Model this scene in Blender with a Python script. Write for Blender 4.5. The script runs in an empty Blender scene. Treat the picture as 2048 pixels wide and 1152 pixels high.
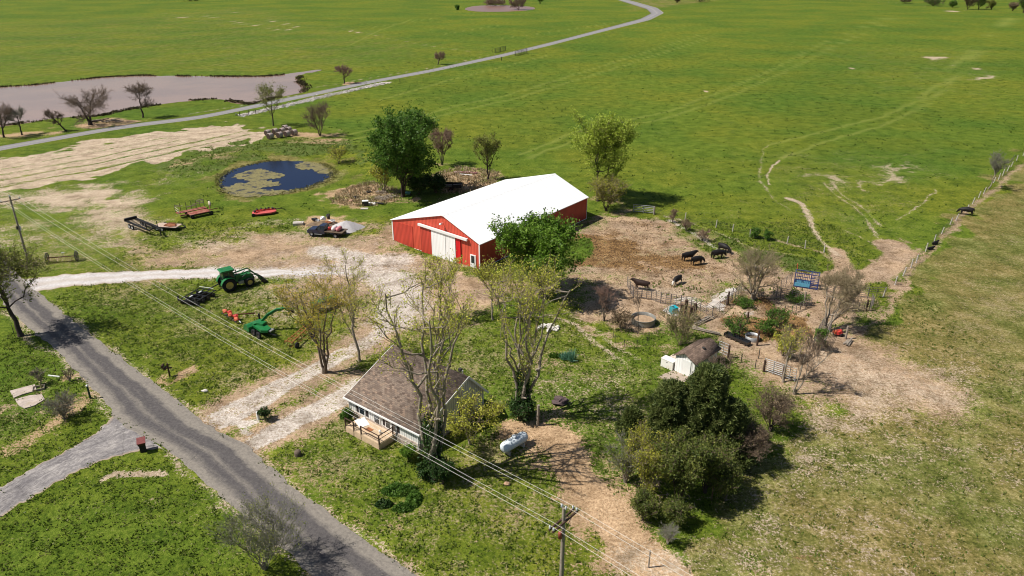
import bpy, math, random
import numpy as np
from mathutils import Vector
random.seed(7); RNG = np.random.default_rng(11)
S = bpy.context.scene; C = S.collection
R = math.radians; PI = math.pi
# ------------------------------------------------------------------ camera, world, sun, exposure
F_PX = 1450.0; PITCH = R(23.92); CAM_H = 40.0
cd = bpy.data.cameras.new('camera'); cam = bpy.data.objects.new('camera', cd); C.objects.link(cam)
cam.location = (0, 0, CAM_H); cam.rotation_euler = (R(90) - PITCH, 0, 0)
cd.sensor_width = 36; cd.lens = 36 * F_PX / 2048; cd.clip_end = 6000; cd.clip_start = .5
S.camera = cam
SUN_EL = R(53); SUN_DIR = Vector((-math.cos(SUN_EL) * math.cos(R(-8)), math.cos(SUN_EL) * math.sin(R(-8)), math.sin(SUN_EL)))
w = bpy.data.worlds.new('World'); S.world = w; w.use_nodes = True
nt = w.node_tree; bg = nt.nodes['Background']; sky = nt.nodes.new('ShaderNodeTexSky')
sky.sky_type = 'NISHITA'; sky.sun_disc = False; sky.sun_elevation = SUN_EL
sky.sun_rotation = math.atan2(SUN_DIR.x, SUN_DIR.y); sky.ozone_density = 1.5
nt.links.new(sky.outputs[0], bg.inputs[0]); bg.inputs[1].default_value = .05
sd = bpy.data.lights.new('sun', 'SUN'); sd.energy = 4.4; sd.angle = R(.5); sd.color = (1, .945, .86)
so = bpy.data.objects.new('sun', sd); C.objects.link(so)
so.rotation_euler = SUN_DIR.to_track_quat('Z', 'Y').to_euler()
S.view_settings.view_transform = 'Standard'; S.view_settings.look = 'None'; S.view_settings.gamma = 1
S.view_settings.exposure = 0.5
S.cycles.filter_width = 1.05
# ------------------------------------------------------------------ geometry of the site
CP, SP = math.cos(PITCH), math.sin(PITCH)
def sm(x): x = np.clip(x, 0, 1); return x * x * (3 - 2 * x)
def terrain(x, y):
    x = np.asarray(x, float); y = np.asarray(y, float)
    z = .75 * np.exp(-(((x + 21) / 6.5) ** 2 + ((y - 110) / 7) ** 2))            # bank by the barn
    a = np.arctan2((y - 147.5) / 13.5, (x + 49.2) / 12.5); r = np.hypot((x + 49.2) / 12.5, (y - 147.5) / 13.5)
    z = z + .9 * np.exp(-((r - 1.75) / .3) ** 2) * sm((np.sin(a) + .25) * 1.2)    # pond berm
    return z
def ray(px, py):
    a = (px - 1024) / F_PX; b = (576 - py) / F_PX
    return np.array([a, CP + b * SP, -SP + b * CP])
def G(px, py, z=None):
    """point of the site seen at a photograph pixel (survey helper)"""
    d = ray(px, py)
    if z is not None:
        t = (z - CAM_H) / d[2]; return Vector((d[0] * t, d[1] * t, z))
    zz = 0.
    for _ in range(4):
        t = (zz - CAM_H) / d[2]; zz = float(terrain(d[0] * t, d[1] * t))
    return Vector((d[0] * t, d[1] * t, zz))
def GH(base, ty):
    P = G(*base); lo, hi = 0, 45
    for _ in range(40):
        m = (lo + hi) / 2; dz = P.z + m - CAM_H
        zc = P.y * CP - dz * SP; u = P.y * SP + dz * CP
        if 576 - F_PX * u / zc > ty: lo = m
        else: hi = m
    return m
def ppm(P): return F_PX / (P.y * CP + (CAM_H - P.z) * SP)
def head(a, b):
    A, B = G(*a), G(*b); return math.atan2(B.y - A.y, B.x - A.x)
# ------------------------------------------------------------------ materials
MATS = {}
def newmat(name):
    m = bpy.data.materials.new(name); m.use_nodes = True; MATS[name] = m
    return m, m.node_tree, m.node_tree.nodes['Principled BSDF']
def nd(nt, t, **k):
    n = nt.nodes.new(t)
    for a, b in k.items():
        if a.startswith('i_'):
            n.inputs[int(a[2:])].default_value = b
        else: setattr(n, a, b)
    return n
def noise(nt, co, scale, detail=3, rough=.55, sc=None):
    n = nd(nt, 'ShaderNodeTexNoise'); n.inputs['Scale'].default_value = scale
    n.inputs['Detail'].default_value = detail; n.inputs['Roughness'].default_value = rough
    if sc:
        mp = nd(nt, 'ShaderNodeMapping'); mp.inputs['Scale'].default_value = sc; nt.links.new(co, mp.inputs[0]); co = mp.outputs[0]
    nt.links.new(co, n.inputs['Vector']); return n.outputs['Fac']
def ramp(nt, fac, stops, interp='LINEAR'):
    r = nd(nt, 'ShaderNodeValToRGB'); e = r.color_ramp.elements; r.color_ramp.interpolation = interp
    while len(e) < len(stops): e.new(.5)
    for q, (p, c) in zip(e, stops): q.position = p; q.color = (*c, 1) if len(c) == 3 else c
    nt.links.new(fac, r.inputs[0]); return r.outputs[0]
def mix(nt, a, b, fac, mode='MIX'):
    m = nd(nt, 'ShaderNodeMix', data_type='RGBA', blend_type=mode)
    for s, v in ((6, a), (7, b), (0, fac)):
        if hasattr(v, 'is_linked') or isinstance(v, bpy.types.NodeSocket): nt.links.new(v, m.inputs[s])
        elif isinstance(v, (int, float)): m.inputs[s].default_value = v
        else: m.inputs[s].default_value = (*v, 1)
    return m.outputs[2]
def mth(nt, op, a, b=0., c=None, clamp=False):
    m = nd(nt, 'ShaderNodeMath', operation=op, use_clamp=clamp)
    for i, v in enumerate((a, b) if c is None else (a, b, c)):
        if isinstance(v, bpy.types.NodeSocket): nt.links.new(v, m.inputs[i])
        else: m.inputs[i].default_value = v
    return m.outputs[0]
def bump(nt, p, h, dist, st=1.):
    b = nd(nt, 'ShaderNodeBump'); b.inputs['Distance'].default_value = dist; b.inputs['Strength'].default_value = st
    nt.links.new(h, b.inputs['Height']); nt.links.new(b.outputs[0], p.inputs['Normal'])
def mat(name, col, rough=.7, metal=0., var=.35, scale=3., dirt=None, bmp=.0, spec=.3, col2=None):
    if name in MATS: return MATS[name]
    m, nt, p = newmat(name); tc = nd(nt, 'ShaderNodeTexCoord').outputs['Object']
    n1 = noise(nt, tc, scale, 5, .65)
    c2 = col2 or tuple(max(0, v * (1 - var)) for v in col)
    c = ramp(nt, n1, [(.32, c2), (.62, col)])
    if dirt:
        c = mix(nt, c, dirt[0], mth(nt, 'MULTIPLY', ramp(nt, noise(nt, tc, scale * .45, 6, .7), [(.5, (0, 0, 0)), (.7, (1, 1, 1))]), dirt[1]))
    nt.links.new(c, p.inputs['Base Color']); p.inputs['Roughness'].default_value = rough; p.inputs['Metallic'].default_value = metal
    p.inputs['Specular IOR Level'].default_value = spec
    if bmp: bump(nt, p, n1, bmp)
    return m
def ribbed(name, col, axis, period=.23, var=.25, depth=.02, dark=.62, rough=.45, spec=.3, metal=0.):
    m, nt, p = newmat(name); tc = nd(nt, 'ShaderNodeTexCoord').outputs['Object']
    sep = nd(nt, 'ShaderNodeSeparateXYZ'); nt.links.new(tc, sep.inputs[0])
    ph = mth(nt, 'FRACT', mth(nt, 'DIVIDE', sep.outputs[axis], period))
    tri = mth(nt, 'ABSOLUTE', mth(nt, 'SUBTRACT', ph, .5))
    groove = ramp(nt, tri, [(.30, (1, 1, 1)), (.42, (dark, dark, dark))])
    n1 = ramp(nt, noise(nt, tc, .8, 5, .6, (1, 1, .35)), [(.3, tuple(v * (1 - var) for v in col)), (.65, col)])
    nt.links.new(mix(nt, n1, groove, 1., 'MULTIPLY'), p.inputs['Base Color'])
    p.inputs['Roughness'].default_value = rough; p.inputs['Specular IOR Level'].default_value = spec; p.inputs['Metallic'].default_value = metal
    bump(nt, p, groove, depth); return m
def leafmat(name, cols, trans=.4):
    m, nt, p = newmat(name)
    g = nd(nt, 'ShaderNodeNewGeometry'); tc = nd(nt, 'ShaderNodeTexCoord').outputs['Object']
    n = noise(nt, tc, .7, 3, .6)
    f = mth(nt, 'ADD', mth(nt, 'MULTIPLY', g.outputs['Random Per Island'], .6), mth(nt, 'SUBTRACT', mth(nt, 'MULTIPLY', n, 1.2), .4), clamp=True)
    k = len(cols); c = ramp(nt, f, [(i / (k - 1) * .9 + .05, cols[i]) for i in range(k)])
    nt.links.new(c, p.inputs['Base Color']); p.inputs['Roughness'].default_value = .55; p.inputs['Specular IOR Level'].default_value = .25
    t = nd(nt, 'ShaderNodeBsdfTranslucent'); nt.links.new(c, t.inputs[0])
    ms = nd(nt, 'ShaderNodeMixShader'); ms.inputs[0].default_value = trans
    nt.links.new(p.outputs[0], ms.inputs[1]); nt.links.new(t.outputs[0], ms.inputs[2])
    nt.links.new(ms.outputs[0], nt.nodes['Material Output'].inputs[0]); return m
# ------------------------------------------------------------------ mesh helpers
def fast(name, V, F, m, parent=None, smooth=False, uv=None, link=True):
    V = np.asarray(V, np.float32); F = np.asarray(F, np.int32); me = bpy.data.meshes.new(name)
    me.vertices.add(len(V)); me.vertices.foreach_set('co', V.ravel())
    k = F.shape[1]; me.loops.add(F.size); me.loops.foreach_set('vertex_index', F.ravel())
    me.polygons.add(len(F)); me.polygons.foreach_set('loop_start', np.arange(0, F.size, k, dtype=np.int32))
    if smooth: me.polygons.foreach_set('use_smooth', np.ones(len(F), bool))
    me.update(calc_edges=True)
    if uv is not None:
        l = me.uv_layers.new(name='UVMap'); l.data.foreach_set('uv', np.asarray(uv, np.float32)[F.ravel()].ravel())
    me.materials.append(m)
    o = bpy.data.objects.new(name, me)
    if link: C.objects.link(o)
    if parent: o.parent = parent
    return o
class MB:
    def __init__(s): s.v = []; s.f = []; s.sm = []
    def add(s, vs, fs, smooth=False):
        n = len(s.v); s.v += [tuple(v) for v in vs]; s.f += [tuple(i + n for i in f) for f in fs]; s.sm += [smooth] * len(fs); return s
    def box(s, c, d, rz=0., rx=0., ry=0.):
        from mathutils import Euler
        M = Euler((rx, ry, rz)).to_matrix(); c = Vector(c); vs = []
        for z in (-.5, .5):
            for x, y in ((-.5, -.5), (.5, -.5), (.5, .5), (-.5, .5)): vs.append(c + M @ Vector((x * d[0], y * d[1], z * d[2])))
        return s.add(vs, [(3, 2, 1, 0), (4, 5, 6, 7), (0, 1, 5, 4), (1, 2, 6, 5), (2, 3, 7, 6), (3, 0, 4, 7)])
    def tube(s, a, b, r0, r1=None, n=8, cap=True):
        a, b = Vector(a), Vector(b); r1 = r0 if r1 is None else r1; d = (b - a).normalized()
        u = d.cross(Vector((0, 0, 1)) if abs(d.z) < .95 else Vector((1, 0, 0))).normalized(); v = d.cross(u)
        vs = [p + (u * math.cos(t) + v * math.sin(t)) * r for p, r in ((a, r0), (b, r1)) for t in [2 * PI * i / n for i in range(n)]]
        s.add(vs, [(i, (i + 1) % n, n + (i + 1) % n, n + i) for i in range(n)], True)
        if cap: s.add(vs[:n][::-1], [tuple(range(n))]); s.add(vs[n:], [tuple(range(n))])
        return s
    def path(s, pts, r, n=6, closed=False):
        P = list(pts) + ([pts[0]] if closed else [])
        for a, b in zip(P, P[1:]): s.tube(a, b, r, n=n)
        return s
    def bar(s, a, b, wd, h):
        a, b = Vector(a), Vector(b); d = (b - a).normalized(); u = d.cross(Vector((0, 0, 1)) if abs(d.z) < .95 else Vector((1, 0, 0))).normalized(); v = u.cross(d)
        vs = [p + u * x * wd / 2 + v * y * h / 2 for p in (a, b) for x, y in ((-1, -1), (1, -1), (1, 1), (-1, 1))]
        return s.add(vs, [(3, 2, 1, 0), (4, 5, 6, 7), (0, 1, 5, 4), (1, 2, 6, 5), (2, 3, 7, 6), (3, 0, 4, 7)])
    def prism(s, prof, y0, y1, ax='y'):
        """profile in x,z extruded along y (or profile in y,z along x)"""
        n = len(prof); T = (lambda p, q: (p[0], q, p[1])) if ax == 'y' else (lambda p, q: (q, p[0], p[1]))
        vs = [T(p, y0) for p in prof] + [T(p, y1) for p in prof]
        return s.add(vs, [tuple(range(n)), tuple(range(2 * n - 1, n - 1, -1))] + [(i, n + i, n + (i + 1) % n, (i + 1) % n) for i in range(n)])
    def slab(s, poly, z0, z1):
        n = len(poly); vs = [(p[0], p[1], z0) for p in poly] + [(p[0], p[1], z1) for p in poly]
        return s.add(vs, [tuple(range(n))[::-1], tuple(range(n, 2 * n))] + [(i, (i + 1) % n, n + (i + 1) % n, n + i) for i in range(n)])
    def lathe(s, c, prof, n=20, axis='z'):
        c = Vector(c); vs = []
        for r, h in prof:
            for i in range(n):
                a = 2 * PI * i / n; x, y = r * math.cos(a), r * math.sin(a)
                vs.append(c + Vector({'z': (x, y, h), 'y': (x, h, y), 'x': (h, x, y)}[axis]))
        k = len(prof); return s.add(vs, [(j * n + i, j * n + (i + 1) % n, (j + 1) * n + (i + 1) % n, (j + 1) * n + i) for j in range(k - 1) for i in range(n)], True)
    def blob(s, c, rx, ry, rz, seed=0, n=10, m=7, amp=.2, flat=False):
        rnd = random.Random(seed); c = Vector(c); vs = [c + Vector((0, 0, -rz))]
        for j in range(1, m):
            for i in range(n):
                a = 2 * PI * i / n; b = -PI / 2 + PI * j / m; k = 1 + amp * (rnd.random() * 2 - 1)
                vs.append(c + Vector((rx * k * math.cos(b) * math.cos(a), ry * k * math.cos(b) * math.sin(a), rz * k * math.sin(b))))
        vs.append(c + Vector((0, 0, rz))); L = len(vs) - 1
        fs = [(0, 1 + (i + 1) % n, 1 + i) for i in range(n)] + [(L, L - n + i, L - n + (i + 1) % n) for i in range(n)]
        fs += [(1 + j * n + i, 1 + j * n + (i + 1) % n, 1 + (j + 1) * n + (i + 1) % n, 1 + (j + 1) * n + i) for j in range(m - 2) for i in range(n)]
        return s.add(vs, fs, not flat)
    def build(s, name, m, parent=None):
        me = bpy.data.meshes.new(name); me.from_pydata(s.v, [], s.f); me.polygons.foreach_set('use_smooth', s.sm)
        ms = m if isinstance(m, (list, tuple)) else [m]
        for q in ms: me.materials.append(q)
        me.update(); o = bpy.data.objects.new(name, me); C.objects.link(o)
        if parent: o.parent = parent
        return o
def tag(o, label=None, cat=None, group=None, kind=None):
    for k, v in (('label', label), ('category', cat), ('group', group), ('kind', kind)):
        if v: o[k] = v
    return o
def thing(name, label, cat, loc=(0, 0, 0), rz=0., group=None):
    o = bpy.data.objects.new(name, None); o.empty_display_size = .3; C.objects.link(o)
    o.location = loc; o.rotation_euler = (0, 0, rz); return tag(o, label, cat, group)
def dup(o, loc=None, rz=None, label=None, scale=None, parent=None):
    c = o.copy(); C.objects.link(c)
    if parent: c.parent = parent
    if loc is not None: c.location = loc
    if rz is not None: c.rotation_euler = (0, 0, rz)
    if scale: c.scale = (scale,) * 3 if isinstance(scale, (int, float)) else scale
    if label: c['label'] = label
    for ch in [x for x in o.children]: dup(ch, parent=c)
    return c
def struct(o, label=None): o['kind'] = 'structure'; o['label'] = label or o.name; return o
# ------------------------------------------------------------------ ground masks (where dirt, gravel, dry grass lie on the site)
def P2(pts): return np.array([G(*p)[:2] for p in pts])
def seg_d(X, Y, a, b):
    d = b - a; L = d @ d + 1e-9; t = np.clip(((X - a[0]) * d[0] + (Y - a[1]) * d[1]) / L, 0, 1)
    return np.hypot(X - a[0] - t * d[0], Y - a[1] - t * d[1])
def polyd(X, Y, P):
    """signed distance, positive inside"""
    d = np.full(X.shape, 1e9); ins = np.zeros(X.shape, bool); n = len(P)
    for i in range(n):
        a, b = P[i], P[(i + 1) % n]; d = np.minimum(d, seg_d(X, Y, a, b))
        c = (a[1] > Y) != (b[1] > Y)
        xi = (b[0] - a[0]) * (Y - a[1]) / (b[1] - a[1] + 1e-12) + a[0]; ins ^= c & (X < xi)
    return np.where(ins, d, -d)
RUL = []
def poly(ch, pts, val=1., soft=1.5): RUL.append(('p', ch, P2(pts), val, soft))
def line(ch, pts, wd, val=1., soft=.6): RUL.append(('l', ch, P2(pts), val, soft, wd))
CH = ['gravel', 'dirt', 'pale', 'olive', 'mulch', 'soil', 'track', 'wild', 'worn']
_wr = np.random.default_rng(5); WK = [(2 * PI / wl * np.array([math.cos(q), math.sin(q)]), _wr.uniform(0, 6.28), am) for wl, am in ((17, 1.1), (13, 1.1), (7, .8), (5.5, .7), (3.1, .42), (2.3, .35)) for q in _wr.uniform(0, 6.28, 2)]
def warp(X, Y, k=1.):
    dx = sum(a * np.sin(X * q[0] + Y * q[1] + f) for q, f, a in WK); dy = sum(a * np.sin(-X * q[1] * 1.1 + Y * q[0] * .9 + f * 2.3) for q, f, a in WK)
    return X + k * dx, Y + k * dy
def patch(X, Y): return sum(np.sin(X * q[1] * .8 + Y * q[0] * .7 + f * 1.7) * a for q, f, a in WK) / 3.2
def evalm(X, Y):
    XW, YW = warp(X, Y); XL, YL = warp(X, Y, .14); PT = patch(X, Y)
    out = {c: np.zeros(X.shape, np.float32) for c in CH}
    for r in RUL:
        P = r[2]; pad = 6 + r[4] * 2; sel = (X > P[:, 0].min() - pad) & (X < P[:, 0].max() + pad) & (Y > P[:, 1].min() - pad) & (Y < P[:, 1].max() + pad)
        if not sel.any(): continue
        x, y = (XW[sel], YW[sel]) if r[0] == 'p' else (XL[sel], YL[sel])
        if r[0] == 'p': m = sm(polyd(x, y, P) / ((3.8 if r[4] >= 1.5 else 2.2) * r[4]) + .5)
        else:
            d = np.full(x.shape, 1e9)
            for a, b in zip(P, P[1:]): d = np.minimum(d, seg_d(x, y, a, b))
            m = sm((r[5] / 2 - d) / (2 * r[4]) + .5)
        if r[0] == 'p' and .3 < r[3] < .98: m = m * np.clip(1 + .28 * PT[sel], 0, 1.3)
        if r[3] < 0:
            for c in ([r[1]] if r[1] != '*' else CH): out[c][sel] *= (1 - m * -r[3])
        else: out[r[1]][sel] = np.maximum(out[r[1]][sel], m * r[3])
    return out
# ploughed pale strip upper left
poly('pale', [(-200, 365), (0, 322), (230, 276), (380, 256), (470, 247), (530, 262), (515, 283), (380, 305), (190, 352), (0, 382), (-200, 420)], 1.0, 1.2)
for q in ([(-200, 412), (0, 374), (190, 340), (380, 296), (500, 268)], [(-200, 398), (0, 361), (185, 328), (370, 288), (490, 262)], [(0, 350), (180, 318), (360, 280)]): line('pale', q, 1.1, -.6, .7)
for q in ([(0, 340), (180, 306), (330, 276)], [(60, 316), (300, 272), (460, 254)]): line('pale', q, .8, -.5, .6)
poly('pale', [(-60, 395), (120, 378), (190, 370), (265, 380), (290, 410), (255, 440), (200, 430), (140, 418), (60, 412), (-60, 420)], .85, 4)
poly('pale', [(150, 395), (215, 388), (240, 415), (200, 428)], 1., 2)
poly('dirt', [(180, 400), (290, 400), (300, 430), (255, 470), (270, 500), (230, 500), (160, 450)], .55, 4)
poly('pale', [(-60, 440), (100, 440), (220, 470), (260, 500), (140, 480), (0, 470)], .48, 4)
poly('dirt', [(200, 470), (290, 490), (380, 500), (420, 520), (340, 525), (220, 495)], .5, 4)
# farmyard
poly('dirt', [(290, 520), (400, 505), (450, 478), (560, 462), (620, 482), (700, 478), (760, 440), (800, 478), (870, 520), (960, 545), (1020, 545), (1010, 600), (930, 640), (850, 650), (790, 650), (700, 640), (620, 605), (540, 575), (440, 545), (300, 540)], .92, 3)
poly('dirt', [(300, 470), (460, 455), (560, 462), (460, 480)], .4, 3)
poly('dirt', [(560, 570), (640, 600), (720, 650), (680, 660), (600, 640), (540, 600)], .5, 4)
poly('dirt', [(740, 540), (960, 560), (930, 640), (800, 670), (700, 640)], .8, 4)
poly('wild', [(560, 560), (660, 590), (640, 640), (560, 630)], .5, 3)
poly('gravel', [(440, 534), (560, 532), (650, 500), (760, 495), (860, 530), (945, 560), (930, 590), (860, 625), (800, 640), (745, 610), (700, 590), (600, 562), (520, 556), (440, 557)], .5, 4)
line('gravel', [(420, 545), (560, 545), (680, 540), (790, 555)], 5., .8, 2.5)
line('gravel', [(700, 530), (780, 560), (820, 590), (790, 640)], 7., .72, 3)
line('gravel', [(640, 500), (730, 520), (800, 520)], 5., .75, 2)
poly('dirt', [(830, 520), (1000, 555), (1090, 560), (1085, 590), (1010, 600), (960, 620)], .9, 2)
poly('dirt', [(880, 590), (1040, 560), (1120, 600), (1000, 610)], .7, 2)
# house drive, two lanes
line('gravel', [(425, 843), (500, 808), (600, 757), (700, 702), (770, 655), (850, 612)], 2.6, .62, 1.3)
line('dirt', [(425, 843), (500, 808), (600, 757), (700, 702), (770, 655), (850, 612)], 7., .8, 1.8)
line('gravel', [(440, 855), (520, 812), (615, 757), (700, 712)], .9, 1., .5); line('gravel', [(420, 832), (495, 797), (590, 750), (690, 695)], .8, .85, .5)
line('gravel', [(515, 893), (570, 868), (630, 832), (700, 800)], .8, 1., .5); line('gravel', [(500, 877), (552, 852), (612, 817), (680, 782)], .8, .9, .5)
line('gravel', [(505, 885), (560, 860), (620, 825), (690, 792), (712, 765)], 2.6, .66, 1.)
line('dirt', [(505, 885), (560, 860), (620, 825), (690, 792), (712, 765)], 6., .82, 1.6)
poly('gravel', [(395, 832), (450, 822), (475, 850), (450, 866), (425, 856)], 1., .6)
poly('gravel', [(470, 880), (505, 862), (530, 880), (515, 905)], 1., .6)
line('mulch', [(375, 815), (430, 862)], 1.2, .5, .5)
# road verges
for q in ([(40, 560), (90, 600), (165, 655), (245, 720), (335, 785), (400, 838)], [(495, 893), (565, 957), (690, 1052), (845, 1165)],
          [(0, 622), (62, 672), (118, 712), (152, 752), (205, 795), (226, 838)], [(332, 900), (400, 962), (450, 1004), (525, 1068), (640, 1165)]): line('pale', q, 1.0, .62, .9)
line('mulch', [(505, 905), (620, 1010), (700, 1070), (820, 1160)], 3., .4, 1.)
poly('mulch', [(100, 742), (150, 735), (205, 790), (180, 800), (120, 770)], .75, 1.)
poly('dirt', [(20, 770), (70, 760), (95, 800), (60, 825), (20, 800)], .7, 1.2)
poly('mulch', [(318, 728), (375, 738), (345, 768), (310, 745)], .75, 1.)
line('mulch', [(10, 905), (60, 880), (110, 850), (170, 800)], 2.4, .55, 1.)
line('pale', [(213, 955), (240, 944), (300, 940), (330, 948)], .8, .8, .4)
poly('wild', [(0, 780), (90, 730), (200, 800), (160, 850), (40, 900)], .5, 2)
poly('dirt', [(330, 730), (375, 735), (360, 760)], .6, .8)
# house lot
poly('mulch', [(1000, 852), (1080, 842), (1180, 862), (1205, 930), (1215, 985), (1290, 1050), (1370, 1110), (1400, 1165), (1210, 1165), (1195, 1090), (1130, 1010), (1095, 965), (1070, 900)], .92, 2.4)
line('mulch', [(1040, 860), (1120, 880), (1150, 950), (1200, 1010), (1290, 1110), (1350, 1165)], 4., 1.1, 1.5)
poly('mulch', [(1050, 960), (1120, 970), (1190, 1090), (1150, 1060), (1080, 1030), (1010, 1020)], .5, 2)
poly('mulch', [(1170, 1040), (1240, 1060), (1250, 1165), (1140, 1165)], .55, 2)
poly('pale', [(1260, 1060), (1400, 1050), (1480, 1165), (1290, 1165)], .68, 3)
poly('mulch', [(540, 900), (640, 930), (700, 990), (640, 990), (560, 930)], .35, 2)
poly('mulch', [(660, 960), (720, 1000), (760, 1040), (700, 1010)], .5, 2)
poly('pale', [(1040, 760), (1180, 720), (1290, 790), (1220, 850), (1100, 820), (1030, 790)], .4, 4)
line('pale', [(1090, 628), (1160, 655), (1200, 690), (1240, 725)], 1., .6, .5); line('pale', [(1120, 615), (1180, 650), (1225, 685), (1270, 720)], .8, .55, .5)
poly('dirt', [(1225, 690), (1245, 672), (1290, 672), (1300, 685), (1275, 696), (1240, 698)], .7, .8)
poly('dirt', [(1030, 690), (1100, 700), (1160, 735), (1090, 735)], .5, 1.5)
poly('wild', [(860, 650), (960, 660), (960, 700), (880, 690)], .4, 3)
poly('wild', [(650, 870), (800, 920), (900, 1000), (1000, 1152), (760, 1100), (560, 930)], .35, 5)
poly('soil', [(560, 905), (620, 925), (660, 975), (610, 960)], .3, 3)
# cattle yard
poly('dirt', [(1185, 432), (1255, 425), (1300, 428), (1345, 445), (1420, 485), (1470, 510), (1540, 540), (1640, 565), (1750, 560), (1720, 600), (1700, 650), (1560, 700), (1450, 690), (1350, 665), (1240, 650), (1190, 640), (1140, 590), (1150, 560), (1150, 470)], .95, 2.2)
poly('dirt', [(1400, 670), (1560, 660), (1740, 660), (1800, 760), (1890, 790), (1780, 830), (1660, 790), (1560, 742), (1450, 702)], 1.15, 2.5)
poly('olive', [(1240, 440), (1330, 450), (1410, 500), (1300, 500), (1250, 470)], .5, 3)
poly('wild', [(1240, 440), (1330, 450), (1410, 500), (1300, 495), (1250, 465)], .3, 3)
poly('soil', [(1155, 475), (1240, 470), (1330, 500), (1420, 520), (1400, 540), (1280, 545), (1190, 530), (1150, 520)], .8, 2)
poly('soil', [(1160, 440), (1300, 450), (1420, 495), (1480, 530), (1400, 570), (1260, 570), (1150, 545)], .42, 3); poly('wild', [(1200, 540), (1450, 540), (1600, 580), (1600, 640), (1400, 650), (1250, 600)], .34, 3); poly('wild', [(1400, 560), (1640, 570), (1660, 680), (1420, 690)], .38, 3)
poly('soil', [(1150, 480), (1210, 476), (1240, 500), (1180, 520), (1150, 515)], 1.2, 2)
poly('pale', [(1165, 525), (1260, 500), (1350, 505), (1400, 530), (1300, 535), (1200, 560)], .5, 2)
poly('wild', [(1250, 580), (1420, 590), (1400, 610), (1300, 600)], .3, 3)
poly('soil', [(1430, 625), (1540, 600), (1600, 625), (1590, 660), (1480, 680), (1440, 660)], .95, 1.5)
poly('gravel', [(1405, 612), (1455, 575), (1475, 572), (1450, 615)], .95, 1.)
line('gravel', [(1340, 440), (1400, 475), (1440, 500)], 1., .6, .6)
poly('wild', [(1300, 430), (1380, 450), (1520, 490), (1640, 530), (1610, 560), (1520, 540), (1420, 480)], .85, 2.)
poly('dirt', [(1320, 425), (1420, 455), (1480, 475), (1560, 505), (1400, 470)], .25, 2.)
poly('dirt', [(1545, 565), (1640, 555), (1700, 545), (1760, 530), (1785, 500), (1810, 500), (1800, 540), (1740, 565), (1640, 580)], 1.2, 1.2)
line('dirt', [(1500, 552), (1570, 562), (1640, 566)], 5., .9, 1.5)
line('dirt', [(1665, 500), (1690, 535), (1680, 555)], 2.6, .95, .8)
line('dirt', [(1560, 480), (1640, 505), (1690, 540)], 1., .7, .5)
line('pale', [(1575, 395), (1605, 408), (1625, 450), (1648, 490), (1672, 512)], .9, .75, .5)
line('pale', [(1535, 290), (1520, 330), (1518, 365), (1560, 405), (1580, 420)], .5, .6, .5); line('pale', [(1552, 320), (1536, 345), (1535, 370)], .6, .7, .35)
for q in ([(1640, 365), (1690, 400), (1735, 440), (1760, 478)], [(1655, 360), (1720, 412), (1768, 455)], [(1500, 470), (1560, 480), (1640, 505)], [(1330, 430), (1420, 460), (1520, 500), (1600, 510)], [(1690, 460), (1760, 490)], [(1800, 440), (1850, 400), (1870, 380)]): line('pale', q, .7, .55, .5)
poly('pale', [(1620, 350), (1680, 352), (1660, 372), (1630, 365)], .6, 1.5); poly('pale', [(1720, 370), (1800, 330), (1820, 325), (1780, 360), (1740, 380)], .62, 1.5)
poly('dirt', [(1750, 490), (1790, 485), (1815, 505), (1780, 540), (1740, 560), (1770, 520)], .8, 2)
poly('dirt', [(1100, 590), (1180, 575), (1260, 600), (1290, 660), (1200, 650)], .75, 3)
poly('mulch', [(1200, 600), (1290, 590), (1300, 660), (1190, 640)], .6, 3)
# right hand pasture
poly('olive', [(2400, 60), (2052, 318), (1960, 400), (1880, 480), (1825, 545), (1780, 620), (1730, 660), (1690, 700), (1640, 780), (1560, 860), (1500, 960), (1420, 1060), (1380, 1300), (3200, 1300), (3200, 60)], 1., 1.5)
line('dirt', [(2056, 322), (1960, 398), (1880, 475), (1820, 545), (1780, 610), (1730, 660)], 1.5, .72, .8)
line('dirt', [(2300, 120), (2056, 322)], 1.4, .7, .8)
poly('pale', [(1640, 760), (1760, 690), (1900, 760), (1900, 850), (1780, 880), (1640, 840)], .62, 6)
poly('dirt', [(1640, 700), (1740, 660), (1790, 740), (1880, 800), (1760, 850), (1640, 800)], .9, 4)
poly('pale', [(1560, 800), (1760, 740), (1960, 780), (1940, 880), (1760, 900), (1640, 900)], .55, 6)
poly('pale', [(1500, 900), (2300, 700), (2300, 1400), (1400, 1400)], .3, 10); poly('worn', [(1800, 560), (2300, 300), (2300, 1400), (1400, 1400), (1560, 860)], .34, 10)
poly('pale', [(1560, 860), (1700, 830), (1800, 900), (1700, 1000), (1500, 1080), (1480, 960)], .5, 8)
poly('pale', [(1440, 1040), (1600, 980), (1680, 1060), (1500, 1165), (1400, 1165)], .55, 6)
poly('pale', [(1880, 850), (2048, 880), (2048, 980), (1950, 950), (1850, 900)], .5, 6)
poly('pale', [(1700, 900), (1780, 880), (1860, 940), (1760, 950)], .5, 4)
poly('wild', [(1860, 820), (1960, 860), (1900, 900), (1860, 880)], .4, 5)
poly('mulch', [(1560, 770), (1640, 780), (1600, 850), (1540, 850)], .6, 3)
poly('dirt', [(1440, 780), (1540, 770), (1560, 800), (1450, 810)], .5, 2)
line('soil', [(1590, 1115), (1630, 1118)], .5, .6, .4)
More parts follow.
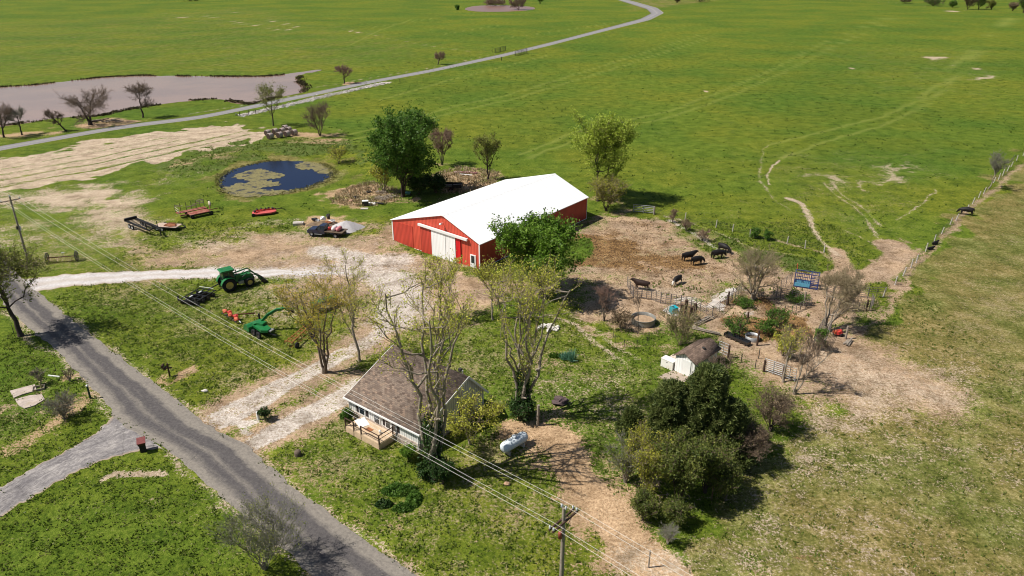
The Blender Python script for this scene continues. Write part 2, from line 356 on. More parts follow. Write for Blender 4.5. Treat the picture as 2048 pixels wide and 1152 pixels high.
# green pasture tracks and bare flecks
for a, b in (((1540, 290), (1552, 320)),):
    pass
for q in ([(1535, 290), (1640, 265), (1760, 235), (1840, 200), (1900, 140), (1950, 90), (1990, 60), (2025, 35)], [(1560, 318), (1660, 280), (1770, 250), (1850, 210), (1925, 140), (1975, 85), (2040, 35)],
          [(1040, 310), (1160, 260), (1330, 225), (1450, 180), (1540, 142), (1650, 85), (1760, 40)], [(1060, 316), (1180, 268), (1350, 232), (1470, 188), (1560, 148), (1670, 92), (1780, 42)],
          [(700, 270), (900, 215), (1024, 188), (1180, 140), (1400, 70)], [(700, 282), (910, 224), (1034, 196), (1200, 146), (1430, 72)], [(760, 200), (900, 160), (1100, 110)], [(1300, 640), (1420, 560)],
          [(980, 80), (1100, 65), (1250, 42)], [(700, 90), (760, 60), (820, 40)], [(740, 55), (880, 35)], [(880, 70), (1000, 50)]): line('track', q, 1.1, 1., .7)
poly('pale', [(1860, 120), (1895, 106), (1890, 112), (1865, 125)], .95, 1.); poly('pale', [(1935, 160), (1985, 158), (1980, 150), (1950, 145), (1940, 135), (1960, 150)], .9, 2)
poly('pale', [(1825, 158), (1840, 152), (1838, 156)], .9, 1.); poly('pale', [(1416, 183), (1430, 183), (1430, 185), (1417, 185)], 1., .6)
poly('pale', [(1895, 21), (1918, 21), (1918, 24), (1896, 23)], 1., 1.5); poly('track', [(1750, 37), (1800, 36), (1800, 40), (1755, 39)], .9, 3)
for x, y in ((1706, 122), (1715, 115), (1752, 124), (1706, 136), (1793, 150), (1812, 138), (1917, 110), (1902, 130), (1945, 137)): poly('pale', [(x - 4, y - 1), (x + 5, y - 1), (x + 4, y + 1), (x - 3, y + 1)], .9, 1.)
for q in ([(230, 15), (330, 8)], [(330, 27), (410, 45)], [(410, 32), (460, 42), (512, 52)], [(440, 18), (600, 55)], [(480, 45), (560, 60), (610, 58)], [(700, 62), (720, 66)]): line('pale', q, 2., .8, 1.2)
line('pale', [(660, 50), (780, 78), (900, 98), (960, 105)], 3, .4, 2); line('soil', [(520, 10), (680, 50), (800, 76), (900, 92)], 1., .4, .8)
poly('olive', [(-400, 190), (0, 172), (280, 148), (520, 150), (600, 140), (700, 150), (860, 110), (900, 95), (650, 45), (512, 8), (300, 30), (-400, 60)], .35, 12)
poly('wild', [(0, -40), (500, -40), (400, 20), (100, 60), (-300, 60)], .2, 20)
poly('olive', [(1260, 25), (1330, 15), (1450, 0), (1300, -30), (1240, -20)], .6, 8)
line('pale', [(600, 180), (730, 158), (860, 136), (1000, 106)], 1.2, .5, .8)
poly('mulch', [(0, 270), (60, 265), (120, 255), (110, 268), (0, 282)], .75, 2); poly('mulch', [(140, 246), (200, 238), (280, 240), (260, 250), (170, 262)], .8, 2)
poly('mulch', [(672, 166), (705, 162), (700, 168), (680, 170)], .9, .8)
line('dirt', [(1545, 566), (1640, 565), (1700, 558), (1750, 549), (1785, 530), (1800, 508), (1775, 488)], 4.5, 1.1, 1.)
line('dirt', [(1600, 690), (1700, 700), (1780, 750), (1850, 795)], 10, 1., 5.); line('pale', [(1700, 740), (1800, 790), (1880, 800)], 8, .62, 6.)
line('dirt', [(1560, 742), (1640, 770), (1740, 800)], 9, .8, 4.); line('dirt', [(320, 520), (430, 500), (560, 480), (700, 490)], 9, .85, 5.); line('dirt', [(180, 400), (270, 420), (290, 450), (250, 480), (290, 505), (380, 515)], 5, .7, 4.)
# thinly worn lawns, ragged pale areas
poly('worn', [(-300, 430), (300, 440), (760, 430), (1000, 560), (1200, 640), (1400, 720), (1560, 860), (1400, 1400), (560, 1400), (330, 800), (60, 590), (-300, 560)], .37, 6)
poly('worn', [(-300, 700), (210, 780), (210, 850), (0, 980), (-300, 1000)], .3, 4); poly('worn', [(0, 1100), (450, 1000), (560, 1100), (500, 1300), (0, 1300)], .2, 6)
poly('worn', [(1500, 300), (1900, 300), (1860, 480), (1700, 520), (1480, 480)], .26, 8); poly('worn', [(1600, 90), (2048, 90), (2048, 200), (1700, 200)], .2, 15)
poly('pale', [(130, 385), (300, 392), (330, 430), (290, 470), (300, 510), (240, 500), (150, 470)], .55, 3); poly('pale', [(-80, 440), (60, 455), (130, 480), (120, 520), (0, 500), (-80, 490)], .5, 3)
poly('pale', [(250, 330), (420, 350), (400, 380), (290, 372)], .3, 3); poly('pale', [(330, 480), (450, 470), (620, 450), (620, 475), (450, 500), (330, 510)], .45, 2)
poly('pale', [(430, 550), (620, 600), (700, 650), (620, 660), (520, 610), (420, 575)], .5, 3)
poly('pale', [(1190, 560), (1330, 545), (1440, 560), (1560, 600), (1440, 600), (1300, 590)], .5, 3); poly('pale', [(1570, 680), (1700, 700), (1760, 760), (1640, 760)], .5, 3)
_a = [(-200, 365), (0, 322), (230, 276), (380, 256), (470, 247)]; _b = [(-200, 420), (0, 380), (190, 352), (380, 305), (515, 283)]; _g = random.Random(3)
for i in range(16):
    f = .08 + .055 * i + _g.uniform(-.01, .01); u0 = _g.choice((0, 0, 1, 1)); line('pale', [(a[0] * (1 - f) + b[0] * f, a[1] * (1 - f) + b[1] * f) for a, b in list(zip(_a, _b))[u0:5 - _g.choice((0, 1))]], _g.uniform(.35, .7), -_g.uniform(.12, .5) - (.3 if i > 11 else 0), .4)
# pond surroundings and scrap corner
poly('wild', [(320, 330), (400, 300), (520, 282), (640, 275), (730, 290), (740, 330), (700, 320), (640, 305), (540, 310), (450, 325), (400, 345), (330, 350)], .8, 2)
poly('dirt', [(290, 350), (340, 345), (350, 360), (300, 365)], .5, 2); poly('mulch', [(360, 320), (470, 295), (520, 300), (440, 318), (380, 330)], .5, 1.5)
poly('olive', [(420, 360), (440, 330), (520, 312), (620, 310), (690, 330), (690, 352), (640, 380), (520, 402), (450, 395), (425, 378)], .95, 1.5)
poly('mulch', [(655, 400), (690, 378), (740, 365), (800, 385), (800, 400), (740, 412), (680, 410)], .85, 1.5)
poly('mulch', [(870, 350), (920, 335), (980, 345), (990, 365), (930, 385), (880, 380)], .85, 2)
poly('mulch', [(840, 395), (900, 375), (960, 372), (880, 402)], .5, 2)
poly('mulch', [(530, 275), (600, 262), (690, 270), (700, 285), (600, 288)], .6, 2)
poly('mulch', [(600, 440), (690, 432), (740, 445), (700, 460), (610, 462)], .8, 1.5)
poly('pale', [(470, 447), (600, 440), (600, 455), (470, 470)], .4, 2)
poly('mulch', [(1170, 385), (1250, 395), (1260, 425), (1190, 432)], .6, 2)
line('dirt', [(470, 345), (380, 360), (300, 372)], 1.5, .3, 1)
line('dirt', [(560, 258), (700, 286)], 2.5, .3, 1.)
line('gravel', [(485, 230), (562, 213), (640, 194), (700, 181), (775, 165)], 3., 1., .7); line('gravel', [(380, 228), (500, 208), (600, 190), (640, 184), (740, 160)], 1., .6, .6)
# ------------------------------------------------------------------ ground
def axis(a0, a1, st, lo, hi, g=1.035):
    mid = list(np.arange(a0, a1 + 1e-6, st)); s = st; r = [mid[-1]]
    while r[-1] < hi: s *= g; r.append(r[-1] + s)
    s = st; l = [mid[0]]
    while l[-1] > lo: s *= g; l.append(l[-1] - s)
    return np.array(l[:0:-1] + mid + r[1:])
ax = axis(-85, 90, .38, -1500, 1500); ay = axis(36, 180, .38, -60, 2600)
X, Y = np.meshgrid(ax, ay); Xf, Yf = X.ravel(), Y.ravel(); nx, ny = len(ax), len(ay)
idx = np.arange(nx * ny).reshape(ny, nx)
FQ = np.stack([idx[:-1, :-1], idx[:-1, 1:], idx[1:, 1:], idx[1:, :-1]], -1).reshape(-1, 4)
Zf = terrain(Xf, Yf)
def ground_mat():
    m, nt, p = newmat('ground_mat'); tc = nd(nt, 'ShaderNodeTexCoord').outputs['Object']
    big = noise(nt, tc, .035, 4, .6); mid = noise(nt, tc, .35, 5, .65); fine = noise(nt, tc, 2.6, 6, .75); fine2 = noise(nt, tc, 1.1, 6, .8)
    f = mth(nt, 'ADD', mth(nt, 'ADD', mth(nt, 'MULTIPLY', mid, .3), mth(nt, 'MULTIPLY', fine, .5)), mth(nt, 'MULTIPLY', noise(nt, tc, 9., 4, .9), .3))
    f = mth(nt, 'ADD', mth(nt, 'MULTIPLY', mth(nt, 'SUBTRACT', f, .55), 1.75), .5)
    g = ramp(nt, f, [(.3, (.022, .044, .004)), (.4, (.058, .096, .008)), (.5, (.1, .148, .013)), (.6, (.148, .194, .022)), (.69, (.19, .23, .035)), (.8, (.34, .3, .1))])
    g = mix(nt, g, mix(nt, g, (1.28, 1.05, 1.), 1., 'MULTIPLY'), ramp(nt, big, [(.42, (0, 0, 0)), (.58, (1, 1, 1))]))
    g = mix(nt, g, mix(nt, g, (.72, .86, .9), 1., 'MULTIPLY'), ramp(nt, noise(nt, tc, .014, 5, .6), [(.44, (0, 0, 0)), (.58, (1, 1, 1))]))
    clump = ramp(nt, noise(nt, tc, .9, 4, .75, (1, 1.4, 1)), [(.32, (.66, .7, .68)), (.41, (1, 1, 1))])
    g = mix(nt, g, clump, .85, 'MULTIPLY')
    def at(nm):
        a = nd(nt, 'ShaderNodeAttribute'); a.attribute_name = nm; return a.outputs['Fac']
    n1 = mth(nt, 'ADD', mth(nt, 'ADD', mth(nt, 'MULTIPLY', noise(nt, tc, .16, 5, .7), .22), mth(nt, 'MULTIPLY', noise(nt, tc, .9, 6, .8), .3)), mth(nt, 'MULTIPLY', noise(nt, tc, 4., 4, .8), .48))
    nn = mth(nt, 'ADD', mth(nt, 'MULTIPLY', mth(nt, 'SUBTRACT', n1, .5), 5.2), .5)
    def fac(nm, sharp=5., k=1.2): return mth(nt, 'MULTIPLY', mth(nt, 'SUBTRACT', mth(nt, 'MULTIPLY', at(nm), k), nn), sharp, clamp=True)
    v = mth(nt, 'ADD', mth(nt, 'MULTIPLY', mth(nt, 'SUBTRACT', noise(nt, tc, 3.5, 8, .95), .5), 1.9), .5); vb = noise(nt, tc, .22, 4, .6)
    def col(a, b, c=None, q=v): return ramp(nt, q, [(.34, a), (.5, b), (.66, c or b)])
    g = mix(nt, g, col((.15, .155, .03), (.23, .27, .05), (.3, .33, .09)), mth(nt, 'MULTIPLY', at('track'), .5))
    ol = ramp(nt, f, [(.3, (.05, .048, .012)), (.41, (.115, .105, .025)), (.5, (.185, .155, .047)), (.59, (.285, .225, .09)), (.7, (.48, .37, .2))])
    ol = mix(nt, ol, mix(nt, ol, (.68, .88, .65), 1., 'MULTIPLY'), ramp(nt, noise(nt, tc, .09, 5, .65), [(.42, (0, 0, 0)), (.6, (1, 1, 1))]))
    ol = mix(nt, ol, clump, .6, 'MULTIPLY')
    g = mix(nt, g, ol, fac('olive', 3.))
    wl = ramp(nt, v, [(.3, (.02, .042, .006)), (.42, (.045, .085, .01)), (.54, (.09, .14, .02)), (.68, (.25, .21, .1))])
    g = mix(nt, g, wl, fac('wild', 4.))
    g = mix(nt, g, col((.16, .13, .05), (.33, .26, .14), (.5, .4, .26)), mth(nt, 'MULTIPLY', fac('worn', 5.), .8))
    g = mix(nt, g, col((.2, .13, .075), (.42, .285, .17), (.58, .42, .27)), fac('mulch'))
    g = mix(nt, g, mix(nt, col((.16, .11, .07), (.33, .235, .16), (.47, .36, .26)), (1.2, 1.17, 1.1), ramp(nt, vb, [(.4, (0, 0, 0)), (.6, (1, 1, 1))]), 'MULTIPLY'), fac('dirt', 4., 1.08))
    g = mix(nt, g, col((.22, .16, .09), (.44, .345, .25), (.62, .52, .42)), fac('pale'))
    g = mix(nt, g, col((.27, .21, .165), (.5, .44, .39), (.68, .64, .59)), fac('gravel', 4.))
    so = ramp(nt, v, [(.34, (.06, .035, .02)), (.48, (.15, .085, .04)), (.58, (.32, .19, .08)), (.68, (.5, .34, .13))])
    g = mix(nt, g, so, fac('soil', 3.))
    bd = mth(nt, 'ADD', mth(nt, 'ADD', at('dirt'), at('mulch')), mth(nt, 'ADD', at('gravel'), at('pale')), clamp=True)
    g = mix(nt, g, mix(nt, g, ramp(nt, noise(nt, tc, .32, 7, .72), [(.36, (.58, .55, .5)), (.5, (.95, .94, .92)), (.62, (1.16, 1.16, 1.16))]), 1., 'MULTIPLY'), bd)
    g = mix(nt, g, mix(nt, g, (.5, .46, .42), 1., 'MULTIPLY'), mth(nt, 'MULTIPLY', mth(nt, 'ADD', at('dirt'), mth(nt, 'MULTIPLY', at('mulch'), .35), clamp=True), ramp(nt, noise(nt, tc, .8, 7, .85), [(.52, (0, 0, 0)), (.6, (.9, .9, .9))])))
    nt.links.new(g, p.inputs['Base Color']); p.inputs['Roughness'].default_value = .95; p.inputs['Specular IOR Level'].default_value = .1
    h = mth(nt, 'ADD', mth(nt, 'MULTIPLY', fine, .28), mth(nt, 'MULTIPLY', noise(nt, tc, .9, 4, .75, (1, 1.4, 1)), .55))
    bare = mth(nt, 'SUBTRACT', 1., mth(nt, 'MULTIPLY', mth(nt, 'ADD', mth(nt, 'ADD', at('dirt'), at('gravel')), mth(nt, 'ADD', at('pale'), at('mulch')), clamp=True), .7))
    bump(nt, p, mth(nt, 'MULTIPLY', h, bare), .65, 1.)
    return m
go = fast('ground', np.stack([Xf, Yf, Zf], 1), FQ, ground_mat())
M = evalm(Xf, Yf)
for c in CH:
    a = go.data.attributes.new(c, 'FLOAT', 'POINT'); a.data.foreach_set('value', M[c].astype(np.float32))
struct(go, 'green pasture and farmyard ground')
# ------------------------------------------------------------------ roads and water sheets
def resample(P, n):
    P = np.asarray(P, float); s = np.r_[0, np.cumsum(np.hypot(*np.diff(P, axis=0).T))]; t = np.linspace(0, s[-1], n)
    # smooth
    Q = np.stack([np.interp(t, s, P[:, 0]), np.interp(t, s, P[:, 1])], 1)
    for _ in range(max(2, n // 60)): Q[1:-1] = (Q[:-2] + 2 * Q[1:-1] + Q[2:]) / 4
    return Q
def strip(name, L, Rr, m, z=.03, n=200, k=13, jit=.12, label=None):
    L, Rr = resample(P2(L), n), resample(P2(Rr), n); rnd = np.random.default_rng(len(name)); V = []; UV = []
    jl = np.convolve(rnd.normal(0, jit, n + 4), np.ones(3) / 2, 'same')[2:-2]; jr = np.convolve(rnd.normal(0, jit, n + 4), np.ones(3) / 2, 'same')[2:-2]
    wid = np.hypot(*(Rr - L).T); s = np.r_[0, np.cumsum(np.hypot(*np.diff((L + Rr) / 2, axis=0).T))]
    for i in range(n):
        d = (Rr[i] - L[i]) / (wid[i] + 1e-9); a, b = L[i] + d * jl[i], Rr[i] + d * jr[i]
        for j in range(k):
            t = j / (k - 1); q = a + (b - a) * t; V.append((q[0], q[1], float(terrain(*q)) + z + (.0 if 0 < j < k - 1 else -.02))); UV.append((t, s[i]))
    I = np.arange(n * k).reshape(n, k); F = np.stack([I[:-1, :-1], I[1:, :-1], I[1:, 1:], I[:-1, 1:]], -1).reshape(-1, 4)
    o = fast(name, V, F, m, uv=UV); return struct(o, label)
def fillpoly(name, pts, m, z, cell=.5, jit=0., kind='structure', label=None, raw=False, parent=None, smoothn=2):
    P = np.array(pts, float) if raw else P2(pts)
    for _ in range(smoothn):                                        # Chaikin
        Q = np.roll(P, -1, 0); P = np.stack([P * .75 + Q * .25, P * .25 + Q * .75], 1).reshape(-1, 2)
    out = []; rnd = random.Random(len(pts) * 7 + int(z * 1000))
    for i in range(len(P)):
        a, b = P[i], P[(i + 1) % len(P)]; L = math.hypot(*(b - a)); k = max(1, int(L / cell)); nn_ = np.array([-(b - a)[1], (b - a)[0]]) / (L + 1e-9)
        for j in range(k): out.append(a + (b - a) * j / k + nn_ * rnd.gauss(0, jit))
    mb = bpy.data.meshes.new(name); n = len(out)
    import bmesh
    bm = bmesh.new(); vs = [bm.verts.new((p[0], p[1], z)) for p in out]
    es = [bm.edges.new((vs[i], vs[(i + 1) % n])) for i in range(n)]
    r = bmesh.ops.triangle_fill(bm, edges=es, use_beauty=True, use_dissolve=False)
    for f in bm.faces:
        if f.normal.z < 0: f.normal_flip()
    bm.to_mesh(mb); bm.free(); mb.materials.append(m); o = bpy.data.objects.new(name, mb); C.objects.link(o)
    if parent: o.parent = parent
    if kind: o['kind'] = kind
    if label or kind == 'structure': o['label'] = label or name
    return o
def road_mat(name, mode):
    m, nt, p = newmat(name); tcn = nd(nt, 'ShaderNodeTexCoord'); tc = tcn.outputs['Object']; uv = tcn.outputs['UV']
    sep = nd(nt, 'ShaderNodeSeparateXYZ'); nt.links.new(uv, sep.inputs[0]); u = sep.outputs[0]
    n1 = noise(nt, tc, .5, 6, .7); n2 = noise(nt, tc, 3.5, 5, .8); nl = noise(nt, uv, 1., 5, .65, (7, .09, 1)); ns = noise(nt, uv, 1., 6, .7, (22, .5, 1))
    if mode == 'road':
        tan = ramp(nt, n2, [(.3, (.155, .14, .12)), (.6, (.25, .222, .19))]); dark = ramp(nt, n2, [(.3, (.055, .05, .052)), (.65, (.115, .105, .102))])
        uu = mth(nt, 'ADD', u, mth(nt, 'MULTIPLY', mth(nt, 'SUBTRACT', n1, .5), .16))
        band = ramp(nt, uu, [(0, (0, 0, 0)), (.12, (0, 0, 0)), (.22, (.75, .75, .75)), (.33, (1.2, 1.2, 1.2)), (.44, (.45, .45, .45)), (.57, (1.3, 1.3, 1.3)), (.7, (1.1, 1.1, 1.1)), (.8, (.0, .0, .0)), (1, (0, 0, 0))])
        f = mth(nt, 'ADD', band, mth(nt, 'MULTIPLY', mth(nt, 'SUBTRACT', nl, .5), 1.7)); f = mth(nt, 'ADD', f, mth(nt, 'MULTIPLY', mth(nt, 'SUBTRACT', ns, .5), .8), clamp=True)
        c = mix(nt, tan, dark, f)
        c = mix(nt, c, (.3, .26, .2), ramp(nt, noise(nt, tc, 5, 3, .8), [(.66, (0, 0, 0)), (.72, (1, 1, 1))]))
    elif mode == 'drive':
        c = ramp(nt, mth(nt, 'ADD', mth(nt, 'MULTIPLY', n1, .5), mth(nt, 'MULTIPLY', ns, .5)), [(.36, (.13, .12, .125)), (.5, (.26, .24, .235)), (.62, (.43, .395, .37))])
        c = mix(nt, c, ramp(nt, n2, [(.35, (.6, .6, .6)), (.6, (1, 1, 1))]), 1., 'MULTIPLY')
        edge = ramp(nt, mth(nt, 'ADD', u, mth(nt, 'MULTIPLY', mth(nt, 'SUBTRACT', n1, .5), .1)), [(0, (1, 1, 1)), (.05, (0, 0, 0)), (.93, (0, 0, 0)), (.99, (1, 1, 1))])
        c = mix(nt, c, (.38, .29, .2), mth(nt, 'MULTIPLY', edge, .8))
    elif mode == 'lane':
        c = ramp(nt, n2, [(.3, (.15, .145, .15)), (.65, (.26, .25, .25))])
        mid = ramp(nt, mth(nt, 'ADD', u, mth(nt, 'MULTIPLY', mth(nt, 'SUBTRACT', n1, .5), .1)), [(.0, (.5, .45, .4)), (.1, (1, 1, 1)), (.42, (1.1, 1.1, 1.1)), (.5, (1.35, 1.3, 1.25)), (.6, (1.05, 1.05, 1.05)), (.9, (1, 1, 1)), (1, (1.5, 1.4, 1.2))])
        c = mix(nt, c, mid, 1., 'MULTIPLY')
    elif mode == 'gravel':
        c = ramp(nt, mth(nt, 'ADD', mth(nt, 'MULTIPLY', n1, .4), mth(nt, 'MULTIPLY', n2, .6)), [(.34, (.33, .3, .28)), (.48, (.5, .47, .46)), (.62, (.64, .62, .61))])
        edge = ramp(nt, mth(nt, 'ADD', u, mth(nt, 'MULTIPLY', mth(nt, 'SUBTRACT', n1, .5), .3)), [(0, (1, 1, 1)), (.16, (.15, .15, .15)), (.3, (0, 0, 0)), (.46, (.45, .45, .45)), (.54, (.45, .45, .45)), (.7, (0, 0, 0)), (.84, (.15, .15, .15)), (1, (1, 1, 1))])
        c = mix(nt, c, (.36, .28, .2), mth(nt, 'MULTIPLY', edge, .85))
    if mode in ('road', 'drive'):                                   # cracks
        vo = nd(nt, 'ShaderNodeTexVoronoi', feature='DISTANCE_TO_EDGE'); vo.inputs['Scale'].default_value = .28
        wv = mix(nt, tc, noise(nt, tc, .6, 5, .7), .5); nt.links.new(wv, vo.inputs['Vector'])
        c = mix(nt, c, (.06, .055, .05), mth(nt, 'MULTIPLY', ramp(nt, vo.outputs[0], [(.003, (1, 1, 1)), (.009, (0, 0, 0))]), .28))
    nt.links.new(c, p.inputs['Base Color']); p.inputs['Roughness'].default_value = .9; p.inputs['Specular IOR Level'].default_value = .2
    bump(nt, p, n2, .03); return m
strip('road', [(-260, 440), (-60, 545), (-5, 592), (40, 640), (75, 672), (121, 708), (152, 744), (198, 788), (222, 828), (255, 858), (330, 897), (400, 958), (450, 1000), (520, 1062), (625, 1152), (780, 1300)],
      [(-200, 415), (0, 512), (60, 570), (100, 605), (160, 652), (240, 716), (330, 780), (372, 815), (425, 858), (490, 888), (560, 952), (620, 1000), (690, 1052), (832, 1152), (1010, 1300)], road_mat('asphalt_road', 'road'), .05, 320, 15, label='two lane rural asphalt road')
strip('paved_driveway', [(228, 826), (215, 842), (190, 868), (130, 902), (60, 940), (0, 975), (-160, 1060)], [(345, 912), (325, 897), (285, 900), (200, 922), (130, 956), (60, 997), (0, 1033), (-160, 1130)], road_mat('asphalt_worn', 'drive'), .03, 120, 11, label='worn grey paved driveway')
strip('lane', [(-260, 342), (0, 292), (100, 275), (250, 249), (400, 232), (500, 211), (620, 186), (740, 161), (860, 139), (1000, 109), (1100, 85), (1200, 59), (1280, 38), (1302, 27), (1293, 18), (1255, 6), (1225, -3)],
      [(-260, 355), (0, 301), (100, 283), (250, 256), (400, 239), (500, 218), (620, 193), (740, 167), (860, 145), (1000, 115), (1100, 91), (1200, 65), (1300, 40), (1328, 26), (1315, 16), (1272, 4), (1240, -4)], road_mat('asphalt_lane', 'lane'), .04, 260, 7, .06, 'narrow paved lane across the pastures')
strip('gravel_driveway', [(12, 562), (60, 556), (130, 549), (220, 544), (300, 541), (440, 536), (520, 538), (600, 540), (690, 545)], [(30, 596), (88, 580), (150, 572), (220, 568), (300, 560), (440, 556), (520, 555), (600, 551), (690, 547)], road_mat('white_gravel', 'gravel'), .035, 120, 9, .2, 'white gravel driveway')
def water_mat(name, col, rough, spec=.5, col2=None, sc=.1, bmp=.02, bs=3.):
    m, nt, p = newmat(name); tc = nd(nt, 'ShaderNodeTexCoord').outputs['Object']
    nt.links.new(ramp(nt, noise(nt, tc, sc, 4, .6), [(.4, col2 or col), (.6, col)]), p.inputs['Base Color'])
    p.inputs['Roughness'].default_value = rough; p.inputs['Specular IOR Level'].default_value = spec
    bump(nt, p, noise(nt, tc, bs, 4, .6), bmp); return m
fillpoly('flooded_pond', [(-200, 200), (0, 174), (60, 171), (130, 163), (200, 155), (280, 151), (350, 152), (450, 153), (520, 153), (560, 150), (600, 144), (640, 139), (645, 141), (600, 149), (588, 154), (600, 163), (614, 176), (606, 186), (560, 194), (500, 209), (470, 208), (452, 200), (420, 198), (350, 205), (300, 212), (240, 222), (200, 232), (150, 233), (90, 239), (60, 246), (0, 254), (-200, 285)],
         water_mat('muddy_water', (.34, .22, .165), .09, .3, (.29, .19, .15), .03, .02), .03, 1.5, .35, label='muddy brown flooded pond')
for i, q in enumerate([[(450, 200), (470, 194), (500, 200), (498, 208), (470, 208)]]):
    fillpoly('flooded_pond', q, MATS['muddy_water'], .06, 1., .2, label='shallow end of muddy pond')
fillpoly('round_pond', [(434, 372), (442, 350), (475, 336), (530, 322), (600, 322), (650, 330), (670, 344), (655, 362), (620, 376), (560, 388), (500, 393), (455, 389)], water_mat('sky_tinted_water', (.005, .009, .035), .04, .2, None, .1, .01), .05, .8, .12, label='small round pond of dark water tinted with the sky reflection')  # navy base colour paints in the reflection of the upper sky
m, nt, p = newmat('algae'); tc = nd(nt, 'ShaderNodeTexCoord').outputs['Object']; _c = ramp(nt, noise(nt, tc, 2.5, 6, .8), [(.38, (.1, .09, .035)), (.62, (.235, .2, .075))])
nt.links.new(mix(nt, _c, (.012, .016, .03), ramp(nt, noise(nt, tc, .55, 7, .7), [(.54, (0, 0, 0)), (.6, (1, 1, 1))])), p.inputs['Base Color']); p.inputs['Roughness'].default_value = .8; algae = m
_unused = mat('algae_plain', (.2, .175, .06), .85, scale=1.6, bmp=.05, col2=(.07, .075, .03))
fillpoly('pond_algae', [(462, 352), (500, 340), (520, 338), (545, 344), (572, 352), (560, 358), (530, 358), (540, 362), (566, 367), (560, 372), (528, 374), (522, 379), (545, 381), (600, 379), (640, 368), (668, 350), (674, 347), (655, 364), (620, 378), (560, 390), (500, 395), (452, 390), (440, 376), (462, 372), (480, 366), (500, 366), (492, 360), (478, 358)], algae, .075, .45, .3, 'stuff', 'olive algae mat on the near half of the round pond', smoothn=1)
fillpoly('pond_algae', [(588, 334), (600, 325), (630, 324), (655, 332), (668, 344), (640, 350), (630, 338), (600, 341)], algae, .075, .45, .3, 'stuff', 'olive algae patch at the far right of the round pond', smoothn=1)
fillpoly('far_pond', [(925, 18), (945, 12), (990, 10), (1050, 12), (1075, 16), (1060, 21), (1000, 24), (945, 23)], water_mat('brown_water', (.25, .14, .11), .3, .4), .04, 2., .5, label='reddish brown pond far away')
line_m = None
conc = mat('concrete', (.55, .5, .45), .85, scale=1.5, bmp=.02, var=.3)
concw = mat('white_concrete', (.54, .49, .44), .85, scale=1.2, bmp=.02, dirt=((.4, .28, .18), .6))
# ------------------------------------------------------------------ common materials
WHITE = mat('white_paint', (.78, .78, .76), .45, var=.06, scale=1.)
BLACKM = mat('black_steel', (.018, .018, .02), .45, var=.4, spec=.4)
DARK = mat('dark_metal', (.05, .048, .045), .6, var=.4, dirt=((.14, .07, .035), .5))
GALV = mat('galvanised_steel', (.42, .43, .44), .45, .4, var=.3, scale=5)
PIPE = mat('weathered_pipe', (.12, .09, .075), .7, var=.4, dirt=((.2, .08, .04), .6))
RUST = mat('rusty_iron', (.3, .11, .05), .85, var=.5, scale=6)
RUBBER = mat('tyre_rubber', (.02, .02, .022), .85, var=.3)
WOOD = mat('weathered_wood', (.32, .27, .22), .85, var=.4, scale=4, bmp=.01)
DECKW = mat('new_deck_wood', (.56, .42, .28), .7, var=.2, scale=3)
DWOOD = mat('dark_timber', (.085, .05, .035), .85, var=.4, scale=4, bmp=.01)
GLASS = mat('dark_glass', (.02, .028, .035), .08, var=.2, spec=.7)
GREENP = mat('green_machine_paint', (.012, .17, .045), .42, var=.35, spec=.45, dirt=((.14, .13, .07), .45))
YEL = mat('yellow_rim_paint', (.62, .47, .12), .5, var=.3, dirt=((.3, .2, .12), .6))
REDM = mat('red_machine_paint', (.5, .045, .035), .45, var=.3, dirt=((.35, .16, .1), .6))
ORANGE = mat('faded_orange_paint', (.62, .13, .06), .55, var=.3, dirt=((.5, .3, .15), .5))
BARK = mat('brown_bark', (.15, .115, .085), .9, var=.5, scale=8, bmp=.03)
BARKG = mat('grey_bark', (.32, .27, .21), .9, var=.45, scale=8, bmp=.03)
BARKD = mat('dark_bark', (.075, .055, .045), .9, var=.4, scale=8, bmp=.03)
TWIG = mat('brown_twigs', (.2, .145, .105), .9, var=.35, scale=3)
TWIGP = mat('pinkish_twigs', (.27, .17, .13), .9, var=.3, scale=3)
TWIGT = mat('tan_twigs', (.33, .27, .16), .9, var=.3, scale=3)
TWIGG = mat('grey_twigs', (.24, .23, .18), .9, var=.3, scale=3)
# ------------------------------------------------------------------ barn
a = -.652; th = thing('red_barn', 'long red metal barn with white roof and a white sliding door', 'barn', (-18.722, 107.638, 0), a)
W_, L_, eh, rh, s_ = 17.76, 28.77, 3.85, 6.75, .613
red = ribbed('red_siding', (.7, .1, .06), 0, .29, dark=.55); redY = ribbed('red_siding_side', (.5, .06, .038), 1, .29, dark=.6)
redd = ribbed('red_siding_door', (.58, .07, .045), 0, .29, dark=.55); redb = ribbed('bright_red_siding', (.72, .015, .02), 0, .29, dark=.7)
wdoor = ribbed('white_siding', (.9, .9, .89), 0, .29, dark=.82, var=.1)
roofm = ribbed('white_metal_roof', (.93, .93, .92), 1, .9, dark=.93, depth=.01, var=.05, rough=.4)
f1 = MB(); f1.add([(0, 0, -.6), (W_, 0, -.6), (W_, 0, eh), (s_ * W_, 0, rh), (0, 0, eh)], [(0, 1, 2, 3, 4)]); f1.build('wall', red, th); f1 = MB(); f1.add([(0, L_, -.6), (W_, L_, -.6), (W_, L_, eh), (s_ * W_, L_, rh), (0, L_, eh)], [(4, 3, 2, 1, 0)]); f1.build('wall', red, th)
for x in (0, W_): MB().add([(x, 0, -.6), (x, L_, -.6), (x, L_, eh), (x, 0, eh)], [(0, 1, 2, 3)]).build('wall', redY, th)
rf = MB(); o_ = .22
def roofz(x): return eh + (rh - eh) * x / (s_ * W_) if x < s_ * W_ else rh - (rh - eh) * (x - s_ * W_) / (W_ * (1 - s_))
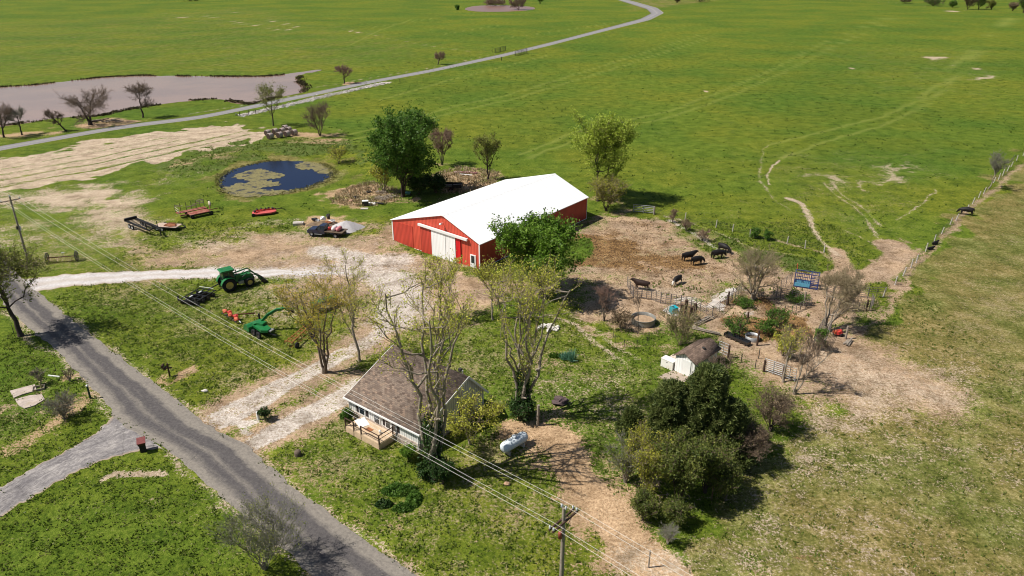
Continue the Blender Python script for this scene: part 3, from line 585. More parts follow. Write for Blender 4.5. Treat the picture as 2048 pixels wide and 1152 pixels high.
for x0, x1 in ((-o_, s_ * W_), (s_ * W_, W_ + o_)):
    z0, z1 = roofz(x0) + .05, roofz(x1) + .05
    q = [(x0, -o_, z0), (x1, -o_, z1), (x1, L_ + o_, z1), (x0, L_ + o_, z0)]; rf.add(q + [(p[0], p[1], p[2] + .09) for p in q], [(3, 2, 1, 0), (4, 5, 6, 7), (0, 1, 5, 4), (1, 2, 6, 5), (2, 3, 7, 6), (3, 0, 4, 7)])
ro = rf.build('roof', roofm, th)
rc = MB(); rc.prism([(s_ * W_ - .3, roofz(s_ * W_ - .3) + .145), (s_ * W_, rh + .17), (s_ * W_ + .3, roofz(s_ * W_ + .3) + .145), (s_ * W_ + .3, roofz(s_ * W_ + .3) + .1), (s_ * W_ - .3, roofz(s_ * W_ - .3) + .1)], -o_ - .02, L_ + o_ + .02); rc.build('ridge_cap', roofm, ro)
tr = MB()
for x in (.06, W_ - .06): tr.box((x, -.03, eh / 2 - .3), (.2, .08, eh + .5)); tr.box((x, L_ + .03, eh / 2 - .3), (.2, .08, eh + .5))
tr.box((W_ / 2 - 4.5, -.025, .05), (W_ / 2 + .1, .06, .28)); tr.box((W_ + .02, L_ / 2, .0), (.06, L_, .16))
tr.build('trim', WHITE, th)
MB().box((2.35, -.03, 2.), (4.2, .05, 3.5)).build('siding_panel', redd, th)
dl = MB().box((7.4, -.12, 2.22), (2.3, .06, 4.3)).build('sliding_door', redd, th); dl['label'] = 'red sliding door leaf left of the white one'
dw = MB().box((9.95, -.2, 2.1), (2.82, .06, 4.2)); dw.box((12.33, -.2, 2.1), (1.9, .06, 4.2)); dw = dw.build('sliding_door', wdoor, th); dw['label'] = 'white sliding door'
MB().box((11.37, -.24, 2.1), (.05, .03, 4.2)).build('door_seam', GALV, dw)
dr_ = MB().box((13.75, -.12, 1.95), (.94, .06, 3.9)).build('sliding_door', redb, th); dr_['label'] = 'bright red strip of the sliding door'
MB().bar((6.0, -.3, 4.5), (15.7, -.3, 4.12), .3, .34).build('door_track_cover', WHITE, th)
pdm = MB(); pdm.box((16.5, -.05, .9), (1.05, .1, 2.1)); pd_ = pdm.build('door', WHITE, th); MB().box((16.5, -.11, 1.25), (.6, .03, 1.1)).build('window', GLASS, pd_)
lm = MB(); lm.tube((10.82, -.02, 5.6), (10.82, -.5, 5.7), .05); lm.lathe((10.82, -.55, 5.55), [(.05, .2), (.2, .1), (.22, -.05)], 10); lm.build('yard_light', WHITE, th)
# ------------------------------------------------------------------ shingle and siding materials
def shingle(name, cols, along=0):
    m, nt, p = newmat(name); tc = nd(nt, 'ShaderNodeTexCoord').outputs['UV']
    br = nd(nt, 'ShaderNodeTexBrick'); nt.links.new(tc, br.inputs['Vector']); br.inputs['Scale'].default_value = 1.
    br.inputs['Brick Width'].default_value = .34; br.inputs['Row Height'].default_value = .18; br.inputs['Mortar Size'].default_value = .012
    br.inputs['Color1'].default_value = (0, 0, 0, 1); br.inputs['Color2'].default_value = (1, 1, 1, 1); br.inputs['Mortar'].default_value = (.1, .1, .1, 1); br.inputs['Bias'].default_value = 0
    c = ramp(nt, br.outputs[0], [(0, cols[0]), (.35, cols[1]), (.7, cols[2]), (1, cols[3])])
    n = ramp(nt, noise(nt, tc, .6, 5, .6), [(.3, (.75, .75, .75)), (.65, (1.1, 1.08, 1.05))])
    nt.links.new(mix(nt, c, n, 1., 'MULTIPLY'), p.inputs['Base Color']); p.inputs['Roughness'].default_value = .92; p.inputs['Specular IOR Level'].default_value = .15
    bump(nt, p, br.outputs['Fac'], -.02); return m
def roofpair(th, L, D, eh, rh, sr, o, thick, m, ox=.35):
    """gable roof, ridge along local x at y=sr*D ; returns roof object with UVs in metres"""
    V, F, UV = [], [], []
    s0 = (rh - eh) / (sr * D); s1 = (rh - eh) / ((1 - sr) * D)
    for (y0, z0, y1, z1) in ((-o, eh - o * s0, sr * D, rh), (sr * D, rh, D + o, eh - o * s1)):
        q = [(-ox, y0, z0), (L + ox, y0, z0), (L + ox, y1, z1), (-ox, y1, z1)]; n = len(V); ln = math.hypot(y1 - y0, z1 - z0)
        V += [(x, y, z + thick) for x, y, z in q] + q; UV += [(0, 0), (L + 2 * ox, 0), (L + 2 * ox, ln), (0, ln)] * 2
        F += [(n, n + 1, n + 2, n + 3), (n + 7, n + 6, n + 5, n + 4)] + [(n + 4 + i, n + 4 + (i + 1) % 4, n + (i + 1) % 4, n + i) for i in range(4)]
    return fast('roof', V, F, m, th, uv=UV)
shh = shingle('house_shingles', [(.11, .08, .064), (.175, .134, .108), (.225, .178, .144), (.28, .2, .15)]); shs = shingle('shed_shingles', [(.11, .078, .062), (.16, .115, .09), (.2, .145, .115), (.24, .175, .14)])
boardm = ribbed('board_siding', (.74, .74, .71), 0, .3, dark=.6, var=.12); boardy = ribbed('board_siding_side', (.7, .7, .67), 1, .3, dark=.6, var=.15)
m, nt, p = newmat('stone_base'); tc = nd(nt, 'ShaderNodeTexCoord').outputs['Object']
vo = nd(nt, 'ShaderNodeTexVoronoi'); vo.inputs['Scale'].default_value = 3.2; nt.links.new(tc, vo.inputs['Vector'])
nt.links.new(ramp(nt, vo.outputs['Color'], [(.1, (.22, .17, .14)), (.5, (.38, .31, .26)), (.9, (.52, .46, .4))]), p.inputs['Base Color']); p.inputs['Roughness'].default_value = .9; STONE = m
# ------------------------------------------------------------------ house
a = -.658; L, D, eh, rh, sr = 9.44, 8.83, 2.2, 4.86, .724
th = thing('house', 'small white bungalow with brown shingle roof beside the road', 'house', (-15.692, 59.555, 0), a)
b = MB(); b.box((L / 2, .0, 1.48), (L, .12, 1.5)); b.build('wall', boardm, th)
for x in (.03, L - .03): MB().prism([(0, .65), (D, .65), (D, eh), (sr * D, rh - .05), (0, eh)], x - .04, x + .04, 'x').build('wall', boardy, th)
MB().box((L / 2, D, 1.1), (L, .1, 2.4)).build('wall', boardm, th)
b = MB(); b.box((L / 2, -.03, .2), (L + .06, .24, 1.25)); b.box((L - .03, D / 2, .1), (.2, D, 1.1)); b.box((.03, D / 2, .1), (.2, D, 1.1)); b.build('foundation', STONE, th)
ro = roofpair(th, L, D, eh, rh, sr, .38, .1, shh)
b = MB(); b.box((L / 2, -.41, eh - .1), (L + .75, .1, .14)); b.build('gutter', WHITE, ro)
s0 = (rh - eh) / (sr * D)
for x in (-.36, L + .36): b = MB(); b.bar((x, -.4, eh - .4 * s0), (x, sr * D, rh), .04, .2); b.bar((x, sr * D, rh), (x, D + .38, eh - .42), .04, .2); b.build('fascia', WHITE, ro)
for x, y in ((6.2, D - 1.3), (7.6, D - 1.2)): MB().box((x, y, rh - .55), (.3, .3, .3)).build('vent', DARK, ro)
MB().tube((8.9, D - 2.3, rh - .2), (8.9, D - 2.3, rh + .35), .07).build('vent_pipe', GALV, ro)
SHUT = mat('dark_shutters', (.03, .022, .022), .7)
def window(th, x, z, w_, h, y=-.08, mull=True, name='window'):
    b = MB(); b.box((x, y, z), (w_ + .14, .08, h + .14)); fr = b.build(name, WHITE, th)
    MB().box((x, y - .045, z + h / 4), (w_ - .06, .02, h / 2 - .07)).build('pane', GLASS, fr); MB().box((x, y - .045, z - h / 4), (w_ - .06, .02, h / 2 - .07)).build('pane', GLASS, fr)
    return fr
for x in (1.2, 2.55, 4.86, 6.72): MB().box((x, -.09, 1.55), (.28, .05, 1.15)).build('shutter', SHUT, th)
window(th, 1.87, 1.5, .72, 1.1); window(th, 5.42, 1.45, .6, 1.15); window(th, 6.2, 1.45, .55, 1.15)
d = window(th, 3.92, 1.35, .72, 1.5, name='door'); MB().box((3.6, -.16, 1.3), (.04, .04, .12)).build('handle', DARK, d)
for y, zz in ((2.3, 1.45), (5.5, 1.45)):
    b = MB(); b.box((L + .05, y, zz), (.08, .9, 1.1)); fr = b.build('window', WHITE, th); MB().box((L + .1, y, zz), (.02, .76, .95)).build('pane', GLASS, fr)
for x in (.12, L - .1): MB().tube((x, -.16, .2), (x, -.16, 2.), .05).build('downpipe', WHITE, th)
# front deck
dk = MB(); x0, x1, yo = 1.75, 6.3, -2.05; dk.box(((x0 + x1) / 2, yo / 2 - .08, .62), (x1 - x0, -yo - .05, .08)); dko = dk.build('deck', DECKW, th)
b = MB(); b.box(((x0 + x1) / 2, yo - .04, .26), (x1 - x0 + .1, .05, .66)); b.box((x1 + .03, yo / 2 - .05, .26), (.05, -yo, .66)); b.box((x0 - .03, yo / 2 - .05, .26), (.05, -yo, .66))
for z in (.1, .27, .44): b.box(((x0 + x1) / 2, yo - .075, z), (x1 - x0 + .1, .015, .02))
b.build('skirt', DECKW, dko)
for x, y in ((x0, yo), (x0 + 1.15, yo), (3.9, yo), (x1, yo), (x1, -.35), (x0, -.9)): MB().box((x, y - .02, .75), (.1, .1, 1.6)).build('post', DWOOD, dko)
b = MB()
for p_, q_ in (((3.9, yo), (x1, yo)), ((x1, yo), (x1, -.35)), ((x0, yo), (x0 + 1.15, yo))):
    b.bar((*p_, 1.5), (*q_, 1.5), .08, .06); b.bar((*p_, 1.1), (*q_, 1.1), .04, .05)
b.build('rail', DWOOD, dko)
MB().box((3.95, -1.15, .675), (.7, .5, .02)).build('door_mat', mat('orange_doormat', (.42, .16, .06), .9, dirt=((.1, .05, .03), .8)), dko)
Mh = th.matrix_basis
for i, (x, y, hgt) in enumerate(((5.15, -.9, .35), (2.4, -1.5, .3))):
    b = MB(); b.blob((0, 0, hgt * .5), .13, .13, hgt * .5, i, 8, 5, .2); b.tube((0, 0, 0), (0, 0, .14), .1); o = b.build('deck_ornament' if not i else 'doorstep', WOOD if i else WHITE)
    v = Vector((x, y, .67)); c_, s2 = math.cos(a), math.sin(a); o.location = (-15.692 + v.x * c_ - v.y * s2, 59.555 + v.x * s2 + v.y * c_, .67)
    tag(o, ['small white ornament standing on the house deck', 'small brown pot on the left end of the deck'][i], ['ornament', 'pot'][i])
b = MB(); b.box((0, 0, .01), (1.25, 1., .03), 0, .0, .12); o = b.build('ramp_sheet', WHITE); v = (2.65, -.85)
o.location = (-15.692 + v[0] * c_ - v[1] * s2, 59.555 + v[0] * s2 + v[1] * c_, .74); o.rotation_euler = (0, 0, a - .3); tag(o, 'white board lying tilted on the deck planks', 'board')
# ------------------------------------------------------------------ shed
a = -.791; L, D, eh, rh = 2.4, 4.53, 1.94, 2.6
th = thing('shed', 'small white board shed with brown shingle roof in the yard', 'shed', (17.588, 68.174, 0), a)
# local x across the gable front, y along depth; the ridge runs along y
b = MB(); b.add([(0, 0, -.3), (L, 0, -.3), (L, 0, eh), (L / 2, 0, rh), (0, 0, eh)], [(0, 1, 2, 3, 4)]); b.build('wall', boardm, th); b = MB(); b.add([(0, D, -.3), (L, D, -.3), (L, D, eh), (L / 2, D, rh), (0, D, eh)], [(4, 3, 2, 1, 0)]); b.build('wall', boardm, th)
for x in (0, L): MB().add([(x, 0, -.3), (x, D, -.3), (x, D, eh), (x, 0, eh)], [(0, 1, 2, 3)]).build('wall', boardy, th)
V, F, UV = [], [], []; o_ = .28; sl = (rh - eh) / (L / 2)
for x0, x1, z0, z1 in ((-o_, L / 2, eh - o_ * sl, rh), (L / 2, L + o_, rh, eh - o_ * sl)):
    q = [(x0, -o_, z0), (x1, -o_, z1), (x1, D + o_, z1), (x0, D + o_, z0)]; n = len(V); ln = math.hypot(x1 - x0, z1 - z0)
    V += [(x, y, z + .08) for x, y, z in q] + [(x, y, z + .01) for x, y, z in q]; UV += [(0, 0), (0, ln), (D, ln), (D, 0)] * 2
    F += [(n, n + 1, n + 2, n + 3), (n + 7, n + 6, n + 5, n + 4)] + [(n + 4 + i, n + 4 + (i + 1) % 4, n + (i + 1) % 4, n + i) for i in range(4)]
ro = fast('roof', V, F, shs, th, uv=UV)
MB().box((L * .72, 2.6, rh - .22), (.3, .3, .22)).build('vent', DARK, ro)
b = MB(); b.box((1.45, -.05, .9), (.95, .06, 1.85)); b.build('door', WHITE, th)
b = MB(); b.box((.5, -.045, .9), (.9, .05, 1.8)); b.build('door', wdoor, th)
fillpoly('concrete_apron', [(1318, 752), (1352, 739), (1388, 752), (1372, 764), (1338, 768)], mat('tan_concrete', (.42, .34, .27), .9), .03, 1., 0, smoothn=0, label='concrete apron in front of the shed')
def crate_box(name, label, cat, px, rz, d, m, lid=True):
    t = thing(name, label, cat, G(*px), rz); MB().box((0, 0, d[2] / 2), d).build('body', m, t)
    if lid: MB().box((0, 0, d[2] + .04), (d[0] + .06, d[1] + .06, .08)).build('lid', m, t)
    b = MB(); b.box((0, -d[1] / 2 - .02, d[2] * .8), (.2, .03, .04)); b.build('handle', DARK, t); return t
crate_box('chest_freezer', 'big white chest standing left of the shed', 'chest', (1337, 734), a, (1.5, .85, .95), mat('white_enamel', (.8, .78, .72), .4, var=.08, dirt=((.45, .25, .15), .35)))
crate_box('storage_box', 'smaller pinkish white box between chest and shed', 'box', (1348, 727), a, (.7, .7, .85), mat('stained_enamel', (.66, .55, .46), .6, var=.2, dirt=((.4, .2, .12), .6)))
# ------------------------------------------------------------------ tree generator
def tubes(P0, P1, R0, R1, k=3):
    P0, P1 = np.asarray(P0, float), np.asarray(P1, float); d = P1 - P0; d /= np.linalg.norm(d, axis=1)[:, None] + 1e-9
    ref = np.where(np.abs(d[:, 2:3]) < .9, [[0, 0, 1.]], [[1., 0, 0]]); u = np.cross(d, ref); u /= np.linalg.norm(u, axis=1)[:, None] + 1e-9; v = np.cross(d, u)
    n = len(P0); t = np.arange(k) * 2 * PI / k; ring = u[:, None] * np.cos(t)[None, :, None] + v[:, None] * np.sin(t)[None, :, None]
    V = np.concatenate([P0[:, None] + ring * np.asarray(R0)[:, None, None], P1[:, None] + ring * np.asarray(R1)[:, None, None]], 1).reshape(-1, 3)
    b = np.arange(n)[:, None] * 2 * k; i = np.arange(k); j = (i + 1) % k
    return V, np.stack([b + i, b + j, b + k + j, b + k + i], -1).reshape(-1, 4)
def bezseg(B, R0, R1, k, wig=0., rg=None):
    """B (n,3,3) quadratic control points -> k segments each"""
    t = np.linspace(0, 1, k + 1)[None, :, None]; P = (1 - t) ** 2 * B[:, 0:1] + 2 * t * (1 - t) * B[:, 1:2] + t * t * B[:, 2:3]
    if wig: P[:, 1:-1] += rg.normal(0, wig, P[:, 1:-1].shape) * np.linalg.norm(B[:, 2] - B[:, 0], axis=1)[:, None, None]
    rr = np.asarray(R0)[:, None] + (np.asarray(R1) - np.asarray(R0))[:, None] * np.linspace(0, 1, k + 1)[None]
    return P, (P[:, :-1].reshape(-1, 3), P[:, 1:].reshape(-1, 3), rr[:, :-1].ravel(), rr[:, 1:].ravel())
def cat_(L): return tuple(np.concatenate([x[i] for x in L]) for i in range(len(L[0])))
def quads(Cn, size, rg, asp=.6, up=0.):
    n = len(Cn); nrm = rg.normal(size=(n, 3)); nrm[:, 2] += up; nrm /= np.linalg.norm(nrm, axis=1)[:, None]
    u = np.cross(nrm, rg.normal(size=(n, 3))); u /= np.linalg.norm(u, axis=1)[:, None] + 1e-9; v = np.cross(nrm, u)
    s = (size * rg.uniform(.6, 1.3, n))[:, None]
    V = np.stack([Cn - u * s * .5, Cn - v * s * .5 * asp, Cn + u * s * .5, Cn + v * s * .5 * asp], 1).reshape(-1, 3)
    return V, np.arange(4 * n).reshape(n, 4)
def vnorm(v): return v / (np.linalg.norm(v, axis=1)[:, None] + 1e-9)
def crown_tree(name, label, cat, base, h, rad, lo=.3, stems=1, spread=.3, limbs=12, secs=9, twigs=9, fine=0, leaf=None, bark=None, twigm=None, seed=0, group=None, lean=(0, 0), tr=None, tw=.014, up=.25, ivy=0, top=.75, flat=0., stubs=0, loc=None):
    rg = np.random.default_rng(seed + 100); bark = bark or BARK; twigm = twigm or TWIG
    P = loc if loc is not None else G(*base); t = thing(name, label, cat, P, 0, group); tr = tr or h * .017 + .03
    wood = []; lean = np.array([lean[0], lean[1], 0.]) * h
    # stems
    SB = []
    for i in range(stems):
        an = 2 * PI * i / stems + rg.uniform(-.4, .4); d = np.array([math.cos(an), math.sin(an), 0]) * (rad * spread * rg.uniform(.5, 1.1) if stems > 1 else 0)
        b0 = d * .06; e = lean + d + np.array([rg.normal(0, .04) * h, rg.normal(0, .04) * h, h * rg.uniform(top - .08, top + .08)])
        SB.append([b0, (b0 + e) / 2 + np.array([0, 0, h * .06]) - d * .22 - lean * .1, e])
    SB = np.array(SB); r0 = np.full(stems, tr / (1 if stems == 1 else stems ** .4))
    Ps, sg = bezseg(SB, r0, r0 * .28, 9, .012, rg); wood.append(sg)
    if stems > 1: wood.append((np.array([[0, 0, -.2]]), np.array([[0, 0, .5 + tr]]), np.array([tr * 1.5]), np.array([tr * 1.15])))
    else: wood.append((np.array([[0, 0, -.2]]), np.array([[0, 0, .35]]), np.array([tr * 1.5]), np.array([tr * 1.02])))
    # limbs
    n = limbs; si = rg.integers(0, stems, n); tt = lo * .7 + (.96 - lo * .7) * rg.random(n) ** .8; tt = np.clip(tt / max(top, .1), 0, .98) if top < 1 else tt
    A = (1 - tt[:, None]) ** 2 * SB[si, 0] + 2 * (tt * (1 - tt))[:, None] * SB[si, 1] + tt[:, None] ** 2 * SB[si, 2]
    cz = h * (1 + lo) / 2; hz = h * (1 - lo) / 2
    d = vnorm(rg.normal(size=(n, 3))); zmin = (A[:, 2] - cz) / hz
    d[:, 2] = np.abs(d[:, 2]) * np.where(rg.random(n) < .8, 1, -1) * (1 - flat); d = vnorm(d)
    E_ = np.array([0, 0, cz]) + lean * .8 + d * np.array([rad, rad, hz]) * rg.uniform(.72, 1., n)[:, None]
    E_[:, 2] = np.maximum(E_[:, 2], A[:, 2] + rg.uniform(-.02, .2, n) * h)
    E_[:, 2] = np.minimum(E_[:, 2], h)
    ln = np.linalg.norm(E_ - A, axis=1); Mid = (A + E_) / 2; Mid[:, :2] += (E_ - A)[:, :2] * .12; Mid[:, 2] -= ln * .08 * (1 if up < .3 else 2)
    LB = np.stack([A, Mid, E_], 1); lr = np.clip(tr * .42 * (1.15 - tt), tr * .14, tr * .5)
    _, sg = bezseg(LB, lr, lr * .22, 6, .03, rg); wood.append(sg)
    allB = np.concatenate([LB, SB])
    def children(B, per, l0, l1, r_, k, tmin, jit, wt=None):
        n = len(B) * per; bi = np.repeat(np.arange(len(B)), per); t_ = rg.uniform(tmin, 1., n)[:, None]; b_ = B[bi]
        A = (1 - t_) ** 2 * b_[:, 0] + 2 * t_ * (1 - t_) * b_[:, 1] + t_ ** 2 * b_[:, 2]
        T = vnorm(2 * (1 - t_) * (b_[:, 1] - b_[:, 0]) + 2 * t_ * (b_[:, 2] - b_[:, 1]))
        D_ = vnorm(T * .8 + vnorm(rg.normal(size=(n, 3))) * jit + np.array([0, 0, up])); ln = rg.uniform(l0, l1, n)[:, None]
        E_ = A + D_ * ln; M_ = (A + E_) / 2 + rg.normal(0, .08, (n, 3)) * ln
        Bn = np.stack([A, M_, E_], 1); _, sg = bezseg(Bn, np.full(n, r_), np.full(n, r_ * .35), k); return Bn, sg
    SBn, sg = children(allB, secs, .22 * rad, .5 * rad, max(tw * 1.8, tr * .1), 3, .25, .75); tws = [sg]
    TB, sg = children(SBn, twigs, .09 * rad, .24 * rad, tw, 2, .15, .8); tws.append(sg)
    FB = TB
    if fine: FB, sg = children(TB, fine, .05 * rad, .13 * rad, tw * .7, 1, .2, .9); tws.append(sg)
    if stubs:
        for _ in range(stubs):
            k = rg.integers(0, stems); q = SB[k]; u_ = rg.uniform(.12, .4); pt = (1 - u_) ** 2 * q[0] + 2 * u_ * (1 - u_) * q[1] + u_ * u_ * q[2]
            dd = vnorm(np.array([[rg.normal(), rg.normal(), .9]]))[0] * rg.uniform(.6, 1.4); wood.append((pt[None], (pt + dd)[None], np.array([tr * .5]), np.array([tr * .1])))
    V, F = tubes(*cat_(wood), k=7); fast('trunk', V, F, bark, t, True)
    V, F = tubes(*cat_(tws), k=3); fast('branches', V, F, twigm, t)
    if leaf:
        ln_, size, lm, sig = leaf; bi = rg.integers(0, len(FB), ln_); u_ = rg.uniform(.2, 1.05, ln_)[:, None]; b_ = FB[bi]
        Cn = (1 - u_) ** 2 * b_[:, 0] + 2 * u_ * (1 - u_) * b_[:, 1] + u_ ** 2 * b_[:, 2] + rg.normal(0, sig, (ln_, 3))
        V, F = quads(Cn, size, rg, .65, .5); fast('crown', V, F, lm, t)
    if ivy:
        n = ivy; z = rg.uniform(0, h * .32, n); an = rg.uniform(0, 2 * PI, n); rr = tr * 1.1 + rg.exponential(.16, n) + .5 * np.exp(-z / .9); Cn = np.stack([np.cos(an) * rr, np.sin(an) * rr, z], 1)
        V, F = quads(Cn, .22, rg); fast('ivy', V, F, IVY, t)
    return t
LSPR = leafmat('leaf_spring_green', [(.14, .2, .02), (.27, .36, .035), (.42, .5, .07), (.52, .58, .12)])
LYEL = leafmat('leaf_yellow_green', [(.2, .23, .025), (.36, .38, .045), (.54, .53, .08), (.66, .62, .15)])
LGOLD = leafmat('leaf_golden', [(.2, .17, .02), (.36, .32, .035), (.52, .42, .06), (.5, .3, .04)])
LGRN = leafmat('leaf_bright_green', [(.05, .115, .01), (.1, .2, .018), (.175, .3, .03), (.27, .4, .065)])
LDEEP = leafmat('leaf_deep_green', [(.035, .085, .01), (.06, .14, .016), (.11, .21, .028), (.17, .28, .05)])
LOLV = leafmat('leaf_olive', [(.1, .13, .025), (.19, .22, .04), (.3, .31, .07)])
LTHK = leafmat('leaf_thicket', [(.045, .068, .014), (.095, .13, .025), (.17, .2, .042), (.27, .27, .07)])
LOLY = leafmat('leaf_olive_yellow', [(.1, .12, .018), (.21, .23, .03), (.36, .36, .045), (.48, .45, .07)])
LPIN = leafmat('pine_needles', [(.045, .07, .018), (.09, .125, .032), (.155, .185, .052), (.23, .25, .09)], .3)
LBRN = leafmat('dry_leaves', [(.1, .07, .04), (.19, .14, .08), (.26, .2, .12)], .15)
IVY = leafmat('ivy_leaves', [(.012, .035, .008), (.03, .07, .012), (.06, .11, .02)], .15)
def T(name, label, base, ty, wpx, cat='tree', **k):
    P = G(*base); return crown_tree(name, label, cat, base, GH(base, ty) * .95, wpx / 2 / ppm(P) * .88, **k)
bare = dict(limbs=16, secs=10, twigs=7, fine=3)
T('roadside_tree', 'large branching tree with olive young leaves at the left road edge', (42, 672), 503, 165, lo=.3, limbs=20, secs=10, twigs=8, fine=3, leaf=(9500, .22, LOLV, .14), bark=BARKD, twigm=BARK, seed=1, tr=.3, up=.15, lean=(-.05, .02), flat=.2)
T('young_leafed_tree', 'twin trunk tree with golden young leaves left of the lower gravel drive', (650, 745), 545, 205, lo=.16, stems=4, spread=.5, limbs=18, secs=7, twigs=5, fine=0, leaf=(5200, .16, LGOLD, .2), bark=BARK, twigm=TWIGT, tw=.01, seed=2, tr=.24, up=.45)
T('slender_tree', 'slim nearly bare tree between lower drive and house roof', (719, 722), 512, 120, lo=.22, limbs=16, secs=7, twigs=5, fine=1, leaf=(2200, .13, LYEL, .12), bark=BARKG, twigm=TWIGT, tw=.01, seed=3, tr=.16, up=.55, top=.9)
T('pollarded_tree', 'large multi stem tree with cut stubs and ivy in front of the house', (868, 952), 528, 225, lo=.3, stems=6, spread=.62, limbs=20, secs=6, twigs=4, fine=0, leaf=(3600, .17, LYEL, .22), bark=BARKG, twigm=TWIGT, tw=.011, seed=44, tr=.42, up=.6, ivy=2600, top=.85, stubs=9)
T('tall_yard_tree', 'tall multi stem tree with yellow leaves and ivy base right of the house', (1045, 832), 510, 205, lo=.22, stems=6, spread=.62, limbs=22, secs=7, twigs=5, fine=0, leaf=(5200, .17, LYEL, .22), bark=BARKG, twigm=TWIGT, tw=.011, seed=5, tr=.36, up=.55, ivy=2200, top=.85, stubs=4)
T('maple_tree', 'bushy bright green tree beside the long wall of the barn', (1082, 596), 446, 184, lo=.14, stems=3, spread=.45, limbs=34, secs=9, twigs=8, leaf=(30000, .32, LGRN, .2), bark=BARKD, seed=6, tr=.26, up=.2)
T('young_leafed_tree', 'small golden leaved tree in front of the barn personnel door', (880, 640), 505, 105, lo=.25, limbs=14, secs=8, twigs=6, leaf=(2600, .17, LYEL, .14), bark=BARK, seed=66, tr=.13, up=.5)
T('young_leafed_tree', 'slim yellowish tree left of the bushy green barn tree', (985, 640), 515, 90, lo=.3, limbs=14, secs=8, twigs=6, leaf=(2000, .17, LYEL, .14), bark=BARKG, seed=67, tr=.13, up=.5)
T('dense_tree', 'round dark green leafy tree above the scrap corner', (806, 394), 229, 158, lo=.02, stems=3, spread=.4, limbs=36, secs=9, twigs=8, leaf=(32000, .42, LDEEP, .35), bark=BARKD, seed=7, tr=.3, up=.2)
T('round_tree', 'round yellow green tree just behind the right end of the barn', (1196, 402), 230, 138, lo=.12, stems=3, spread=.4, limbs=30, secs=10, twigs=7, leaf=(21000, .32, LSPR, .3), bark=BARKD, seed=8, tr=.28, up=.4)
T('purple_bush_tree', 'leafless pinkish brown tree behind the round dark green tree', (884, 330), 254, 62, lo=.1, stems=4, spread=.7, **bare, twigm=TWIGP, tw=.022, bark=BARK, seed=9, leaf=(900, .25, LBRN, .2))
T('sparse_tree', 'sparse olive leaved tree behind the barn roof near stacked sheets', (976, 360), 260, 68, lo=.15, stems=3, spread=.6, limbs=14, secs=8, twigs=6, fine=2, leaf=(2200, .3, LOLV, .2), bark=BARKD, seed=10, up=.4)
T('bare_bush_tree', 'wide leafless brown tree beside the round hay bales', (640, 272), 208, 72, lo=.05, stems=5, spread=.8, **bare, twigm=TWIG, tw=.02, bark=BARK, seed=11)
T('slim_pale_tree', 'slim tree with pale green leaves between lane and hay bales', (547, 252), 160, 66, lo=.25, limbs=16, secs=9, twigs=6, leaf=(1900, .32, LOLV, .3), bark=BARKD, seed=12, tr=.2, up=.4)
T('bare_oak', 'rounded leafless tree between the muddy pond and the lane', (286, 235), 166, 64, lo=.25, **bare, twigm=TWIG, tw=.025, bark=BARKD, seed=13, up=.1, tr=.25)
T('bare_oak', 'broad leafless tree over a brush pile by the muddy pond', (181, 250), 182, 100, lo=.12, **bare, twigm=TWIG, tw=.028, bark=BARKD, seed=14, up=.05, tr=.45, flat=.3, stems=2, spread=.5)
T('leaning_tree', 'small leafless tree leaning left beside the lane', (132, 262), 218, 40, lo=.3, **bare, twigm=TWIG, tw=.024, bark=BARKD, seed=15, lean=(-.55, 0), tr=.22, up=.1)
T('bare_tree', 'small leafless tree second from the left photo edge by the lane', (44, 270), 216, 46, lo=.25, **bare, twigm=TWIGG, tw=.024, bark=BARKD, seed=16, tr=.2)
T('bare_tree', 'leafless tree at the left photo edge by the lane', (8, 275), 208, 60, lo=.3, **bare, twigm=TWIG, tw=.024, bark=BARKD, seed=17, tr=.25, lean=(.1, 0))
T('bare_tree', 'small leafless pinkish tree above the white rock edge of the lane', (689, 167), 131, 38, lo=.25, **bare, twigm=TWIGP, tw=.03, bark=BARKD, seed=18, tr=.25)
T('bare_tree', 'smallest leafless tree standing alone above the lane', (876, 129), 104, 25, lo=.25, **bare, twigm=TWIGP, tw=.035, bark=BARKD, seed=19, tr=.25, lean=(.2, 0))
T('fence_tree', 'leafless grey tree growing in the right pasture fence', (1977, 378), 303, 54, lo=.3, **bare, twigm=TWIGG, tw=.016, bark=BARKG, seed=20, tr=.12, lean=(.15, 0), up=.4)
T('corral_tree', 'leafless spreading tree between the cows and the blue cattle chute', (1506, 598), 498, 108, lo=.12, stems=3, spread=.7, limbs=22, secs=10, twigs=8, fine=3, twigm=TWIGT, tw=.014, bark=BARKG, seed=21, tr=.24, leaf=(900, .14, LOLV, .1))
T('corral_tree', 'leafless olive brown tree right of the blue cattle chute', (1650, 662), 545, 118, lo=.15, stems=4, spread=.8, limbs=24, secs=10, twigs=8, fine=3, twigm=TWIGT, tw=.014, bark=BARKG, seed=22, tr=.24, lean=(.2, .05), leaf=(1500, .14, LBRN, .1))
T('bare_sapling', 'pinkish leafless sapling left of the round metal tank', (1208, 642), 572, 62, lo=.15, stems=3, spread=.7, limbs=12, secs=8, twigs=6, fine=2, twigm=TWIGP, tw=.013, bark=BARK, seed=23, tr=.09)
T('bare_sapling', 'thin leafless sapling inside the ringed garden bed', (1275, 668), 588, 42, lo=.35, limbs=9, secs=6, twigs=4, twigm=TWIG, tw=.012, bark=BARK, seed=24, tr=.06, up=.5)
T('vase_shrub', 'vase shaped tan green shrub behind the shed roof', (1360, 690), 625, 104, 'shrub', lo=.02, stems=14, spread=.9, limbs=26, secs=7, twigs=6, leaf=(1400, .13, LOLV, .1), twigm=TWIGT, bark=TWIGT, tw=.016, seed=25, tr=.06, up=.6, top=.9)
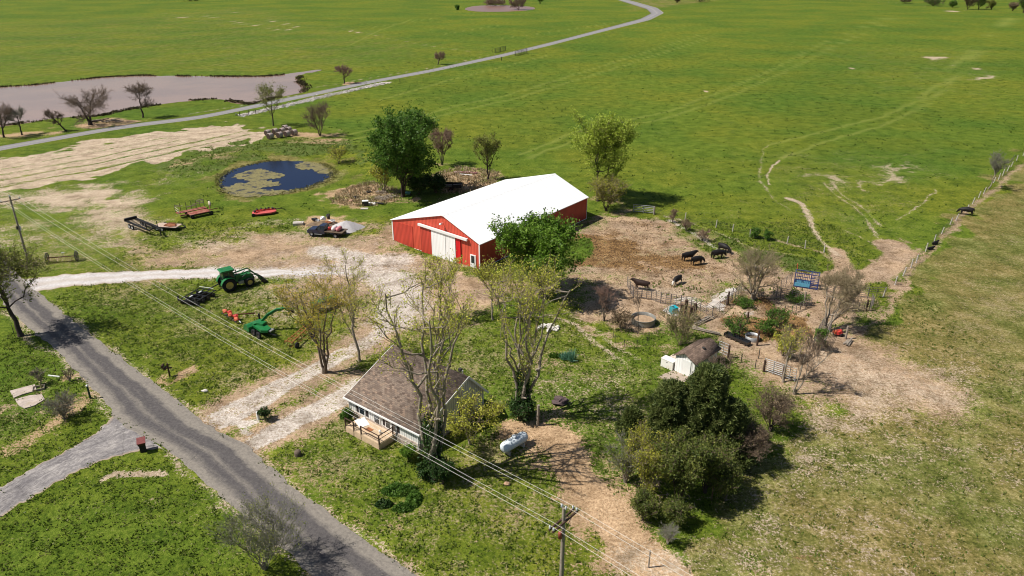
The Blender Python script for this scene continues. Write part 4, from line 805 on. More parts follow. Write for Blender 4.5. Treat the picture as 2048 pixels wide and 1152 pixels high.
T('bare_tree', 'leafless tree with yellowish tips by the silver gate', (1566, 764), 640, 78, lo=.3, limbs=14, secs=9, twigs=6, fine=2, leaf=(800, .14, LYEL, .1), twigm=TWIGT, tw=.012, bark=BARKG, seed=26, tr=.13, up=.4, lean=(.06, 0))
T('bare_tree', 'leaning leafless tree right of the silver gate', (1588, 788), 655, 92, lo=.25, limbs=14, secs=9, twigs=7, fine=2, twigm=TWIG, tw=.012, bark=BARKG, seed=27, tr=.13, lean=(.28, 0), stems=2, spread=.6, up=.4)
T('bare_shrub', 'big grey leafless shrub at the road edge bottom left', (530, 1138), 1022, 185, 'shrub', lo=.02, stems=12, spread=.95, limbs=24, secs=8, twigs=7, fine=2, leaf=(3500, .1, LOLV, .14), twigm=TWIGG, bark=BARKG, tw=.011, seed=28, tr=.09, up=.35)
sh = dict(lo=.03, spread=.85, cat='shrub')
T('yellow_shrub', 'yellowish shrub left of the dark green scrap corner tree', (768, 385), 325, 62, **sh, stems=6, limbs=18, secs=8, twigs=6, leaf=(1700, .3, LYEL, .2), bark=BARK, tw=.02, seed=31, up=.5)
T('brown_shrub', 'tangled olive brown shrub against the rear corner of the barn', (1212, 422), 358, 88, **sh, stems=8, limbs=24, secs=9, twigs=7, fine=1, leaf=(5000, .22, LOLY, .3), bark=BARKD, twigm=TWIGT, tw=.02, seed=32)
T('undergrowth', 'dark undergrowth below the right side of the dense dark green tree', (838, 388), 350, 66, **sh, stems=5, limbs=16, secs=8, twigs=6, leaf=(6000, .3, IVY, .3), seed=64)
T('undergrowth', 'dark undergrowth between junk car and dark trailer', (872, 386), 352, 50, **sh, stems=5, limbs=14, secs=8, twigs=6, leaf=(4000, .3, IVY, .3), seed=65)
T('yellow_shrub', 'small yellow green shrub at the right bank of the round pond', (678, 327), 292, 44, **sh, stems=5, limbs=14, secs=7, twigs=5, leaf=(1200, .28, LYEL, .2), bark=BARK, tw=.02, seed=33)
T('grey_shrub', 'grey brown thorny shrub on the grass left of the road', (128, 838), 795, 72, **sh, stems=8, limbs=18, secs=8, twigs=7, fine=2, leaf=(1200, .1, LBRN, .15), twigm=TWIGG, bark=BARKG, tw=.011, seed=34)
T('grey_shrub', 'small dry grey shrub behind the broken concrete slabs', (82, 768), 738, 30, **sh, stems=6, limbs=12, secs=7, twigs=6, fine=2, leaf=(500, .1, LBRN, .1), twigm=TWIGG, bark=BARKG, tw=.011, seed=35)
T('grey_shrub', 'low twiggy shrub beside the road and broken slabs', (140, 762), 735, 34, **sh, stems=4, limbs=8, secs=6, twigs=5, fine=2, twigm=TWIG, bark=BARKG, tw=.011, seed=36)
T('garden_bush', 'round green bush under the house front left corner', (696, 846), 820, 30, **sh, stems=4, limbs=16, secs=7, twigs=6, leaf=(3200, .14, LDEEP, .1), seed=37)
T('garden_bush', 'green bush at the right end of the deck', (817, 921), 896, 36, **sh, stems=4, limbs=16, secs=7, twigs=6, leaf=(3200, .14, LGRN, .1), seed=38)
T('ivy_bush', 'dark round bush at the foot of the pollarded tree', (885, 968), 925, 52, **sh, stems=4, limbs=20, secs=8, twigs=6, leaf=(6500, .15, IVY, .12), seed=39)
T('ivy_bush', 'dark ivy clump left of the pollarded tree foot', (853, 955), 928, 34, **sh, stems=4, limbs=14, secs=8, twigs=6, leaf=(3500, .15, IVY, .12), seed=40)
T('ivy_bush', 'dark leafy clump around the yard tree foot', (1040, 838), 800, 56, **sh, stems=5, limbs=18, secs=8, twigs=6, leaf=(6000, .16, IVY, .16), seed=41)
T('conifer_shrub', 'small dark shrub behind the white utility pedestal', (532, 838), 818, 30, **sh, stems=3, limbs=14, secs=7, twigs=6, leaf=(2600, .12, IVY, .07), seed=42)
T('brush', 'dark dry brush tangle growing against the shed side wall', (1436, 752), 712, 62, **sh, stems=12, limbs=20, secs=6, twigs=4, twigm=TWIG, bark=BARKD, tw=.014, seed=43, up=.5)
T('fence_bush', 'left small green bush in the pasture fence behind the cows', (1510, 476), 458, 26, **sh, stems=3, limbs=12, secs=7, twigs=5, leaf=(1500, .2, LDEEP, .12), seed=45)
T('fence_bush', 'right small green bush in the pasture fence behind the cows', (1534, 480), 464, 20, **sh, stems=3, limbs=10, secs=7, twigs=5, leaf=(1100, .2, LDEEP, .12), seed=46)
for i, (x, y, ty, wp, lb) in enumerate(((1345, 445, 418, 24, 'brown bramble thicket nearest the pale gate'), (1372, 462, 440, 26, 'brown bramble thicket in the middle of the yard fence'), (1405, 482, 458, 28, 'brown bramble thicket nearest the cows'))):
    T('bramble', lb, (x, y), ty, wp, **sh, stems=5, limbs=10, secs=7, twigs=5, fine=1, twigm=TWIGP, leaf=(350, .16, LBRN, .15), tw=.016, seed=47 + i)
for i, (x, y, ty, wp, lb) in enumerate(((1470, 668, 640, 60, 'weedy green bush in the left corner of the small pen'), (1552, 655, 622, 50, 'long dark green weedy bush at the right of the small pen'), (1530, 668, 645, 40, 'weedy green bush beside the right pen fence'), (1488, 612, 600, 40, 'low weeds under the corral tree'),
                                    (1590, 605, 588, 50, 'low dark weeds behind the long cattle panels'), (1565, 712, 672, 60, 'bright yellow green bush behind the leafless gate tree'), (1636, 700, 655, 30, 'dark weeds growing through the right pen panels'), (1240, 655, 625, 55, 'reddish bramble patch below the round metal tank'))):
    T('weed_bush', lb, (x, y), ty, wp, **sh, stems=4, limbs=12, secs=6, twigs=5, leaf=(1700, .17, (LYEL if i == 5 else LBRN if i == 7 else LDEEP), .15), twigm=TWIGP if i == 7 else TWIG, tw=.012, seed=52 + i, flat=.4)
# conifers and the thicket
T('low_limb_tree', 'low yellow green leafy boughs beside the house right gable', (940, 888), 800, 150, lo=.0, stems=4, spread=.8, limbs=14, secs=6, twigs=5, leaf=(3600, .17, LYEL, .16), bark=BARKG, seed=85, tr=.1, up=.3)
def pine(name, label, base, ty, wpx, n, seed, lean=(0, 0), mt=None, size=.26):
    rg = np.random.default_rng(seed); P = G(*base); h = GH(base, ty); rad = wpx / 2 / ppm(P); t = thing(name, label, 'pine tree', P)
    wood = [(np.array([[0, 0, -.2]]), np.array([[0, 0, h * .95]]), np.array([h * .025]), np.array([.03]))]
    # limb tips on a lumpy cone, tufts of needles at every tip
    z = rg.uniform(.12, 1., n) ** .9; pr = rad * np.sqrt(np.clip(1.05 - z, 0, 1)) * (1 + .12 * np.sin(z * 9)); an = rg.uniform(0, 2 * PI, n)
    lump = 1 + .24 * np.sin(an * 3 + z * 6 + seed) + .16 * np.sin(an * 7 - z * 15); rr = pr * lump * rg.uniform(.55, 1.02, n) ** .6
    tip = np.stack([np.cos(an) * rr, np.sin(an) * rr, z * h], 1)
    m_ = min(n, 420); A = tip[:m_] * [.05, .05, .86]; B = np.stack([A, (A + tip[:m_]) / 2 + [0, 0, -.1], tip[:m_]], 1)
    _, sg = bezseg(B, np.full(m_, .05), np.full(m_, .015), 3); wood.append(sg); V, F = tubes(*cat_(wood), k=5); fast('trunk', V, F, BARKD, t)
    k = 26; c = np.repeat(tip, k, 0) + rg.normal(0, .1, (n * k, 3)); od = vnorm(np.repeat(np.stack([np.cos(an) * .6, np.sin(an) * .6, np.full(n, .9)], 1), k, 0) + rg.normal(0, .75, (n * k, 3)))
    s_ = np.cross(od, vnorm(rg.normal(size=(n * k, 3)))); s_ = vnorm(s_) * .045; ln = size * rg.uniform(.7, 1.5, (n * k, 1))
    V = np.stack([c - s_, c + s_, c + s_ * .6 + od * ln, c - s_ * .6 + od * ln], 1).reshape(-1, 3); fast('crown', V, np.arange(4 * n * k).reshape(-1, 4), mt or LPIN, t); return t
pine('pine_tree', 'tallest dark pine in the thicket before the shed', (1402, 912), 738, 116, 1400, 1)
pine('pine_tree', 'dark pine on the left shoulder of the thicket', (1332, 905), 770, 96, 1000, 2)
pine('pine_tree', 'dark pine at the right side of the thicket', (1448, 925), 805, 88, 900, 3)
pine('pine_tree', 'small young pine left of the thicket', (1262, 868), 822, 46, 600, 4)
th_ = dict(cat='shrub', lo=.04, spread=.8)
T('thicket_tree', 'bright yellow green tree at the front of the thicket', (1290, 985), 872, 120, lo=.1, stems=4, spread=.6, limbs=24, secs=9, twigs=7, leaf=(6500, .15, LOLY, .16), bark=BARKG, twigm=TWIGT, seed=71, up=.35)
T('grey_thicket_shrub', 'grey leafless shrub on the left edge of the thicket', (1250, 965), 880, 88, **th_, stems=7, limbs=22, secs=9, twigs=7, fine=2, leaf=(2200, .13, LOLV, .14), twigm=TWIGG, bark=BARKG, tw=.013, seed=72)
T('thicket_tree', 'dark olive bushy tree in the middle of the thicket', (1355, 1010), 885, 120, lo=.05, stems=4, spread=.6, limbs=28, secs=9, twigs=7, leaf=(12000, .18, LTHK, .18), bark=BARKD, seed=73)
T('thicket_tree', 'dull olive bushy tree right of the thicket middle', (1410, 985), 880, 110, lo=.05, stems=4, spread=.6, limbs=26, secs=9, twigs=7, leaf=(9000, .17, LTHK, .18), bark=BARKD, seed=74)
T('brown_thicket_shrub', 'reddish brown leafless shrub at the right of the thicket', (1490, 935), 858, 92, **th_, stems=8, limbs=24, secs=9, twigs=8, fine=2, leaf=(2200, .12, LBRN, .14), twigm=TWIG, bark=BARKD, tw=.013, seed=75)
T('brown_thicket_shrub', 'brown dry shrub under the leaning gate tree', (1540, 862), 788, 96, **th_, stems=7, limbs=22, secs=9, twigs=7, fine=2, leaf=(3000, .13, LBRN, .18), twigm=TWIG, bark=BARKD, tw=.013, seed=76)
T('thicket_shrub', 'low deep green growth between shed lawn and thicket', (1475, 868), 828, 80, **th_, stems=6, limbs=20, secs=8, twigs=6, leaf=(7000, .15, LTHK, .18), seed=77)
T('thicket_shrub', 'dull green low shrub at the lower tip of the thicket', (1352, 1052), 1005, 60, **th_, stems=5, limbs=18, secs=8, twigs=6, leaf=(4500, .13, LTHK, .16), seed=78)
T('thicket_shrub', 'low green shrub along the thicket left lower edge', (1285, 1040), 998, 70, **th_, stems=5, limbs=18, secs=8, twigs=6, leaf=(4500, .13, LTHK, .16), seed=79)
T('grey_thicket_shrub', 'dry grey twigs below the thicket tip', (1335, 1088), 1048, 60, **th_, stems=5, limbs=14, secs=8, twigs=6, fine=1, twigm=TWIGG, bark=BARKG, tw=.01, seed=80)
T('thicket_shrub', 'dark shrub in the shade between thicket and right pasture', (1450, 1000), 935, 80, **th_, stems=5, limbs=20, secs=8, twigs=6, leaf=(5000, .15, LTHK, .18), seed=81)
T('grey_thicket_shrub', 'tangled grey brush beside the lower right of the thicket', (1425, 920), 830, 60, **th_, stems=6, limbs=16, secs=8, twigs=6, fine=1, twigm=TWIG, bark=BARKD, tw=.013, seed=82)
# far shrubs at the top edge
for i, (x, y, ty, wp, mt, lb) in enumerate(((1866, 12, -4, 42, LDEEP, 'wide dark shrub left of the top right hedge'), (1905, 15, 2, 16, LDEEP, 'small dark shrub in the gap of the top right hedge'), (1935, 19, -8, 30, LBRN, 'brown shrub in the top right hedge'), (1957, 19, -10, 24, LDEEP, 'dark green conical shrub in the top right hedge'), (1982, 20, 0, 22, LOLV, 'olive shrub in the top right hedge'), (2025, 22, 4, 18, LBRN, 'thin brown shrub near the top right corner'), (2046, 26, -6, 26, LDEEP, 'dark shrub at the top right corner'),
                                    (1810, 7, -4, 26, LBRN, 'low brown brush left of the top right hedge'), (1080, 8, -12, 16, LDEEP, 'dark trunked tree above the far pond'), (1037, 19, -2, 40, LBRN, 'bare reddish brush along the far pond'), (915, 20, 11, 9, LDEEP, 'tiny dark conifer left of the far pond'), (990, 12, 2, 50, LBRN, 'dry reeds on the far bank of the far pond'), (1354, 6, -6, 20, LBRN, 'bare brush below the top edge by the lane bend'), (1400, 4, -8, 44, LDEEP, 'dark hedge clump by the lane bend'), (380, 2, -8, 40, LDEEP, 'dark clump at the top edge left'))):
    T('far_shrub', lb, (x, y), ty, wp, cat='shrub', lo=.02, stems=5, spread=.9, limbs=16, secs=8, twigs=5, leaf=(2200, .8 if y < 30 else .5, mt, .5), bark=BARKD, tw=.09, tr=.3, seed=90 + i, flat=.3)
# ------------------------------------------------------------------ utility poles and wires
def upole(label, top, h, ang, dbl, tx):
    t = thing('utility_pole', label, 'utility pole', (top.x, top.y, 0), ang, 'utility poles along the road')
    MB().tube((0, 0, -.3), (0, 0, h), .17, .11, 10).build('pole', WOOD, t)
    for q in ((-.14, .14) if dbl else (.14,)):
        c = MB().box((0, q, h - (.95 if dbl else .6)), (2.5, .09, .12)).build('crossarm', DWOOD, t)
        for sx in (-1, 1): MB().bar((sx * .75, q, h - (.95 if dbl else .6)), (0, q, h - 1.6), .03, .04).build('brace', DARK, c)
    INS = mat('grey_insulator', (.62, .64, .66), .3, var=.1)
    for x in (-1.15, 1.15):
        for q in ((-.14, .14) if dbl else (.14,)):
            z = h - (.9 if dbl else .55); MB().lathe((x, q, z), [(.02, 0), (.075, .05), (.06, .12), (.08, .18), (.03, .27)], 8).build('insulator', INS, t)
    for q in ((-.16, .16) if dbl else (0,)): MB().lathe((0, q, h - .05), [(.02, 0), (.075, .05), (.06, .14), (.08, .2), (.03, .3)], 8).build('insulator', INS, t)
    if tx: MB().lathe((-.3, 0, h - 1.9), [(0, -.25), (.12, -.25), (.13, .2), (.1, .26), (0, .28)], 10).build('fuse_box', mat('red_fuse_box', (.3, .07, .05), .6), t)
    else: MB().box((-.2, 0, h - 4.6), (.2, .25, .5)).build('meter_box', DARK, t); MB().tube((.19, .0, h - 5.1), (.19, 0, h - 4.4), .1).build('fuse_box', INS, t)
    return t
hp = 10.2; p1 = G(58, 527); p2 = G(1128, 1016, hp); dirw = math.atan2(p2.y - p1.y, p2.x - p1.x)
upole('weathered pole with a single crossarm left of the white gravel drive', p1, hp, dirw + PI / 2, False, False)
upole('weathered pole with double crossarm at the bottom of the photo', Vector((p2.x, p2.y, 0)), hp, dirw + PI / 2, True, True)
WIREM = mat('bright_wire', (.6, .59, .54), .5, var=.05)
ux = Vector((math.cos(dirw + PI / 2), math.sin(dirw + PI / 2), 0)); dv = Vector((math.cos(dirw), math.sin(dirw), 0))
def wire(label, off, z, zz, r=.012):
    b = MB(); A = Vector((p1.x, p1.y, 0)) + ux * off + Vector((0, 0, z)); B = Vector((p2.x, p2.y, 0)) + ux * off + Vector((0, 0, zz)); span = (B - A).length
    for P0, P3, n, sag in ((A - dv * 80, A, 6, 1.), (A, B, 22, 1.1), (B, B + dv * 45, 6, .5)):
        pts = []
        for i in range(n + 1):
            t = i / n; q = P0.lerp(P3, t); q.z -= 4 * sag * t * (1 - t); pts.append(q)
        b.path(pts, r, 4)
    return tag(b.build('power_line', WIREM), label, 'power line', 'power lines between the utility poles')
wire('uppermost power line, on the far crossarm end', 1.15, hp - .3, hp - .65); wire('power line on the pole tops', 0., hp + .25, hp + .2)
wire('power line on the near crossarm end', -1.15, hp - .3, hp - .65); wire('thin power line just above the near crossarm line', -1.0, hp - .1, hp - .45, .011)
# ------------------------------------------------------------------ wheels and machines
def wheel(parent, c, r, wd, rimm, rr=.55, name='wheel', lugs=0, axis='y'):
    w_ = thing(name, None, None, c); w_.parent = parent
    b = MB(); h = wd / 2; b.lathe((0, 0, 0), [(r * rr, -h * .8), (r * .9, -h), (r, -h * .7), (r, h * .7), (r * .9, h), (r * rr, h * .8)], 22, 'y')
    for i in range(lugs):
        a = 2 * PI * i / lugs; b.box((math.cos(a) * r, (h * .45 if i % 2 else -h * .45), math.sin(a) * r), (.07, h * 1., .1), 0, 0, -a)
    b.build('tyre', RUBBER, w_)
    b = MB(); b.lathe((0, 0, 0), [(0, -h * .45), (r * .2, -h * .5), (r * .3, -h * .3), (r * rr * .95, -h * .35), (r * rr, -h * .8), (r * rr, h * .8), (r * rr * .95, h * .35), (r * .3, h * .3), (r * .2, h * .5), (0, h * .45)], 18, 'y'); b.build('rim', rimm, w_)
    return w_
def tractor():
    # +x forward
    A = G(461, 583); B = G(503, 572.5); yaw = math.atan2(B.y - A.y, B.x - A.x); u = Vector((math.cos(yaw), math.sin(yaw), 0)); n = Vector((-u.y, u.x, 0))
    t = thing('tractor', 'green farm tractor with cab and front loader by the gravel drive', 'tractor', A + n * .95, yaw)
    for s in (-1, 1): wheel(t, (0, .95 * s, .92), .92, .5, YEL, .55, lugs=20)
    for s in (-1, 1): wheel(t, (2.75, .85 * s, .62), .62, .38, YEL, .55, lugs=14)
    b = MB(); b.prism([(.7, 1.0), (3.4, .95), (3.5, 1.35), (3.3, 1.62), (.8, 1.85)], -.36, .36); b.build('hood', GREENP, t)
    b = MB(); b.box((1.2, 0, .8), (3.8, .5, .45)); b.box((2.75, 0, .62), (.25, 1.5, .2)); b.box((0, 0, .92), (.3, 1.7, .3)); b.box((3.45, 0, .85), (.35, .6, .5)); b.build('chassis', DARK, t)
    b = MB(); b.box((1.7, -.45, .75), (.7, .35, .4)); b.box((1.7, .45, .75), (.7, .35, .4)); b.box((2.75, -.6, .95), (.5, .3, .1)); b.build('side_tank', mat('pale_tank', (.5, .48, .36), .6), t)
    cab = thing('cab', None, None, (0, 0, 0)); cab.parent = t
    b = MB()
    for x, y, xt in ((-.6, -.68, -.5), (-.6, .68, -.5), (.95, -.62, .75), (.95, .62, .75), (.2, -.7, .2), (.2, .7, .2)): b.bar((x, y, 1.25), (xt, y * .95, 2.75), .09, .09)
    b.box((.15, 0, 1.3), (1.5, 1.35, .14)); b.build('frame', GREENP, cab)
    b = MB(); b.box((.15, -.66, 2.0), (1.3, .03, 1.3)); b.box((.15, .66, 2.0), (1.3, .03, 1.3)); b.box((-.55, 0, 2.0), (.03, 1.2, 1.3)); b.box((.84, 0, 2.0), (.03, 1.15, 1.3), 0, 0, -.12); b.build('windows', GLASS, cab)
    b = MB(); b.prism([(-.75, 2.72), (1.0, 2.72), (1.08, 2.82), (.95, 2.94), (-.68, 2.94), (-.8, 2.84)], -.8, .8); b.build('cab_roof', GREENP, cab)
    for s in (-1, 1):
        b = MB(); prof = [(math.cos(q) * 1.08, .92 + math.sin(q) * 1.08) for q in [R(20 + 15 * i) for i in range(11)]]; prof += [(math.cos(q) * 1.02, .92 + math.sin(q) * 1.02) for q in [R(170 - 15 * i) for i in range(11)]]
        for i in range(10): b.prism([prof[i], prof[i + 1], prof[20 - i], prof[21 - i]], s * .95 - .28, s * .95 + .28)
        b.build('fender', GREENP, t)
    b = MB(); b.tube((1.25, -.42, 1.6), (1.25, -.42, 2.7), .06); b.build('exhaust', DARK, t)
    for s in (-1, 1):
        b = MB(); b.bar((1.2, .55 * s, 1.9), (3.1, .55 * s, 2.15), .1, .16); b.bar((3.1, .55 * s, 2.15), (4.5, .55 * s, .55), .1, .15); b.bar((1.2, .55 * s, 1.0), (1.2, .55 * s, 2.), .12, .14); b.build('loader_arm', GREENP, t)
        b = MB(); b.tube((1.35, .55 * s, 1.1), (2.7, .55 * s, 1.9), .05); b.tube((3.1, .55 * s, 1.7), (4.4, .55 * s, .95), .045); b.build('hydraulic_ram', BLACKM, t)
    b = MB(); b.bar((3.6, -.55, 1.55), (3.6, .55, 1.55), .09, .09); b.add([(4.5, -1., .15), (4.5, 1., .15), (5.25, 1., .1), (5.25, -1., .1), (4.45, -1., .85), (4.45, 1., .85)], [(0, 1, 2, 3), (0, 4, 5, 1), (0, 3, 4), (1, 5, 2), (3, 2, 1, 0), (1, 5, 4, 0)]); b.build('bucket', BLACKM, t)
    return t
tractor()
def mach(name, label, cat, a, b, side=0.):
    """thing at photo pixel a, +x towards pixel b"""
    return thing(name, label, cat, G(*a), head(a, b))
# disc cultivator behind the tractor
t = mach('cultivator', 'black folding tillage frame hitched behind the tractor', 'cultivator', (398, 600), (440, 579)); t.rotation_euler.z += .12
b = MB()
for y in (-1.25, -.4, .4, 1.25): b.bar((-2., y, .75), (1.9, y, .75), .1, .1)
for x in (-2., -1., 0., 1., 1.9): b.bar((x, -1.35, .72), (x, 1.35, .72), .1, .1)
b.build('frame', BLACKM, t); MB().bar((1.9, 0, .7), (4., 0, .6), .12, .12).build('drawbar', BLACKM, t)
for x in (-1.6, -.6, .4, 1.4):
    b = MB()
    for y in np.arange(-1.3, 1.31, .37): b.lathe((x, y, .3), [(.0, -.02), (.28, .0), (.3, .02), (0, .05)], 10, 'y')
    b.build('disc_gang', DARK, t)
for y in (-1.3, 1.3): MB().box((-2.1, y, 1.), (.12, .2, .7)).build('upright', DARK, t)
for x, y in ((.7, .2), (-.8, .4)): MB().box((x, y, .85), (.5, .14, .1)).build('ram_cover', WHITE, t)
for s in (-.9, .9): wheel(t, (-.1, s, .38), .38, .22, DARK)
MB().bar((1.95, -.9, .95), (1.95, 1.3, .95), .05, .05).build('marker_bar', WHITE, t)
# red field machine
t = mach('hay_tedder', 'red and black narrow hay machine lying in the grass', 'hay machine', (465, 637), (487, 652))
b = MB(); b.bar((-1.9, 0, .5), (1.9, 0, .5), .16, .2); b.build('main_beam', REDM, t)
for i in range(5): MB().blob((-1.6 + i * .8, (-.15, .15)[i % 2], .55), .34, .28, .24, i, 9, 6, .2, True).build('gearbox', ORANGE if i % 2 == 0 else REDM, t)
for i in range(6): MB().box((-1.8 + i * .7, -.3, .25), (.3, .4, .08), .3 * i).build('tine_plate', DARK, t)
MB().bar((.2, .2, .55), (1.6, 2.3, .5), .1, .12).build('drawbar', mat('dark_red_steel', (.12, .03, .025), .6), t); MB().tube((1.7, 0, .4), (2.4, -.05, .3), .06).build('pto_shaft', WHITE, t)
# green forage machine
t = mach('forage_harvester', 'green pull type forage machine with curved spout', 'harvester', (520, 665), (545, 678))
b = MB(); b.prism([(-1.7, .35), (-1.5, .95), (-.9, 1.1), (-.5, .9), (-.5, .3)], -1.1, 1.0); b.build('pickup_header', GREENP, t)
b = MB(); b.slab([(-.4, -.5), (1.5, -.7), (2.1, -.2), (1.9, .4), (.4, .7), (-.4, .5)], .75, 1.05); b.build('deck_cover', GREENP, t)
b = MB(); b.box((.2, .3, .9), (.9, .8, .9), .3); b.box((-.5, .2, 1.1), (.5, 1.3, .25)); b.build('cutter_housing', GREENP, t)
b = MB(); pts = [(-.2, .5, 1.2), (.3, 1.1, 2.0), (1., 1.9, 2.6), (1.8, 2.7, 2.75), (2.2, 3.1, 2.5)]
for p_, q_ in zip(pts, pts[1:]): b.bar(p_, q_, .32, .28)
b.build('spout', GREENP, t); MB().bar(pts[-1], (2.5, 3.4, 2.2), .3, .22).build('spout_cap', BLACKM, t)
b = MB(); b.box((1.7, .2, .9), (1.1, .7, .12), .3, .0, .1); b.build('guard_plate', GALV, t)
for c in ((.2, -.9, .42), (1.3, -.95, .42)): wheel(t, c, .42, .25, DARK)
b = MB(); b.bar((.4, -.6, .45), (-1.4, .6, .45), .12, .12); b.bar((1.2, 0, .5), (3., .3, .45), .12, .14); b.build('frame', BLACKM, t); MB().tube((-1.6, 1.1, .9), (-1.6, 1.1, 1.6), .12).build('header_lift', BLACKM, t)
# orange machine under the twin trunk tree
t = mach('orange_rake', 'faded orange frame machine half hidden by the golden leaved tree', 'hay rake', (600, 682), (632, 660)); ORY = mat('faded_orange_steel', (.26, .12, .03), .6, var=.4)
b = MB(); b.bar((-2., -.5, .8), (2.6, .3, .9), .12, .12); b.bar((-2., .5, .7), (2.4, .9, .8), .1, .1)
for x in np.arange(-1.8, 2.4, .6): b.bar((x, -.45, .78), (x + .1, .75, .76), .08, .08)
b.build('frame', ORY, t); MB().bar((2.5, .3, .9), (2.9, .6, 1.5), .12, .2).build('hitch', ORY, t)
for x in np.arange(-1.7, 2.3, .8): MB().lathe((x, 0, .45), [(.42, -.02), (.45, 0), (.42, .02), (.38, 0), (.42, -.02)], 14, 'x').build('rake_wheel', ORY, t)
for c in ((-1.5, -.8, .35), (1.4, -.7, .35)): wheel(t, c, .35, .2, DARK)
# green planter behind the trees
t = mach('seed_drill', 'green hopper implement behind the golden and slender trees', 'seed drill', (650, 618), (690, 637))
b = MB(); b.prism([(-.35, .9), (.35, .9), (.5, 1.35), (-.5, 1.35)], -1.7, 1.7, 'y'); b.build('hopper', GREENP, t); b = MB(); b.bar((0, -1.9, .7), (0, 1.9, .7), .14, .14); b.bar((0, 0, .7), (-2.6, .2, .5), .1, .12); b.build('frame', DARK, t)
for y in (-1.5, -.75, 0, .75, 1.5): MB().lathe((-.4, y, .25), [(0, -.02), (.24, 0), (0, .02)], 10, 'y').build('coulter', DARK, t)
for y in (-1.9, 1.9): wheel(t, (0, y, .4), .4, .22, YEL)
# gooseneck trailer frame
t = mach('gooseneck_trailer', 'long black gooseneck trailer frame with white hubs', 'trailer', (285, 459), (333, 474)); t.rotation_euler.z = head((268, 447), (334, 474))
b = MB()
for y in (-.75, .75): b.bar((-3.6, y, .95), (4.2, y, .95), .14, .26)
for x in np.arange(-3.5, 4.2, .7): b.bar((x, -.95, 1.02), (x, .95, 1.02), .1, .08)
for y in (-1.02, 1.02): b.bar((-3.6, y, 1.0), (3.6, y, 1.0), .06, .14)
b.build('frame', BLACKM, t); b = MB(); b.bar((4.1, -.7, .95), (5., 0, 1.5), .14, .2); b.bar((4.1, .7, .95), (5., 0, 1.5), .14, .2); b.bar((5., 0, 1.5), (6.2, 0, 1.3), .2, .24); b.bar((6.1, 0, 1.3), (6.2, 0, .3), .16, .16); b.build('gooseneck', BLACKM, t)
b = MB(); b.box((-3.6, 0, 1.15), (.25, 2.1, .5)); b.bar((3.6, -.9, 1.), (3.6, -.9, 2.), .1, .1); b.bar((3.6, .9, 1.), (3.6, .9, 2.), .1, .1); b.build('end_rack', BLACKM, t)
for x in (-2.1, -1.1):
    for y in (-1.05, 1.05): wheel(t, (x, y, .4), .4, .24, WHITE, .5)
# car hauler with rusty load
t = mach('flatbed_trailer', 'low flatbed trailer with white wheels and rusty scrap on its deck', 'trailer', (336, 458), (382, 457)); t.rotation_euler.z = head((325, 455), (382, 458))
b = MB(); b.box((0, 0, .62), (4.2, 2., .1)); b.build('deck', mat('dusty_deck', (.5, .38, .3), .85, var=.3), t); b = MB(); b.bar((2.1, -.9, .58), (3.3, 0, .5), .1, .12); b.bar((2.1, .9, .58), (3.3, 0, .5), .1, .12); b.bar((-2.1, -1.02, .6), (2.1, -1.02, .6), .06, .16); b.bar((-2.1, 1.02, .6), (2.1, 1.02, .6), .06, .16); b.build('frame', BLACKM, t)
for x in (-1.2, -.3):
    for y in (-1.15, 1.15): wheel(t, (x, y, .36), .36, .2, WHITE, .55)
tt_ = thing('scrap_load', 'rusty iron scrap heaped on the flatbed trailer', 'scrap', t.matrix_basis @ Vector((.6, 0, .67)) if False else (0, 0, 0))
def onto(o, x, y, z, rz=0):
    c_, s_2 = math.cos(o.rotation_euler.z), math.sin(o.rotation_euler.z); return Vector((o.location.x + x * c_ - y * s_2, o.location.y + x * s_2 + y * c_, o.location.z + z))
tt_.location = onto(t, .7, 0, .67); tt_.rotation_euler.z = t.rotation_euler.z
MB().blob((0, 0, .05), 1., .75, .22, 3, 12, 5, .35, True).build('iron_plates', RUST, tt_)
for i in range(4): MB().bar((-.9 + i * .4, -.6, .15), (-.6 + i * .3, .7, .3), .08, .06).build('iron_bar', RUST, tt_)
# bale wagon
t = mach('bale_wagon', 'old red bale wagon with slatted rack', 'wagon', (392, 432), (430, 425)); t.rotation_euler.z = head((372, 432), (420, 422)); MAR = mat('faded_maroon', (.3, .09, .065), .75, var=.35, dirt=((.5, .35, .25), .6)); SL = mat('bleached_slats', (.55, .5, .38), .85)
b = MB(); b.box((-.3, 1.0, .9), (5., 1.1, .1)); b.box((.4, -.5, .75), (3.4, 1.4, .1), 0, .1, 0); b.build('deck', MAR, t)
for x in (-2.8, -1.9, -.9, 0, .8, 1.5, 2.2): MB().bar((x, 1.5, .95), (x, 1.5, 2.4), .07, .07).build('stake', DARK, t)
for z, x0, x1 in ((2.3, 1.0, 2.2), (2.05, .9, 2.2), (1.75, .2, 2.2), (2.1, -2.8, -2.), (1.85, -2.8, -1.5), (1.5, -.9, .9)): MB().bar((x0, 1.46, z), (x1, 1.46, z), .03, .13).build('slat', SL, t)
for x in (-2.8, -2.8): pass
b = MB(); b.bar((-2.8, -.3, .95), (-2.8, -.3, 1.9), .07, .07); b.bar((-2.8, -.3, 1.8), (-2.8, 1.5, 1.9), .04, .1); b.bar((-2.8, -.3, 1.4), (-2.8, 1.5, 1.4), .04, .1); b.build('rear_rack', SL, t)
b = MB(); b.bar((-2.6, 0, .6), (2.5, 0, .6), .16, .2); b.bar((2.5, 0, .6), (4., .3, .5), .1, .12); b.bar((2.3, -1.2, .5), (2.3, 1.2, .5), .1, .1); b.bar((-1., -1.2, .5), (-1., 1.2, .5), .1, .1); b.build('frame', MAR, t)
